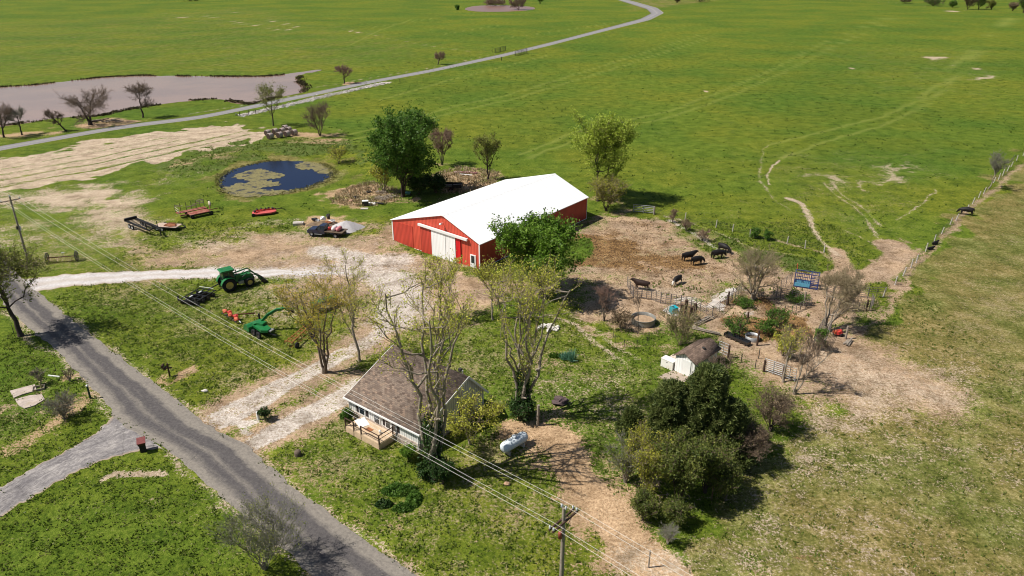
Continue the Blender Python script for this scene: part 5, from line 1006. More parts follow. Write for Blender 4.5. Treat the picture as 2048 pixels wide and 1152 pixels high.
MB().lathe((2.8, .4, 1.6), [(.0, -.1), (.45, -.1), (.5, .0), (.45, .1), (.2, .12)], 12, 'x').build('feed_reel', SL, t); MB().bar((2.7, .3, .7), (2.9, .5, 2.), .14, .14).build('lift_post', MAR, t)
for x, y in ((-1, -1.2), (-1, 1.2), (2.3, -1.2), (2.3, 1.2)): wheel(t, (x, y, .36), .36, .2, DARK)
# rotary mower
t = mach('rotary_mower', 'pinkish red round decked rotary mower on the grass', 'mower', (530, 428), (565, 424)); PK = mat('faded_red_paint', (.58, .11, .1), .5, var=.25)
b = MB(); b.slab([(-2.1, -.7), (-1.2, -1.1), (1., -1.1), (1.9, -.6), (2., .2), (1.3, .9), (-1., 1.), (-2.1, .5)], .3, .5); b.build('deck', PK, t)
b = MB(); b.bar((-1.8, .6, .62), (1.8, .5, .62), .16, .16); b.bar((-1.6, -.6, .6), (.4, .8, .75), .12, .14); b.build('frame', REDM, t)
for i, (x, y) in enumerate(((-1.2, .8), (-.5, .95), (.2, .7), (.8, .9), (1.4, .6), (-1.6, -.2))): MB().blob((x, y, .7), .22, .22, .26, i, 8, 5, .25, True).build('gearbox', BLACKM, t)
for x, y in ((-2., -1.), (-1.6, 1.2), (1.8, 1.1)): wheel(t, (x, y, .3), .3, .2, DARK)
MB().bar((1.6, .4, .6), (3.2, .7, .5), .1, .1).build('drawbar', BLACKM, t)
# antique dump rake by the left pole
t = mach('dump_rake', 'antique two wheeled iron rake in the grass near the left pole', 'hay rake', (126, 523), (150, 521))
MB().tube((-1.9, 0, .75), (1.9, 0, .75), .08).build('axle', DARK, t)
for x in (-1.95, 1.95):
    b = MB(); b.lathe((x, 0, .75), [(.68, -.06), (.77, -.06), (.77, .06), (.68, .06), (.68, -.06)], 20, 'x')
    for i in range(6): a_ = PI * i / 6; b.tube((x, .72 * math.cos(a_), .75 + .72 * math.sin(a_)), (x, -.72 * math.cos(a_), .75 - .72 * math.sin(a_)), .03)
    b.build('wheel', DARK, t)
b = MB()
for x in np.arange(-1.7, 1.71, .24): b.path([(x, 0, .75), (x, -.45, .95), (x, -.8, .55), (x, -.7, .1)], .025, 4)
b.build('tines', RUST, t); MB().box((.2, .2, 1.3), (.4, .3, .06)).build('seat', GALV, t); MB().bar((.2, 0, .75), (.2, .2, 1.3), .05, .05).build('seat_post', DARK, t)
# flatbed truck
t = mach('pickup_truck', 'dark blue flatbed pickup truck parked on the dirt', 'truck', (655, 472), (615, 472)); t.location = (G(614, 474) + G(690, 476)) / 2 + Vector((0, 1.0, 0)); t.rotation_euler.z = head((690, 475), (622, 472.5))
NAVY = mat('navy_paint', (.012, .018, .05), .25, var=.2, spec=.6, dirt=((.12, .09, .07), .25))
b = MB(); b.prism([(3., .5), (3.05, .95), (2.85, 1.08), (1.55, 1.18), (1.5, 1.2), (.0, 1.2), (-.05, .5)], -.9, .9)
b.build('body', NAVY, t)
b = MB(); b.add([(1.55, -.85, 1.18), (1.55, .85, 1.18), (.95, .72, 1.75), (.95, -.72, 1.75), (.0, -.85, 1.2), (.0, .85, 1.2), (.12, .72, 1.75), (.12, -.72, 1.75)], [(0, 1, 2, 3), (5, 4, 7, 6), (4, 0, 3, 7), (1, 5, 6, 2)]); cb = b.build('cab_glass', GLASS, t)
b = MB(); b.box((.53, 0, 1.77), (.86, 1.46, .06)); b.bar((1.55, -.86, 1.18), (.95, -.73, 1.76), .06, .06); b.bar((1.55, .86, 1.18), (.95, .73, 1.76), .06, .06); b.bar((.0, -.86, 1.2), (.1, -.73, 1.76), .09, .07); b.bar((.0, .86, 1.2), (.1, .73, 1.76), .09, .07); b.bar((.75, -.86, 1.2), (.6, -.73, 1.76), .07, .05); b.bar((.75, .86, 1.2), (.6, .73, 1.76), .07, .05); b.build('cab_roof', NAVY, t)
b = MB(); b.box((3.08, 0, .6), (.12, 1.8, .22)); b.build('bumper', GALV, t); MB().box((3.06, 0, .85), (.05, 1.0, .25)).build('grille', DARK, t)
for y in (-.7, .7): MB().box((3.05, y, .88), (.06, .28, .2)).build('headlight', mat('headlight_lens', (.7, .7, .68), .2), t)
for y in (-1.02, 1.02): MB().box((1.3, y, 1.25), (.14, .2, .2)).build('mirror', BLACKM, t)
for y in (-.92, .92): MB().box((1.1, y, .42), (1.3, .12, .06)).build('running_board', GALV, t)
b = MB(); b.box((-1.65, 0, .98), (3.1, 2.2, .1)); b.build('flatbed', mat('brown_flatbed', (.14, .1, .07), .7), t); b = MB(); b.box((-1.65, 0, .7), (3.2, .8, .3)); b.build('chassis', DARK, t)
b = MB(); b.bar((-.12, -1., 1.), (-.12, -1., 1.8), .06, .06); b.bar((-.12, 1., 1.), (-.12, 1., 1.8), .06, .06); b.bar((-.12, -1., 1.75), (-.12, 1., 1.75), .06, .06)
for y in (-.6, -.2, .2, .6): b.bar((-.12, y, 1.), (-.12, y, 1.75), .04, .04)
b.build('headache_rack', BLACKM, t)
for x in (2.3, -1.9):
    for y in (-.86, .86): wheel(t, (x, y, .4), .4, .26, GALV, .55)
TANKW = mat('white_plastic', (.72, .66, .64), .4, var=.1); TANKP = mat('pink_plastic', (.6, .22, .24), .4, var=.15)
for i, (x, m_, lb) in enumerate(((-1.4, TANKW, 'white rounded tank on the truck bed'), (-2.2, TANKP, 'pink rounded tank at the rear of the truck bed'))):
    b = MB(); b.lathe((0, 0, .32), [(0, -.75), (.22, -.7), (.33, -.5), (.34, .5), (.22, .7), (0, .75)], 14, 'y'); o = b.build('barrel', m_); o.location = onto(t, x, 0, 1.03); o.rotation_euler.z = t.rotation_euler.z; tag(o, lb, 'barrel')
b = MB(); b.blob((0, 0, .25), .25, .3, .28, 5, 9, 6, .25, True); b.bar((-.2, -.3, .1), (.3, .4, .5), .1, .1); o = b.build('fuel_can', REDM); o.location = onto(t, -.6, .2, 1.03); tag(o, 'red can behind the truck cab', 'can')
# ------------------------------------------------------------------ heaps and scrap
def heap(name, label, cat, base, rx, ry, h, m, rz=0, seed=0, amp=.1, group=None, n=40):
    rg = np.random.default_rng(seed); V = [(0, 0, h)]; k = 14; ph = rg.uniform(0, 6, 4)
    for j in range(1, k + 1):
        r = j / k
        for i in range(n):
            a_ = 2 * PI * i / n; w_ = 1 + amp * math.sin(3 * a_ + ph[0]) + amp * .6 * math.sin(5 * a_ + ph[1]); z = h * (1 - r ** 1.15) * (1 + .1 * math.sin(4 * a_ + ph[2]) * r) + rg.normal(0, .02 * h) * (j < k) - (.05 if j == k else 0)
            V.append((rx * r * w_ * math.cos(a_), ry * r * w_ * math.sin(a_), z))
    F = [(0, 1 + i, 1 + (i + 1) % n) for i in range(n)] + [(1 + (j - 1) * n + i, 1 + j * n + i, 1 + j * n + (i + 1) % n, 1 + (j - 1) * n + (i + 1) % n) for j in range(1, k) for i in range(n)]
    b = MB(); b.add(V, F, True); o = b.build(name, m); o.location = G(*base); o.rotation_euler.z = rz; return tag(o, label, cat, group)
GRV = mat('white_gravel_heap', (.5, .48, .48), .95, var=.35, scale=9, bmp=.06)
heap('gravel_pile', 'cone shaped heap of white gravel behind the truck', 'gravel pile', (693, 459), 3.2, 2.6, 1.5, GRV, .2, 3, .06)
MUD = mat('dark_soil_heap', (.2, .14, .09), .95, var=.5, scale=3, bmp=.08)
heap('debris_heap', 'brown soil and trash heap behind the truck cab', 'debris pile', (645, 450), 2.6, 1.6, .7, MUD, 0, 4, .2)
def slabthing(name, label, cat, px, d, m, rz, z=0., rx=0., ry=0., parts=True):
    o = MB().box((0, 0, d[2] / 2), d, 0, rx, ry).build(name, m); o.location = G(*px) + Vector((0, 0, z)); o.rotation_euler.z = rz; return tag(o, label, cat)
t = thing('concrete_vault', 'low white concrete box lying left of the debris heap', 'concrete box', G(597, 449), .15); MB().box((0, 0, .2), (1.7, 1.2, .4)).build('box_body', concw, t); MB().box((0, 0, .42), (1.1, .7, .06)).build('lid', conc, t)
scr = [(630, 444, 1.2, .5, .5, BLACKM, 'black metal scrap at the left end of the debris heap'), (637, 446, .7, .6, .4, GALV, 'grey bucket shaped scrap in the debris heap'), (646, 443, .8, .5, .6, WHITE, 'white scrap panel on top of the debris heap'), (657, 440, .6, .9, .8, DARK, 'dark upright scrap piece on the debris heap'),
       (664, 447, 1.1, .4, .4, WHITE, 'white scrap bag at the right of the debris heap'), (655, 450, 1.4, .4, .4, RUST, 'rusty scrap piece beside the gravel heap')]
for i, (x, y, a1, a2, a3, m_, lb) in enumerate(scr): o = MB().blob((0, 0, a3 * .5), a1 * .6, a2 * .6, a3 * .6, i + 20, 8, 5, .35, True).build('scrap_piece', m_); o.location = G(x, y) + Vector((0, 0, .25)); tag(o, lb, 'scrap')
# scrap corner
def rail_pile(label, px, n, L_, rz, m_, spread=1.4, seed=0):
    rg = random.Random(seed); t = thing('board_pile', label, 'board pile', G(*px), rz)
    for i in range(n): y = -spread / 2 + spread * i / n; MB().bar((-L_ / 2 + rg.uniform(-.3, .3), y, .12 + .12 * (i % 3)), (L_ / 2 + rg.uniform(-.3, .3), y + rg.uniform(-.25, .25), .1 + .14 * ((i + 1) % 3)), .16, .06).build('board', m_, t)
    return t
rail_pile('fan of grey weathered boards on the scrap corner ground', (773, 396), 9, 3.2, .7, WOOD, 2.2, 1); rail_pile('grey plank stack near the yellowish shrub', (762, 386), 6, 2.2, -.2, WOOD, 1.2, 2); rail_pile('small heap of split boards left of the fan of boards', (757, 397), 5, 1.6, .9, WOOD, 1., 3)
t = thing('old_freezer', 'dark box with white lid at the front of the scrap corner', 'freezer', G(731, 411), .2); MB().box((0, 0, .42), (1.1, .8, .84)).build('body', DARK, t); MB().box((0, 0, .88), (1.14, .84, .08)).build('lid', WHITE, t)
b = MB(); b.box((0, 0, .12), (1.2, .8, .1), .2, .2, .1); o = b.build('sheet_metal', WHITE); o.location = G(744, 409) + Vector((0, 0, .1)); tag(o, 'white crumpled sheet beside the old freezer', 'metal sheet')
o = MB().bar((-1.3, 0, .15), (1.3, 0, .3), .5, .1).build('steel_gate_leaf', BLACKM); o.location = G(757, 408); o.rotation_euler.z = -.5; tag(o, 'black steel beam lying right of the white sheet', 'steel beam')
slabthing('concrete_chunk', 'grey flat slab below the old freezer', 'slab', (729, 418), (1.3, .7, .14), conc, .1)
for x, y, lb in ((712, 396, 'dark tyre lying alone left in the scrap corner'), (738, 385, 'dark tyre leaning at the plank stack')):
    b = MB(); b.lathe((0, 0, .15), [(.25, -.12), (.5, -.13), (.56, 0), (.5, .13), (.25, .12)], 16); o = b.build('discarded_tyre', RUBBER); o.location = G(x, y); tag(o, lb, 'tyre')
o = MB().blob((0, 0, .1), .4, .4, .12, 3).build('clay_lid', mat('pale_clay', (.5, .3, .22), .9)); o.location = G(702, 402); tag(o, 'small round clay coloured lid on bare ground', 'lid')
t = thing('dump_trailer', 'dark open trailer in the weeds behind the barn roof', 'trailer', G(906, 380), -.12); b = MB(); b.box((0, 0, .75), (3.6, 1.7, .1)); b.box((0, -.85, 1.05), (3.6, .06, .6)); b.box((0, .85, 1.05), (3.6, .06, .6)); b.box((1.8, 0, 1.05), (.06, 1.7, .6)); b.box((-1.8, 0, 1.2), (.06, 1.7, .9)); b.build('box_body', BLACKM, t)
for y in (-.87, ):
    for z in (.9, 1.1, 1.3): MB().box((-.9, y - .05, z), (1.7, .04, .07)).build('side_rail', GALV, t)
MB().bar((.3, -.88, 1.38), (1.7, -.7, 1.45), .1, .06).build('top_rail', GALV, t)
for y in (-.95, .95): wheel(t, (-.2, y, .38), .38, .2, DARK)
for i, (x, y, rz, m_, lb) in enumerate(((925, 345, .1, mat('pinkish_sheet', (.55, .38, .36), .6), 'pinkish roofing sheet nearest the dense tree'), (938, 347, -.2, mat('maroon_sheet', (.24, .1, .1), .6), 'maroon roofing sheet behind the barn'), (932, 352, -.35, WHITE, 'white roofing strip in front of the maroon sheet'))):
    slabthing('roofing_sheet', lb, 'metal sheet', (x, y), (3.4 if i < 2 else 2.8, 1.1 if i < 2 else .35, .05), m_, rz, .12 + i * .09)
t = thing('old_car', 'dark junk car half hidden under the dense dark green tree', 'car', G(850, 372), .1)
b = MB(); b.prism([(-2.1, .35), (-2.1, .85), (-1.2, .95), (-.8, 1.35), (.5, 1.38), (1.1, .95), (2.1, .85), (2.1, .35)], -.8, .8); b.build('body', DARK, t)
MB().box((-.1, -.81, 1.12), (1.3, .02, .3)).build('window', GLASS, t)
for x in (-1.3, 1.3):
    for y in (-.75, .75): wheel(t, (x, y, .32), .32, .2, DARK)
t = thing('wheelbarrow', 'small grey green garden cart at the edge of the dense tree shade', 'cart', G(815, 391), .2); MB().prism([(-.5, .35), (.4, .3), (.6, .65), (-.6, .7)], -.35, .35).build('tray', mat('teal_paint', (.08, .3, .26), .5), t); b = MB(); b.bar((.5, -.3, .35), (-1.2, -.3, .55), .04, .04); b.bar((.5, .3, .35), (-1.2, .3, .55), .04, .04); b.build('handles', GALV, t); wheel(t, (.6, 0, .2), .2, .1, DARK)
# white stone pile
STW = mat('white_stone', (.66, .62, .56), .85, var=.3, scale=4); t = thing('stone_pile', 'pile of pale limestone blocks on the lawn', 'stone pile', G(1097, 657)); rg = random.Random(5)
for i in range(38):
    r = rg.random() ** .6 * 1.15; a_ = rg.random() * 6.28; s3 = rg.uniform(.14, .3); MB().blob((r * 1.1 * math.cos(a_), r * .85 * math.sin(a_), .12 + (1.15 - r) * .25), s3, s3 * .8, s3 * .6, i, 6, 4, .3, True).build('stone', STW, t)
# brush pile logs by the muddy pond
t = thing('log_pile', 'broken bleached logs under the broad leafless tree', 'log pile', G(222, 243)); rg = random.Random(9)
for i in range(12): x = rg.uniform(-4.5, 4.5); y = rg.uniform(-2, 2); a_ = rg.uniform(-.8, .8); MB().tube((x - math.cos(a_) * 1.4, y - math.sin(a_) * 1.4, .25), (x + math.cos(a_) * 1.4, y + math.sin(a_) * 1.4, .35 + rg.random() * .4), .2, .12, 7).build('log', WOOD if i % 2 else BARKD, t)
# riprap rock along lane
n = 2600; rg = np.random.default_rng(4); LP = resample(P2([(485, 231), (562, 214), (640, 195), (700, 182), (765, 167)]), 60); k = rg.integers(0, 60, n); Cn = np.c_[LP[k] + rg.normal(0, 1., (n, 2)) * [1, .9], rg.uniform(0, .2, n)]
V, F = quads(Cn, .55, rg, .8, 1.5); tag(fast('riprap', V, F, mat('white_riprap', (.62, .58, .55), .9, var=.3)), 'white rock fill along the lane embankment', 'rocks', kind='stuff')
# ------------------------------------------------------------------ hay bales
WRAP = mat('pale_net_wrap', (.44, .36, .32), .85, var=.35, scale=5); ENDM = mat('dark_bale_end', (.07, .045, .035), .95, var=.4)
def bale():
    t = thing('round_bale', 'x', 'hay bale', (0, 0, 0), 0, 'round hay bales by the lane'); b = MB(); b.lathe((0, 0, .75), [(.7, -.62), (.76, -.55), (.76, .55), (.7, .62)], 22, 'y'); b.build('wrap', WRAP, t)
    for s in (-1, 1): b = MB(); b.lathe((0, 0, .75), [(0, .64 * s), (.35, .65 * s), (.7, .615 * s)], 22, 'y'); b.build('end_face', ENDM, t)
    return t
b0 = bale(); BL = [((541, 278), 'front row, leftmost'), ((560, 275.5), 'front row, second from left'), ((575, 273), 'front row, third from left'), ((589, 270.5), 'front row, rightmost')]
BL2 = [((536, 271), 'rear row, leftmost'), ((551, 268.5), 'rear row, second from left'), ((565, 267), 'rear row, third from left'), ((578, 265), 'rear row, rightmost'), ((571, 261.5), 'alone at the very back')]
for i, (px, lb) in enumerate(BL + BL2):
    lab = 'round hay bale with dark end, ' + lb + ' of the bales'; P = G(*px)
    if i == 0: b0.location = P; b0.rotation_euler.z = -.55; b0['label'] = lab
    else: dup(b0, P, -.55 + .05 * math.sin(i * 3), lab)
# ------------------------------------------------------------------ cattle
COWB = mat('black_cow_hide', (.012, .01, .01), .6, var=.3, spec=.3); COWR = mat('dark_brown_cow_hide', (.035, .018, .013), .6, var=.4, spec=.3); COWW = mat('white_hide', (.7, .66, .6), .8)
def cowmesh(pose, mats, white=None):
    V, E, Rr = [], [], []
    def p(c, r, par=None):
        V.append(c); Rr.append(r if isinstance(r, tuple) else (r, r)); i = len(V) - 1
        if par is not None: E.append((par, i))
        return i
    lie = pose == 'lie'; z = .55 if lie else 1.05
    root = p((-.75, 0, z), (.36, .4)); m1 = p((-.25, 0, z - .06), (.42, .47), root); m2 = p((.25, 0, z - .05), (.42, .47), m1); ch = p((.62, 0, z), (.34, .43), m2)
    if pose == 'graze': nk = p((.95, .0, z - .2), (.2, .27), ch); hd = p((1.2, .0, z - .52), .13, nk); mz = p((1.36, 0, z - .82), .085, hd)
    else: nk = p((.98, .0, z + .2), (.2, .27), ch); hd = p((1.28, .0, z + .36), .13, nk); mz = p((1.62, 0, z + .22), .085, hd)
    for s in (-1, 1): p((V[hd][0] - .05, .22 * s, V[hd][2] + .1), .035, hd)
    rm = p((-1.02, 0, z + .08), (.16, .2), root); tl = p((-1.14, 0, z - .25), .035, rm); p((-1.12, 0, z - .68), .05, tl)
    for s in (-1, 1):
        if lie:
            a1 = p((.55, .24 * s, .3), .13, ch); a2 = p((.85, .3 * s, .12), .07, a1); p((.5, .34 * s, .07), .055, a2); b1 = p((-.65, .3 * s, .3), .16, root); b2 = p((-.3, .42 * s, .14), .08, b1); p((-.6, .45 * s, .07), .055, b2)
        else:
            o = .07 * s; a1 = p((.6 + o, .2 * s, .72), .12, ch); a2 = p((.6 + o, .2 * s, .4), .07, a1); p((.6 + o, .2 * s, .03), .055, a2)
            b1 = p((-.78 - o, .2 * s, .75), (.17, .13), root); b2 = p((-.9 - o, .2 * s, .42), .07, b1); p((-.82 - o, .2 * s, .03), .055, b2)
    me = bpy.data.meshes.new('cow_skeleton'); me.from_pydata(V, E, []); o = bpy.data.objects.new('tmp', me); C.objects.link(o)
    sk = o.modifiers.new('s', 'SKIN'); sk.use_smooth_shade = True
    for i, r in enumerate(Rr): me.skin_vertices[0].data[i].radius = r
    me.skin_vertices[0].data[0].use_root = True; ss = o.modifiers.new('u', 'SUBSURF'); ss.levels = 1; ss.render_levels = 1
    dg = bpy.context.evaluated_depsgraph_get(); m2_ = bpy.data.meshes.new_from_object(o.evaluated_get(dg)); bpy.data.objects.remove(o); m2_.materials.clear()
    for q in mats: m2_.materials.append(q)
    hx = V[hd]
    for f in m2_.polygons:
        f.use_smooth = True; c = f.center; f.material_index = 0
        if len(mats) > 1 and (white == 'face' and (c - Vector(hx)).length < .45 and c.x > hx[0] - .2 or white == 'legs' and c.z < .3): f.material_index = 1
        if white == 'face' and len(mats) > 1 and c.z < .3: f.material_index = 1
    m2_.name = 'cow'; return m2_
cm = {'graze': cowmesh('graze', [COWB]), 'stand': cowmesh('stand', [COWR]), 'grazew': cowmesh('graze', [COWB, COWW], 'face'), 'lie': cowmesh('lie', [COWB]), 'standb': cowmesh('stand', [COWB])}
for k, tail, hd_, sc, lb in (('stand', (1297, 581), (1268, 577), 1.0, 'dark brown cow standing by the pipe panels with head raised'), ('grazew', (1360, 565), (1347, 572), .9, 'black cow with white face grazing in the yard'),
                             ('standb', (1361, 523), (1392, 519), 1., 'black cow standing behind another, left of the cow group'), ('graze', (1382, 531), (1406, 527), 1., 'black cow grazing in front of another, nearest the golden straw'),
                             ('graze', (1421, 518), (1450, 515), 1.02, 'black cow standing level in the middle of the yard group'), ('graze', (1436, 500), (1458, 508), 1.0, 'black cow highest up by the yard fence'), ('graze', (1941, 431), (1920, 428), 1.05, 'lone black cow grazing beyond the pasture fence'),
                             ('lie', (1866, 490), (1873, 488), .62, 'upper black calf lying at the pasture fence'), ('lie', (1857, 500), (1864, 499), .55, 'lower black calf lying at the pasture fence')):
    o = bpy.data.objects.new('cow' if k != 'lie' else 'calf', cm[k]); C.objects.link(o); A, B = G(*tail), G(*hd_); o.location = (A + B) / 2; o.rotation_euler.z = math.atan2(B.y - A.y, B.x - A.x); o.scale = (sc, sc, sc); tag(o, lb, 'cow' if k != 'lie' else 'calf', 'black cattle on the farm')
# ------------------------------------------------------------------ fences, panels, gates
STEELP = mat('worn_panel_steel', (.2, .18, .17), .55, .2, var=.4, dirt=((.22, .1, .05), .5))
def panel(A, B, label, m_=STEELP, h=1.55, bars=6, name='pipe_fence', r=.028, cat='cattle fence', group='pipe fence sections of the corral'):
    d = B - A; L_ = math.hypot(d.x, d.y); t = thing(name, label, cat, A, math.atan2(d.y, d.x), group)
    for i in range(bars): z = .2 + (h - .2) * i / (bars - 1); MB().tube((0, 0, z), (L_, 0, z), r, n=5).build('rail', m_, t)
    for x in [0.03, L_ * .5, L_ - .03]: MB().tube((x, 0, .0), (x, 0, h + .03), r * 1.3, n=5).build('upright', m_, t)
    return t
def run(pts, labels, **k):
    for (a_, b_), lb in zip(zip(pts, pts[1:]), labels): panel(G(*a_), G(*b_), lb, **k)
run([(1254, 573), (1266, 596)], ['pipe panel angled at the left end of the yard fence']); run([(1266, 596), (1283, 597)], ['short pipe panel turning the yard fence corner'])
run([(1283, 597), (1302, 600), (1321, 607), (1341, 610), (1361, 613), (1382, 616), (1400, 622), (1424, 636)], ['yard pipe panel first from the fence corner', 'yard pipe panel second from the fence corner', 'yard pipe panel third from the fence corner, above the blue waterer', 'yard pipe panel fourth from the corner, behind the timbers', 'yard pipe panel behind the timber group', 'yard pipe panel just right of the timbers', 'yard pipe panel ending at the small pen'])
run([(1424, 636), (1452, 612), (1470, 598)], ['pipe panel on the left side of the small pen, lower', 'pipe panel on the left side of the small pen, upper'])
run([(1470, 598), (1482, 585)], ['pipe panel under the corral tree']); run([(1560, 582), (1582, 566)], ['pipe panel leading left from the blue chute']); run([(1560, 598), (1582, 602), (1604, 608)], ['lower pipe panel below the blue chute, left one', 'lower pipe panel below the blue chute, right one'])
run([(1545, 588), (1560, 598)], ['pipe panel beside the corral tree shade']); run([(1640, 578), (1668, 588), (1700, 592), (1735, 597), (1768, 596)], ['pipe panel right of the blue chute', 'pipe panel behind the olive brown tree', 'pipe panel between tree and fence corner', 'pipe panel at the pasture fence corner'])
run([(1693, 622), (1716, 624), (1738, 622)], ['pipe panel in the shade right of the tree, left one', 'pipe panel in the shade right of the tree, right one'], h=1.3)
run([(1738, 622), (1746, 612), (1742, 604)], ['curved end panel, near piece', 'curved end panel, far piece'], h=1.2)
run([(1648, 652), (1636, 672), (1626, 692)], ['pen panel left of the red machine, upper', 'pen panel left of the red machine, lower']); run([(1660, 664), (1650, 686), (1640, 702)], ['outer pen panel left of the red machine, upper', 'outer pen panel left of the red machine, lower'])
run([(1583, 628), (1600, 620), (1622, 612)], ['low rail on the small pen right side, left', 'low rail on the small pen right side, right'], h=1.1, bars=4)
run([(1436, 706), (1455, 714)], ['silver short gate at the shed rear corner'], m_=GALV, name='farm_gate', cat='gate', group='silver gates', bars=5)
run([(1527, 742), (1564, 755)], ['silver pipe gate in front of the leafless gate tree'], m_=GALV, name='farm_gate', cat='gate', group='silver gates', bars=7, r=.04); run([(1565, 755), (1590, 764)], ['silver pipe gate continuing right behind the tree trunk'], m_=GALV, name='farm_gate', cat='gate', group='silver gates', bars=6)
run([(1266, 424), (1307, 428)], ['pale pipe gate between barn and green pasture'], m_=GALV, name='farm_gate', cat='gate', group='silver gates', bars=5, r=.05, h=1.4)
def post(px, h, label, m_=DWOOD, r=.11, name='fence_post', cat='post', group=None, lean=(0, 0), square=False):
    b = MB(); P = G(*px)
    if square: b.box((0, 0, h / 2), (r * 2, r * 2, h))
    else: b.tube((0, 0, -.1), (lean[0] * h, lean[1] * h, h), r, r * .92, 8)
    o = b.build(name, m_); o.location = P; return tag(o, label, cat, group)
for px, ty, lb in (((1361, 641), 609, 'dark brown upright timber, front left of the group of four'), ((1370, 635), 600, 'tallest dark brown timber, rear left of the group of four'), ((1380, 646), 614, 'dark brown timber, front right of the group of four'), ((1388, 640), 607, 'dark brown timber, rear right of the group of four')):
    post(px, GH(px, ty), lb, r=.17, square=True, name='timber_post', group='dark timber posts beside the waterer')
for px, h, lb in (((1455, 610), 1.9, 'thick dark timber post at the upper pen corner'), ((1464, 600), 1.7, 'thin dark post right of the upper pen corner post'), ((1308, 429), 1.5, 'grey post at the right end of the pale gate'), ((1607, 612), 2., 'thick grey post below the blue chute'), ((1477, 675), 1.9, 'dark post behind the black feed bunk'), ((1494, 646), 1.5, 'brown post inside the small pen'), ((1514, 691), 2., 'dark post right of the black feed bunk'), ((1691, 678), 1.7, 'leaning grey post beside the red machine'),
                  ((1456, 716), 1.6, 'brown post at the right end of the shed gate'), ((1517, 717), 1.3, 'thin steel post on the dirt path'), ((1482, 725), 1.1, 'thin steel post behind the shed lawn, left'), ((1510, 737), 1.1, 'thin steel post behind the shed lawn, right'), ((1565, 757), 1.4, 'dark post joining the two silver gates'), ((1732, 622), 1.6, 'dark post at the curved panel'), ((1666, 672), 1.6, 'thin dark post at the outer pen panel'), ((1527, 743), 1.4, 'dark post at the left end of the silver gate'), ((1568, 630), 1.2, 'thin post on the right side of the small pen')):
    post(px, h, lb, m_=WOOD if 'grey' in lb else DARK if 'steel' in lb or 'thin' in lb else DWOOD, r=.05 if 'thin' in lb else .13)
post((1075, 851), 2.3, 'old grey wooden post beside the pinkish patch', WOOD, .13, lean=(.03, .0)); post((1423, 1001), 1.4, 'thin brown post at the thicket right edge', DWOOD, .05); post((1297, 1135), 1.6, 'grey fence post on pale leaves at the bottom', WOOD, .06); post((28, 667), 1.1, 'thin steel post beside the large roadside tree', DARK, .04)
post((85, 862), 1.2, 'thin dark stake on the grass above the paved driveway', DARK, .03); post((112, 742), 1.0, 'thin dark stake by the rubble near the road', DARK, .03)
t = thing('marker_post', 'dark green marker post with white cap beside the road', 'marker post', G(181, 797)); MB().tube((0, 0, 0), (0, 0, 1.45), .1, n=10).build('pipe', mat('dark_green_pipe', (.02, .06, .035), .5), t); MB().lathe((0, 0, 1.45), [(.11, 0), (.12, .1), (.06, .16), (0, .17)], 10).build('cap', WHITE, t)
t = thing('utility_pedestal', 'white utility pedestal between the two gravel lanes', 'pedestal', G(517, 839)); MB().tube((0, 0, 0), (0, 0, .8), .14, n=10).build('housing', WHITE, t); MB().lathe((0, 0, .8), [(.15, 0), (.15, .06), (0, .1)], 10).build('cap', WHITE, t)
# pasture fence right
FP = [(2072, 304), (2046, 312), (2033, 322), (2022, 334), (2014, 343), (2005, 351), (1997, 359), (1987, 366), (1967, 388), (1957, 396), (1945, 408), (1932, 424), (1912, 441), (1900, 449), (1883, 468), (1868, 485), (1851, 503), (1832, 526), (1822, 535), (1806, 552), (1790, 570), (1766, 594)]
def wirefence(label, pts, ph, m_, lean=.0, wires=4, r=.09, name='wire_fence', W2=DARK):
    t = thing(name, label, 'fence', G(*pts[0])); o = t.location; Q = [G(*p_) - o for p_ in pts]; rg = random.Random(len(pts))
    for q in Q:
        h = ph * rg.uniform(.9, 1.08); MB().tube(q, q + Vector((rg.gauss(0, .05) + lean, rg.gauss(0, .05), h)), r, r * .9, 7).build('post', m_, t)
    for i in range(wires):
        z = ph * (.25 + .68 * i / max(1, wires - 1)); b = MB(); b.path([q + Vector((0, 0, z)) for q in Q], .012, 3); b.build('wire', W2, t)
    return t
PALEP = mat('bleached_posts', (.52, .48, .44), .85, var=.3)
wirefence('long wire fence with bleached posts between green and olive pastures', FP, 1.3, PALEP, .12)
wirefence('wire fence with pale posts behind the cattle yard', [(1309, 428), (1370, 440), (1432, 455), (1465, 463), (1500, 474), (1537, 480), (1574, 487), (1610, 497), (1648, 505)], 1.25, PALEP, 0, 4)
wirefence('rusty wire fence along the upper side of the cattle yard', [(1309, 430), (1345, 446), (1380, 462), (1411, 482), (1440, 500), (1462, 510)], 1.2, PIPE, 0, 4, .04)
wirefence('thin fence along the lower side of the distant lane', [(800, 165), (860, 152), (930, 137), (1003, 121), (1056, 110), (1120, 95), (1200, 76), (1293, 44), (1350, 26), (1400, 18), (1480, 3)], 1.3, BARKD, 0, 3, .07, W2=DARK)
wirefence('thin fence along the upper side of the distant lane', [(780, 140), (830, 131), (880, 120), (940, 110), (985, 105)], 1.3, BARKD, 0, 3, .06)
wirefence('thin fence between the two far green pastures', [(516, 10), (600, 32), (700, 57), (800, 79), (900, 95), (985, 104)], 1.3, BARKD, 0, 3, .05)
wirefence('fence with bare posts along the top right pasture edge', [(1650, 2), (1700, 4), (1720, 4), (1757, 6), (1777, 5), (1792, 7), (1850, 14), (1930, 22), (2048, 29)], 1.5, WOOD, 0, 3, .14)
for px, q, lb, m_ in (((990, 106), (1011, 101), 'dark wooden gate on the upper side of the distant lane', DARK), ((1030, 112), (1054, 106), 'dark pipe gate on the lower side of the distant lane', DARK)): panel(G(*px), G(*q), lb, m_, 2.2, 5, 'field_gate', .09, 'gate', 'field gates at the lane')
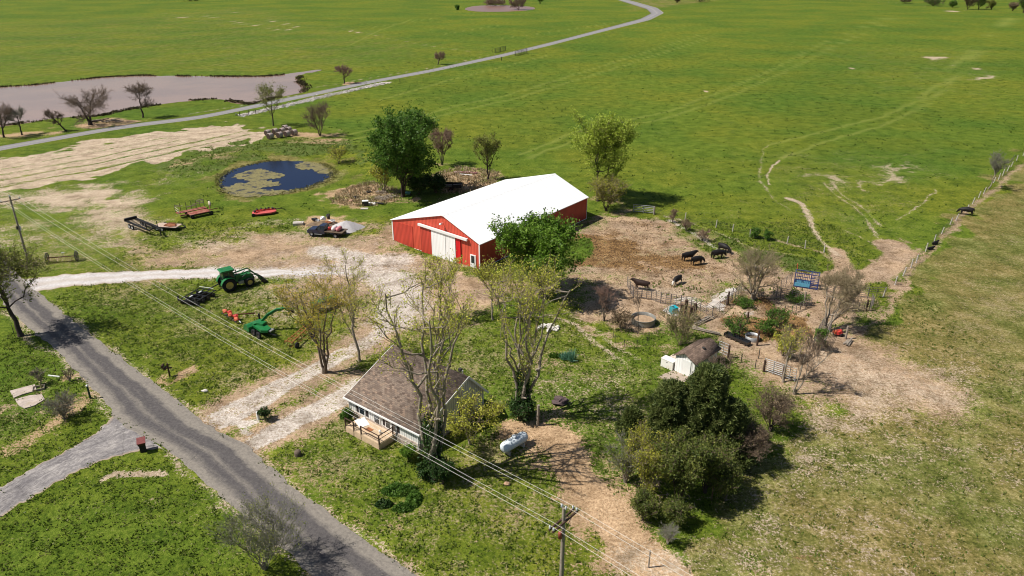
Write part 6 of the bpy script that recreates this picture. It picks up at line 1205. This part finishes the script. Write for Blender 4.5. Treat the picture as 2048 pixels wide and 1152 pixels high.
post((1003, 121), 1.6, 'short dark gate post left of the pipe gate by the lane', DARK, .16)
wirefence('sagging wire fence at the left foot of the lane embankment', [(480, 232), (498, 230), (512, 228)], 1.4, BARKD, 0, 2, .1)
# ring bed fence
t = thing('garden_ring', 'wire ring fence on thin posts round the garden bed', 'garden fence', G(1262, 680)); 
cx = t.location; ringp = [Vector((2.1 * math.cos(q), 2.1 * math.sin(q) * 1.0, 0)) for q in [2 * PI * i / 9 for i in range(9)]]
for q in ringp: MB().tube(q, q + Vector((0, 0, 1.1)), .025, n=5).build('post', DARK, t)
for z in (.15, .6, 1.0): b = MB(); b.path([q + Vector((0, 0, z)) for q in ringp], .008, 3, True); b.build('wire', DARK, t)
# ------------------------------------------------------------------ corral furniture
fillpoly('concrete_pad', [(1325, 622), (1345, 608), (1367, 622), (1350, 637)], concw, .08, 2., 0, smoothn=0, label='square concrete pad under the blue waterer')
t = thing('cattle_waterer', 'bright blue cattle waterer on a concrete pad', 'waterer', G(1347, 626) + Vector((0, 0, .08)), .4); BL_ = mat('cyan_plastic', (.0, .36, .46), .4, var=.12)
b = MB(); b.prism([(-.45, 0), (.45, 0), (.38, .7), (-.38, .7)], -.4, .4); b.build('tub', BL_, t); b = MB(); b.box((0, 0, .74), (.8, .84, .1)); b.build('lid', BL_, t); MB().box((-.1, 0, .8), (.25, .4, .03)).build('drinking_hole', DARK, t)
t = thing('stock_tank', 'round grey metal stock tank filled with sand', 'tank', G(1286, 646)); b = MB(); b.lathe((0, 0, 0), [(1.42, 0), (1.45, .25), (1.42, .5), (1.47, .78), (1.5, .82), (1.46, .84), (1.4, .8), (1.38, .3)], 32); b.build('tank_wall', mat('dull_zinc', (.3, .3, .28), .5, .3, var=.4, scale=2), t); b = MB(); b.lathe((0, 0, 0), [(0, .42), (.9, .44), (1.38, .4)], 28); b.build('sand_fill', mat('dry_sand', (.4, .28, .18), .95), t)
t = thing('small_tank', 'small grey metal tub inside the pen', 'tank', G(1504, 679)); b = MB(); b.lathe((0, 0, 0), [(.8, 0), (.84, .55), (.8, .56), (.78, .2)], 22); b.build('tank_wall', GALV, t); MB().lathe((0, 0, 0), [(0, .22), (.78, .2)], 20).build('sand_fill', MUD, t)
A, B = G(1451, 672), G(1497, 692); t = thing('feed_bunk', 'long black feed bunk with shiny inside on the dirt path', 'feed trough', (A + B) / 2, math.atan2((B - A).y, (B - A).x)); L_ = (B - A).length
b = MB(); pr = [(-.38, .55), (-.3, .2), (0, .1), (.3, .2), (.38, .55), (.34, .55), (.26, .24), (0, .15), (-.26, .24), (-.34, .55)]; n0 = len(pr); vs = [(x, p_[0], p_[1]) for x in (-L_ / 2, L_ / 2) for p_ in pr]; b.add(vs, [(i, (i + 1) % n0, n0 + (i + 1) % n0, n0 + i) for i in range(n0)]); b.box((-L_ / 2, 0, .33), (.06, .76, .42)); b.box((L_ / 2, 0, .33), (.06, .76, .42)); b.build('trough', mat('black_plastic', (.02, .022, .026), .18, spec=.6), t)
for i in range(5): MB().box((-L_ / 2 + .3 + i * (L_ - .6) / 4, 0, .08), (.08, .7, .16)).build('leg', PIPE, t)
# blue squeeze chute
A, B = G(1587, 573), G(1634, 580); t = thing('squeeze_chute', 'blue steel cattle squeeze chute on the dirt', 'cattle chute', A, math.atan2((B - A).y, (B - A).x)); L_ = (B - A).length; BLU = mat('blue_steel_paint', (.03, .055, .2), .45, var=.4, dirt=((.2, .1, .06), .4)); LB = mat('light_blue_panel', (.12, .38, .55), .5, var=.25)
b = MB()
for y in (0, 1.2):
    for x in (0, L_ * .68, L_): b.bar((x, y, 0), (x, y, 2.1), .12, .12)
    b.bar((0, y, 2.05), (L_, y, 2.05), .1, .1); b.bar((0, y, .1), (L_, y, .1), .1, .1); b.bar((0, y, 1.1), (L_, y, 1.1), .08, .08)
for x in (0, L_ * .68, L_): b.bar((x, 0, 2.05), (x, 1.2, 2.05), .1, .1)
b.build('frame', BLU, t)
for y in (0, 1.2):
    b = MB()
    for x in np.arange(.25, L_ * .66, .22): b.bar((x, y, .7), (x, y, 2.), .04, .05)
    b.build('side_bars', RUST if y else BLU, t); MB().box((L_ * .34, y - .06 + (.12 if y else 0), .45), (L_ * .64, .04, .5)).build('drop_panel', LB, t)
b = MB()
for k in range(4): b.bar((L_ * .7, 0, .4 + .45 * k), (L_, 0, .2 + .55 * k), .05, .05); b.bar((L_ * .7 + .1 * k, 1.2, .1), (L_ * .7 + .2 * k, 1.2, 2.), .05, .05)
b.build('head_gate', BLU, t); MB().bar((.1, 1.2, 2.), (.0, 1.3, 2.9), .08, .08).build('lever', ORANGE, t)
t = thing('red_implement', 'small red machine in the brush beside the pen', 'machine', G(1677, 671), .3); MB().blob((0, 0, .45), .55, .35, .3, 2, 9, 6, .2, True).build('engine_cover', REDM, t); MB().box((-.5, .1, .5), (.35, .4, .35)).build('fuel_tank', ORANGE, t); b = MB(); b.bar((-.9, 0, .3), (1.2, 0, .25), .1, .1); b.build('frame', DARK, t)
for y in (-.4, .4): wheel(t, (.1, y, .22), .22, .14, DARK)
o = rail_pile('grey broken boards beside the red machine', (1694, 685), 4, 1.6, .9, WOOD, .8, 7)
rail_pile('weathered logs leaning along the lower pen panel', (1405, 643), 4, 3., .75, BARKG, .5, 8)
rail_pile('brown rails lying below the timber group', (1412, 664), 3, 3.4, -.6, WOOD, .5, 11)
# concrete ramp in the yard
fillpoly('concrete_ramp', [(1411, 614), (1426, 600), (1452, 580), (1466, 575), (1474, 582), (1440, 606), (1452, 612), (1437, 617)], concw, .03, .6, .08, smoothn=0, label='dirty white concrete apron beside the pen')
# broken slabs and planter left of the road
for i, (q, lb) in enumerate((([(20, 783), (50, 775), (70, 770), (74, 782), (45, 790), (28, 797)], 'upper broken concrete slab left of the road'), ([(30, 800), (60, 792), (84, 790), (90, 800), (70, 812), (50, 818), (38, 812)], 'lower broken concrete slab left of the road'))):
    P = P2(q); c = P.mean(0); b = MB(); b.slab([tuple(p_ - c) for p_ in P][::-1], -.05, .1); o = b.build('broken_slab', mat('pinkish_concrete', (.5, .42, .37), .9, scale=2.5, var=.35, dirt=((.25, .2, .12), .8))); o.location = (c[0], c[1], 0); tag(o, lb, 'concrete slab')
t = thing('planter_frame', 'small wooden frame box beside the broken slabs', 'planter', G(78, 778), .5); b = MB(); b.box((0, -.4, .12), (1., .06, .22)); b.box((0, .4, .12), (1., .06, .22)); b.box((-.5, 0, .12), (.06, .8, .22)); b.box((.5, 0, .12), (.06, .8, .22)); b.build('frame', WOOD, t)
post((83, 776), .8, 'short yellowish post standing in the wooden frame', mat('yellowish_wood', (.45, .4, .18), .8), .08); o = MB().box((0, 0, .06), (1.4, .12, .1)).build('loose_board', WHITE); o.location = G(108, 753); o.rotation_euler.z = -.2; tag(o, 'white board lying by the rubble near the road', 'board')
# mailboxes
MBX = mat('brown_mailbox', (.06, .03, .022), .5, var=.3)
t = thing('mailbox_stand', 'wooden stand with two brown mailboxes beside the road', 'mailbox stand', G(340, 753), .2)
b = MB(); b.box((0, 0, .75), (.14, .14, 1.7)); b.box((-.1, 0, 1.05), (1.0, .12, .1)); b.build('post', DWOOD, t)
for x, z in ((-.5, 1.25), (-.3, .95)):
    b = MB(); b.prism([(-.12, 0), (.12, 0), (.12, .16), (.06, .24), (-.06, .24), (-.12, .16)], -.28, .28); o = b.build('mailbox', MBX, t); o.location = (x, 0, z)
t = thing('mailbox_pillar', 'stout brown lidded mailbox post by the paved driveway', 'mailbox', G(287, 902), .45)
b = MB(); b.box((0, 0, .4), (.5, .45, .9)); b.build('pillar', mat('dark_stone', (.03, .026, .025), .8, var=.5, scale=6), t)
b = MB(); b.box((0, -.02, .98), (.62, .85, .26)); b.build('box_body', MBX, t); b = MB(); b.box((0, -.02, 1.14), (.72, .95, .07), 0, .12, 0); b.build('lid', mat('maroon_lid', (.2, .06, .055), .5), t)
b = MB(); b.lathe((0, 0, 0), [(.3, 0), (.32, .3), (.26, .5), (.0, .5)], 10); o = b.build('tree_stump', BARK); o.location = G(596, 911); tag(o, 'short brown tree stump on the lawn by the road', 'stump')
o = MB().blob((0, 0, .08), .3, .22, .18, 4, 8, 5, .25, True).build('rock', mat('orange_rock', (.5, .32, .2), .9)); o.location = G(1013, 969); tag(o, 'single orange tan rock on the lawn', 'rock')
o = MB().blob((0, 0, .08), .35, .2, .16, 6, 8, 5, .25, True).build('rock', STW); o.location = G(410, 783); tag(o, 'single white rock on the grass above the road', 'rock')
# propane tank
A, B = G(1005, 913), G(1051, 886); t = thing('propane_tank', 'white horizontal propane tank on the lawn right of the house', 'propane tank', (A + B) / 2 + Vector((0, 0, 0)), math.atan2((B - A).y, (B - A).x)); PW = mat('pale_blue_white_paint', (.66, .72, .76), .35, var=.08)
b = MB(); b.lathe((0, 0, .85), [(0, -1.55), (.25, -1.5), (.42, -1.36), (.5, -1.15), (.5, 1.15), (.42, 1.36), (.25, 1.5), (0, 1.55)], 24, 'x'); b.build('vessel', PW, t)
MB().lathe((0, 0, 1.3), [(.22, 0), (.22, .22), (.1, .28), (0, .28)], 12).build('valve_dome', PW, t)
for x in (-.9, .9): MB().box((x, 0, .2), (.15, .8, .42)).build('leg', conc, t)
# garden bits
t = thing('dark_shrub_pile', 'dark dry brush ball on the lawn behind the wooden post', 'brush pile', G(1120, 806)); MB().blob((0, 0, .3), .8, .6, .35, 8, 14, 8, .3, True).build('brush', mat('purple_brown_brush', (.12, .085, .085), .95, var=.5, scale=9), t)
def leafclump(name, label, cat, base, rx, ry, h, n, lm, size=.2, seed=0, up=.4, kind=None, group=None):
    rg = np.random.default_rng(seed + 7); a_ = rg.uniform(0, 6.28, n); r = np.sqrt(rg.random(n)); z = rg.random(n) * h * (1.02 - r ** 3) * (1 + .3 * np.sin(a_ * 4))
    V, F = quads(np.stack([rx * r * np.cos(a_), ry * r * np.sin(a_), z], 1), size, rg, .5, up); o = fast(name, V, F, lm); o.location = G(*base); return tag(o, label, cat, group, kind)
leafclump('iris_bed', 'ring of dark green leafy plants on the front lawn', 'flower bed', (800, 982), 1.6, .8, .55, 2600, LDEEP, .2, 1); leafclump('iris_bed', 'dark leafy clump at the left of the lawn plant ring', 'plants', (768, 1010), .75, .5, .5, 900, IVY, .18, 2); leafclump('iris_bed', 'right arc of the lawn plant ring', 'plants', (828, 1000), .7, 1.1, .5, 1300, LDEEP, .2, 3); leafclump('iris_bed', 'green clump at the lower end of the lawn plant ring', 'plants', (806, 1018), .9, .5, .5, 1000, LDEEP, .2, 4)
AG = leafmat('blue_green_blades', [(.06, .16, .1), (.14, .3, .2), (.25, .42, .3)], .2)
def blades(label, base, rx, ry, h, n, m_, seed):
    rg = np.random.default_rng(seed); a_ = rg.uniform(0, 6.28, n); r = np.sqrt(rg.random(n)); c = np.stack([rx * r * np.cos(a_), ry * r * np.sin(a_), 0 * r], 1); d = vnorm(rg.normal(0, .35, (n, 3)) + [0, 0, 1]); s_3 = vnorm(np.cross(d, rg.normal(size=(n, 3)))) * .04; ln = h * rg.uniform(.6, 1.2, (n, 1))
    V = np.stack([c - s_3, c + s_3, c + s_3 * .3 + d * ln, c - s_3 * .3 + d * ln], 1).reshape(-1, 3); o = fast('bladed_plant', V, np.arange(4 * n).reshape(-1, 4), m_); o.location = G(*base); return tag(o, label, 'plant')
blades('tall blue green bladed plant in the lawn bed', (1143, 722), .35, .3, 1.3, 160, AG, 1); blades('lower blue green bladed plant left in the lawn bed', (1130, 718), .5, .3, .8, 200, AG, 2); blades('dark bladed plant at the far left of the lawn bed', (1112, 714), .8, .3, .5, 260, LDEEP, 3)
# ------------------------------------------------------------------ grass tufts and weeds (stuff)
def tufts(name, label, n, x0, x1, y0, y1, h, wd, m_, want, seed, per=5):
    rg = np.random.default_rng(seed); x = rg.uniform(x0, x1, n); y = rg.uniform(y0, y1, n); Mx = evalm(x, y); keep = want(Mx, x, y, rg)
    z_ = y * CP + CAM_H * SP; px = 1024 + F_PX * x / z_; py = 576 + F_PX * (CAM_H * CP - y * SP) / z_
    for q in (ROADP, DRIVEP, GRAVP, SLAB1, SLAB2, POND1, POND2, HOUSEP, BARNP): keep &= polyd(x, y, q) < .15
    x, y = x[keep], y[keep]; k = len(x); c = np.repeat(np.stack([x, y, terrain(x, y)], 1), per, 0) + rg.normal(0, wd * .5, (k * per, 3)) * [1, 1, 0]
    d = vnorm(rg.normal(0, .55, (k * per, 3)) + [0, 0, 1]); s_3 = vnorm(np.cross(d, rg.normal(size=(k * per, 3)))) * wd * .22; ln = h * rg.uniform(.5, 1.3, (k * per, 1))
    V = np.stack([c - s_3, c + s_3, c + s_3 * .5 + d * ln, c - s_3 * .5 + d * ln], 1).reshape(-1, 3)
    return tag(fast(name, V, np.arange(4 * k * per).reshape(-1, 4), m_), label, 'grass', kind='stuff')
ROADP = P2([(0, 622), (0, 512), (60, 570), (160, 652), (330, 780), (425, 858), (560, 952), (690, 1052), (832, 1152), (1010, 1300), (780, 1300), (625, 1152), (520, 1062), (400, 958), (330, 897), (222, 828), (152, 744), (75, 672)]); DRIVEP = P2([(228, 826), (190, 868), (60, 940), (0, 975), (0, 1033), (60, 997), (200, 922), (345, 912)])
POND1 = P2([(434, 372), (475, 336), (530, 322), (650, 330), (670, 344), (620, 376), (500, 393), (455, 389)]); POND2 = P2([(0, 174), (280, 151), (600, 144), (614, 176), (500, 209), (420, 198), (240, 222), (0, 254)])
GRAVP = P2([(60, 556), (130, 549), (300, 541), (600, 540), (600, 551), (440, 556), (300, 560), (150, 572), (70, 584)]); SLAB1 = P2([(20, 783), (50, 775), (70, 770), (74, 782), (45, 790), (28, 797)]); SLAB2 = P2([(30, 800), (60, 792), (84, 790), (90, 800), (70, 812), (50, 818), (38, 812)])
SCR1 = P2([(655, 402), (690, 378), (740, 362), (800, 380), (800, 402), (740, 414), (680, 412)]); SCR2 = P2([(860, 350), (920, 332), (1000, 345), (990, 370), (930, 388), (880, 385)])
def rectp(ox, oy, a_, L_, D_): c_, s_4 = math.cos(a_), math.sin(a_); return np.array([(ox + x * c_ - y * s_4, oy + x * s_4 + y * c_) for x, y in ((0, 0), (L_, 0), (L_, D_), (0, D_))])
HOUSEP = rectp(-15.7, 59.56, -.658, 9.44, 8.83); BARNP = rectp(-18.7, 107.6, -.652, 17.76, 28.77)
bareg = lambda m: np.maximum.reduce([m['gravel'], m['dirt'], m['mulch'], m['pale']])
GT = leafmat('grass_blades', [(.06, .105, .013), (.1, .155, .018), (.165, .21, .04), (.3, .28, .11)], .45); GD = leafmat('grass_clump_dark', [(.035, .07, .01), (.06, .105, .014), (.09, .135, .022)], .35); GS = leafmat('straw_blades', [(.2, .15, .07), (.36, .28, .16), (.5, .42, .28)], .2)
tufts('grass_tufts', 'green grass tufts of the lawns and pastures', 34000, -60, 55, 39, 118, .17, .3, GT, lambda m, x, y, r: (r.random(len(x)) > bareg(m) * 1.3) & (r.random(len(x)) > m['olive'] * .6), 1)
tufts('pasture_clumps', 'darker grass clumps scattered over the green pasture', 15000, -60, 330, 95, 420, .22, .42, GD, lambda m, x, y, r: (bareg(m) < .25) & (m['olive'] < .2) & (r.random(len(x)) < np.clip((500 - y) / 420, 0, 1) * (.35 + .65 * (np.sin(x * .09 + 2 * np.sin(y * .05)) * np.sin(y * .07 + x * .03) > -.2))), 2, 5)
tufts('dry_grass_tufts', 'dry straw coloured grass on the right pasture', 16000, 10, 90, 39, 125, .1, .24, GS, lambda m, x, y, r: (m['olive'] > .4) & (r.random(len(x)) < .12 + m['pale'] * 1.3), 3, 4)
tufts('weed_tufts', 'coarse weeds along ditches, banks and fences', 17000, -75, 60, 45, 190, .28, .35, GT, lambda m, x, y, r: (m['wild'] > .25) & (r.random(len(x)) < m['wild'] + .2), 4, 6)
tufts('leaf_litter', 'pinkish leaf litter and wood chips on the bare patches', 26000, -50, 50, 39, 110, .06, .3, GS, lambda m, x, y, r: (m['mulch'] > .4) & (r.random(len(x)) < .6), 5, 3)
tufts('yard_clods', 'small dark clods and manure bits in the cattle yard', 9000, 8, 50, 80, 125, .08, .3, leafmat('clod_brown', [(.05, .03, .018), (.1, .06, .035), (.2, .12, .06)], 0.), lambda m, x, y, r: (m['dirt'] > .6) & (r.random(len(x)) < .15 + .8 * m['soil']), 6, 4)
tufts('dead_weeds', 'tall dead tan weeds around the scrap corner and dark trailer', 9000, -45, -2, 118, 165, .5, .3, GS, lambda m, x, y, r: ((polyd(x, y, SCR1) > 0) | (polyd(x, y, SCR2) > 0)) & (r.random(len(x)) < .8), 7, 5)
def bank(name, label, P, n, h, wd, m_, seed, sp=.5):
    rg = np.random.default_rng(seed); Q = np.vstack([P, P[:1]]); L_ = np.r_[0, np.cumsum(np.hypot(*np.diff(Q, axis=0).T))]; t = rg.uniform(0, L_[-1], n); x = np.interp(t, L_, Q[:, 0]) + rg.normal(0, sp, n); y = np.interp(t, L_, Q[:, 1]) + rg.normal(0, sp, n)
    keep = np.sin(t * .35) + np.sin(t * .13 + 1) + rg.normal(0, .6, n) > -.2; x, y = x[keep], y[keep]; k = len(x); c = np.repeat(np.stack([x, y, 0 * x], 1), 6, 0) + rg.normal(0, wd * .4, (k * 6, 3)) * [1, 1, 0]
    d = vnorm(rg.normal(0, .45, (k * 6, 3)) + [0, 0, 1]); s_3 = vnorm(np.cross(d, rg.normal(size=(k * 6, 3)))) * wd * .2; ln = h * rg.uniform(.5, 1.3, (k * 6, 1))
    return tag(fast(name, np.stack([c - s_3, c + s_3, c + s_3 * .5 + d * ln, c - s_3 * .5 + d * ln], 1).reshape(-1, 3), np.arange(24 * k).reshape(-1, 4), m_), label, 'reeds', kind='stuff')
bank('bank_reeds', 'dark rushes and mud clumps along the muddy pond bank', P2([(-60, 178), (0, 174), (60, 171), (130, 163), (200, 155), (280, 151), (350, 152), (450, 153), (520, 153), (560, 150), (600, 150), (600, 163), (614, 176), (606, 186), (560, 194), (500, 209), (452, 200), (420, 198), (350, 205), (300, 212), (240, 222), (200, 232), (90, 239), (0, 254)]), 2600, .45, .8, mat('dark_rushes', (.09, .075, .03), .9, var=.5), 1, .7)
bank('bank_reeds', 'tan and olive reeds round the rim of the round pond', P2([(434, 372), (442, 350), (475, 336), (530, 322), (600, 322), (650, 330), (670, 344), (655, 362), (620, 376), (560, 388), (500, 393), (455, 389)]), 1300, .2, .35, mat('olive_reeds', (.3, .28, .09), .9, var=.35), 2, .5)
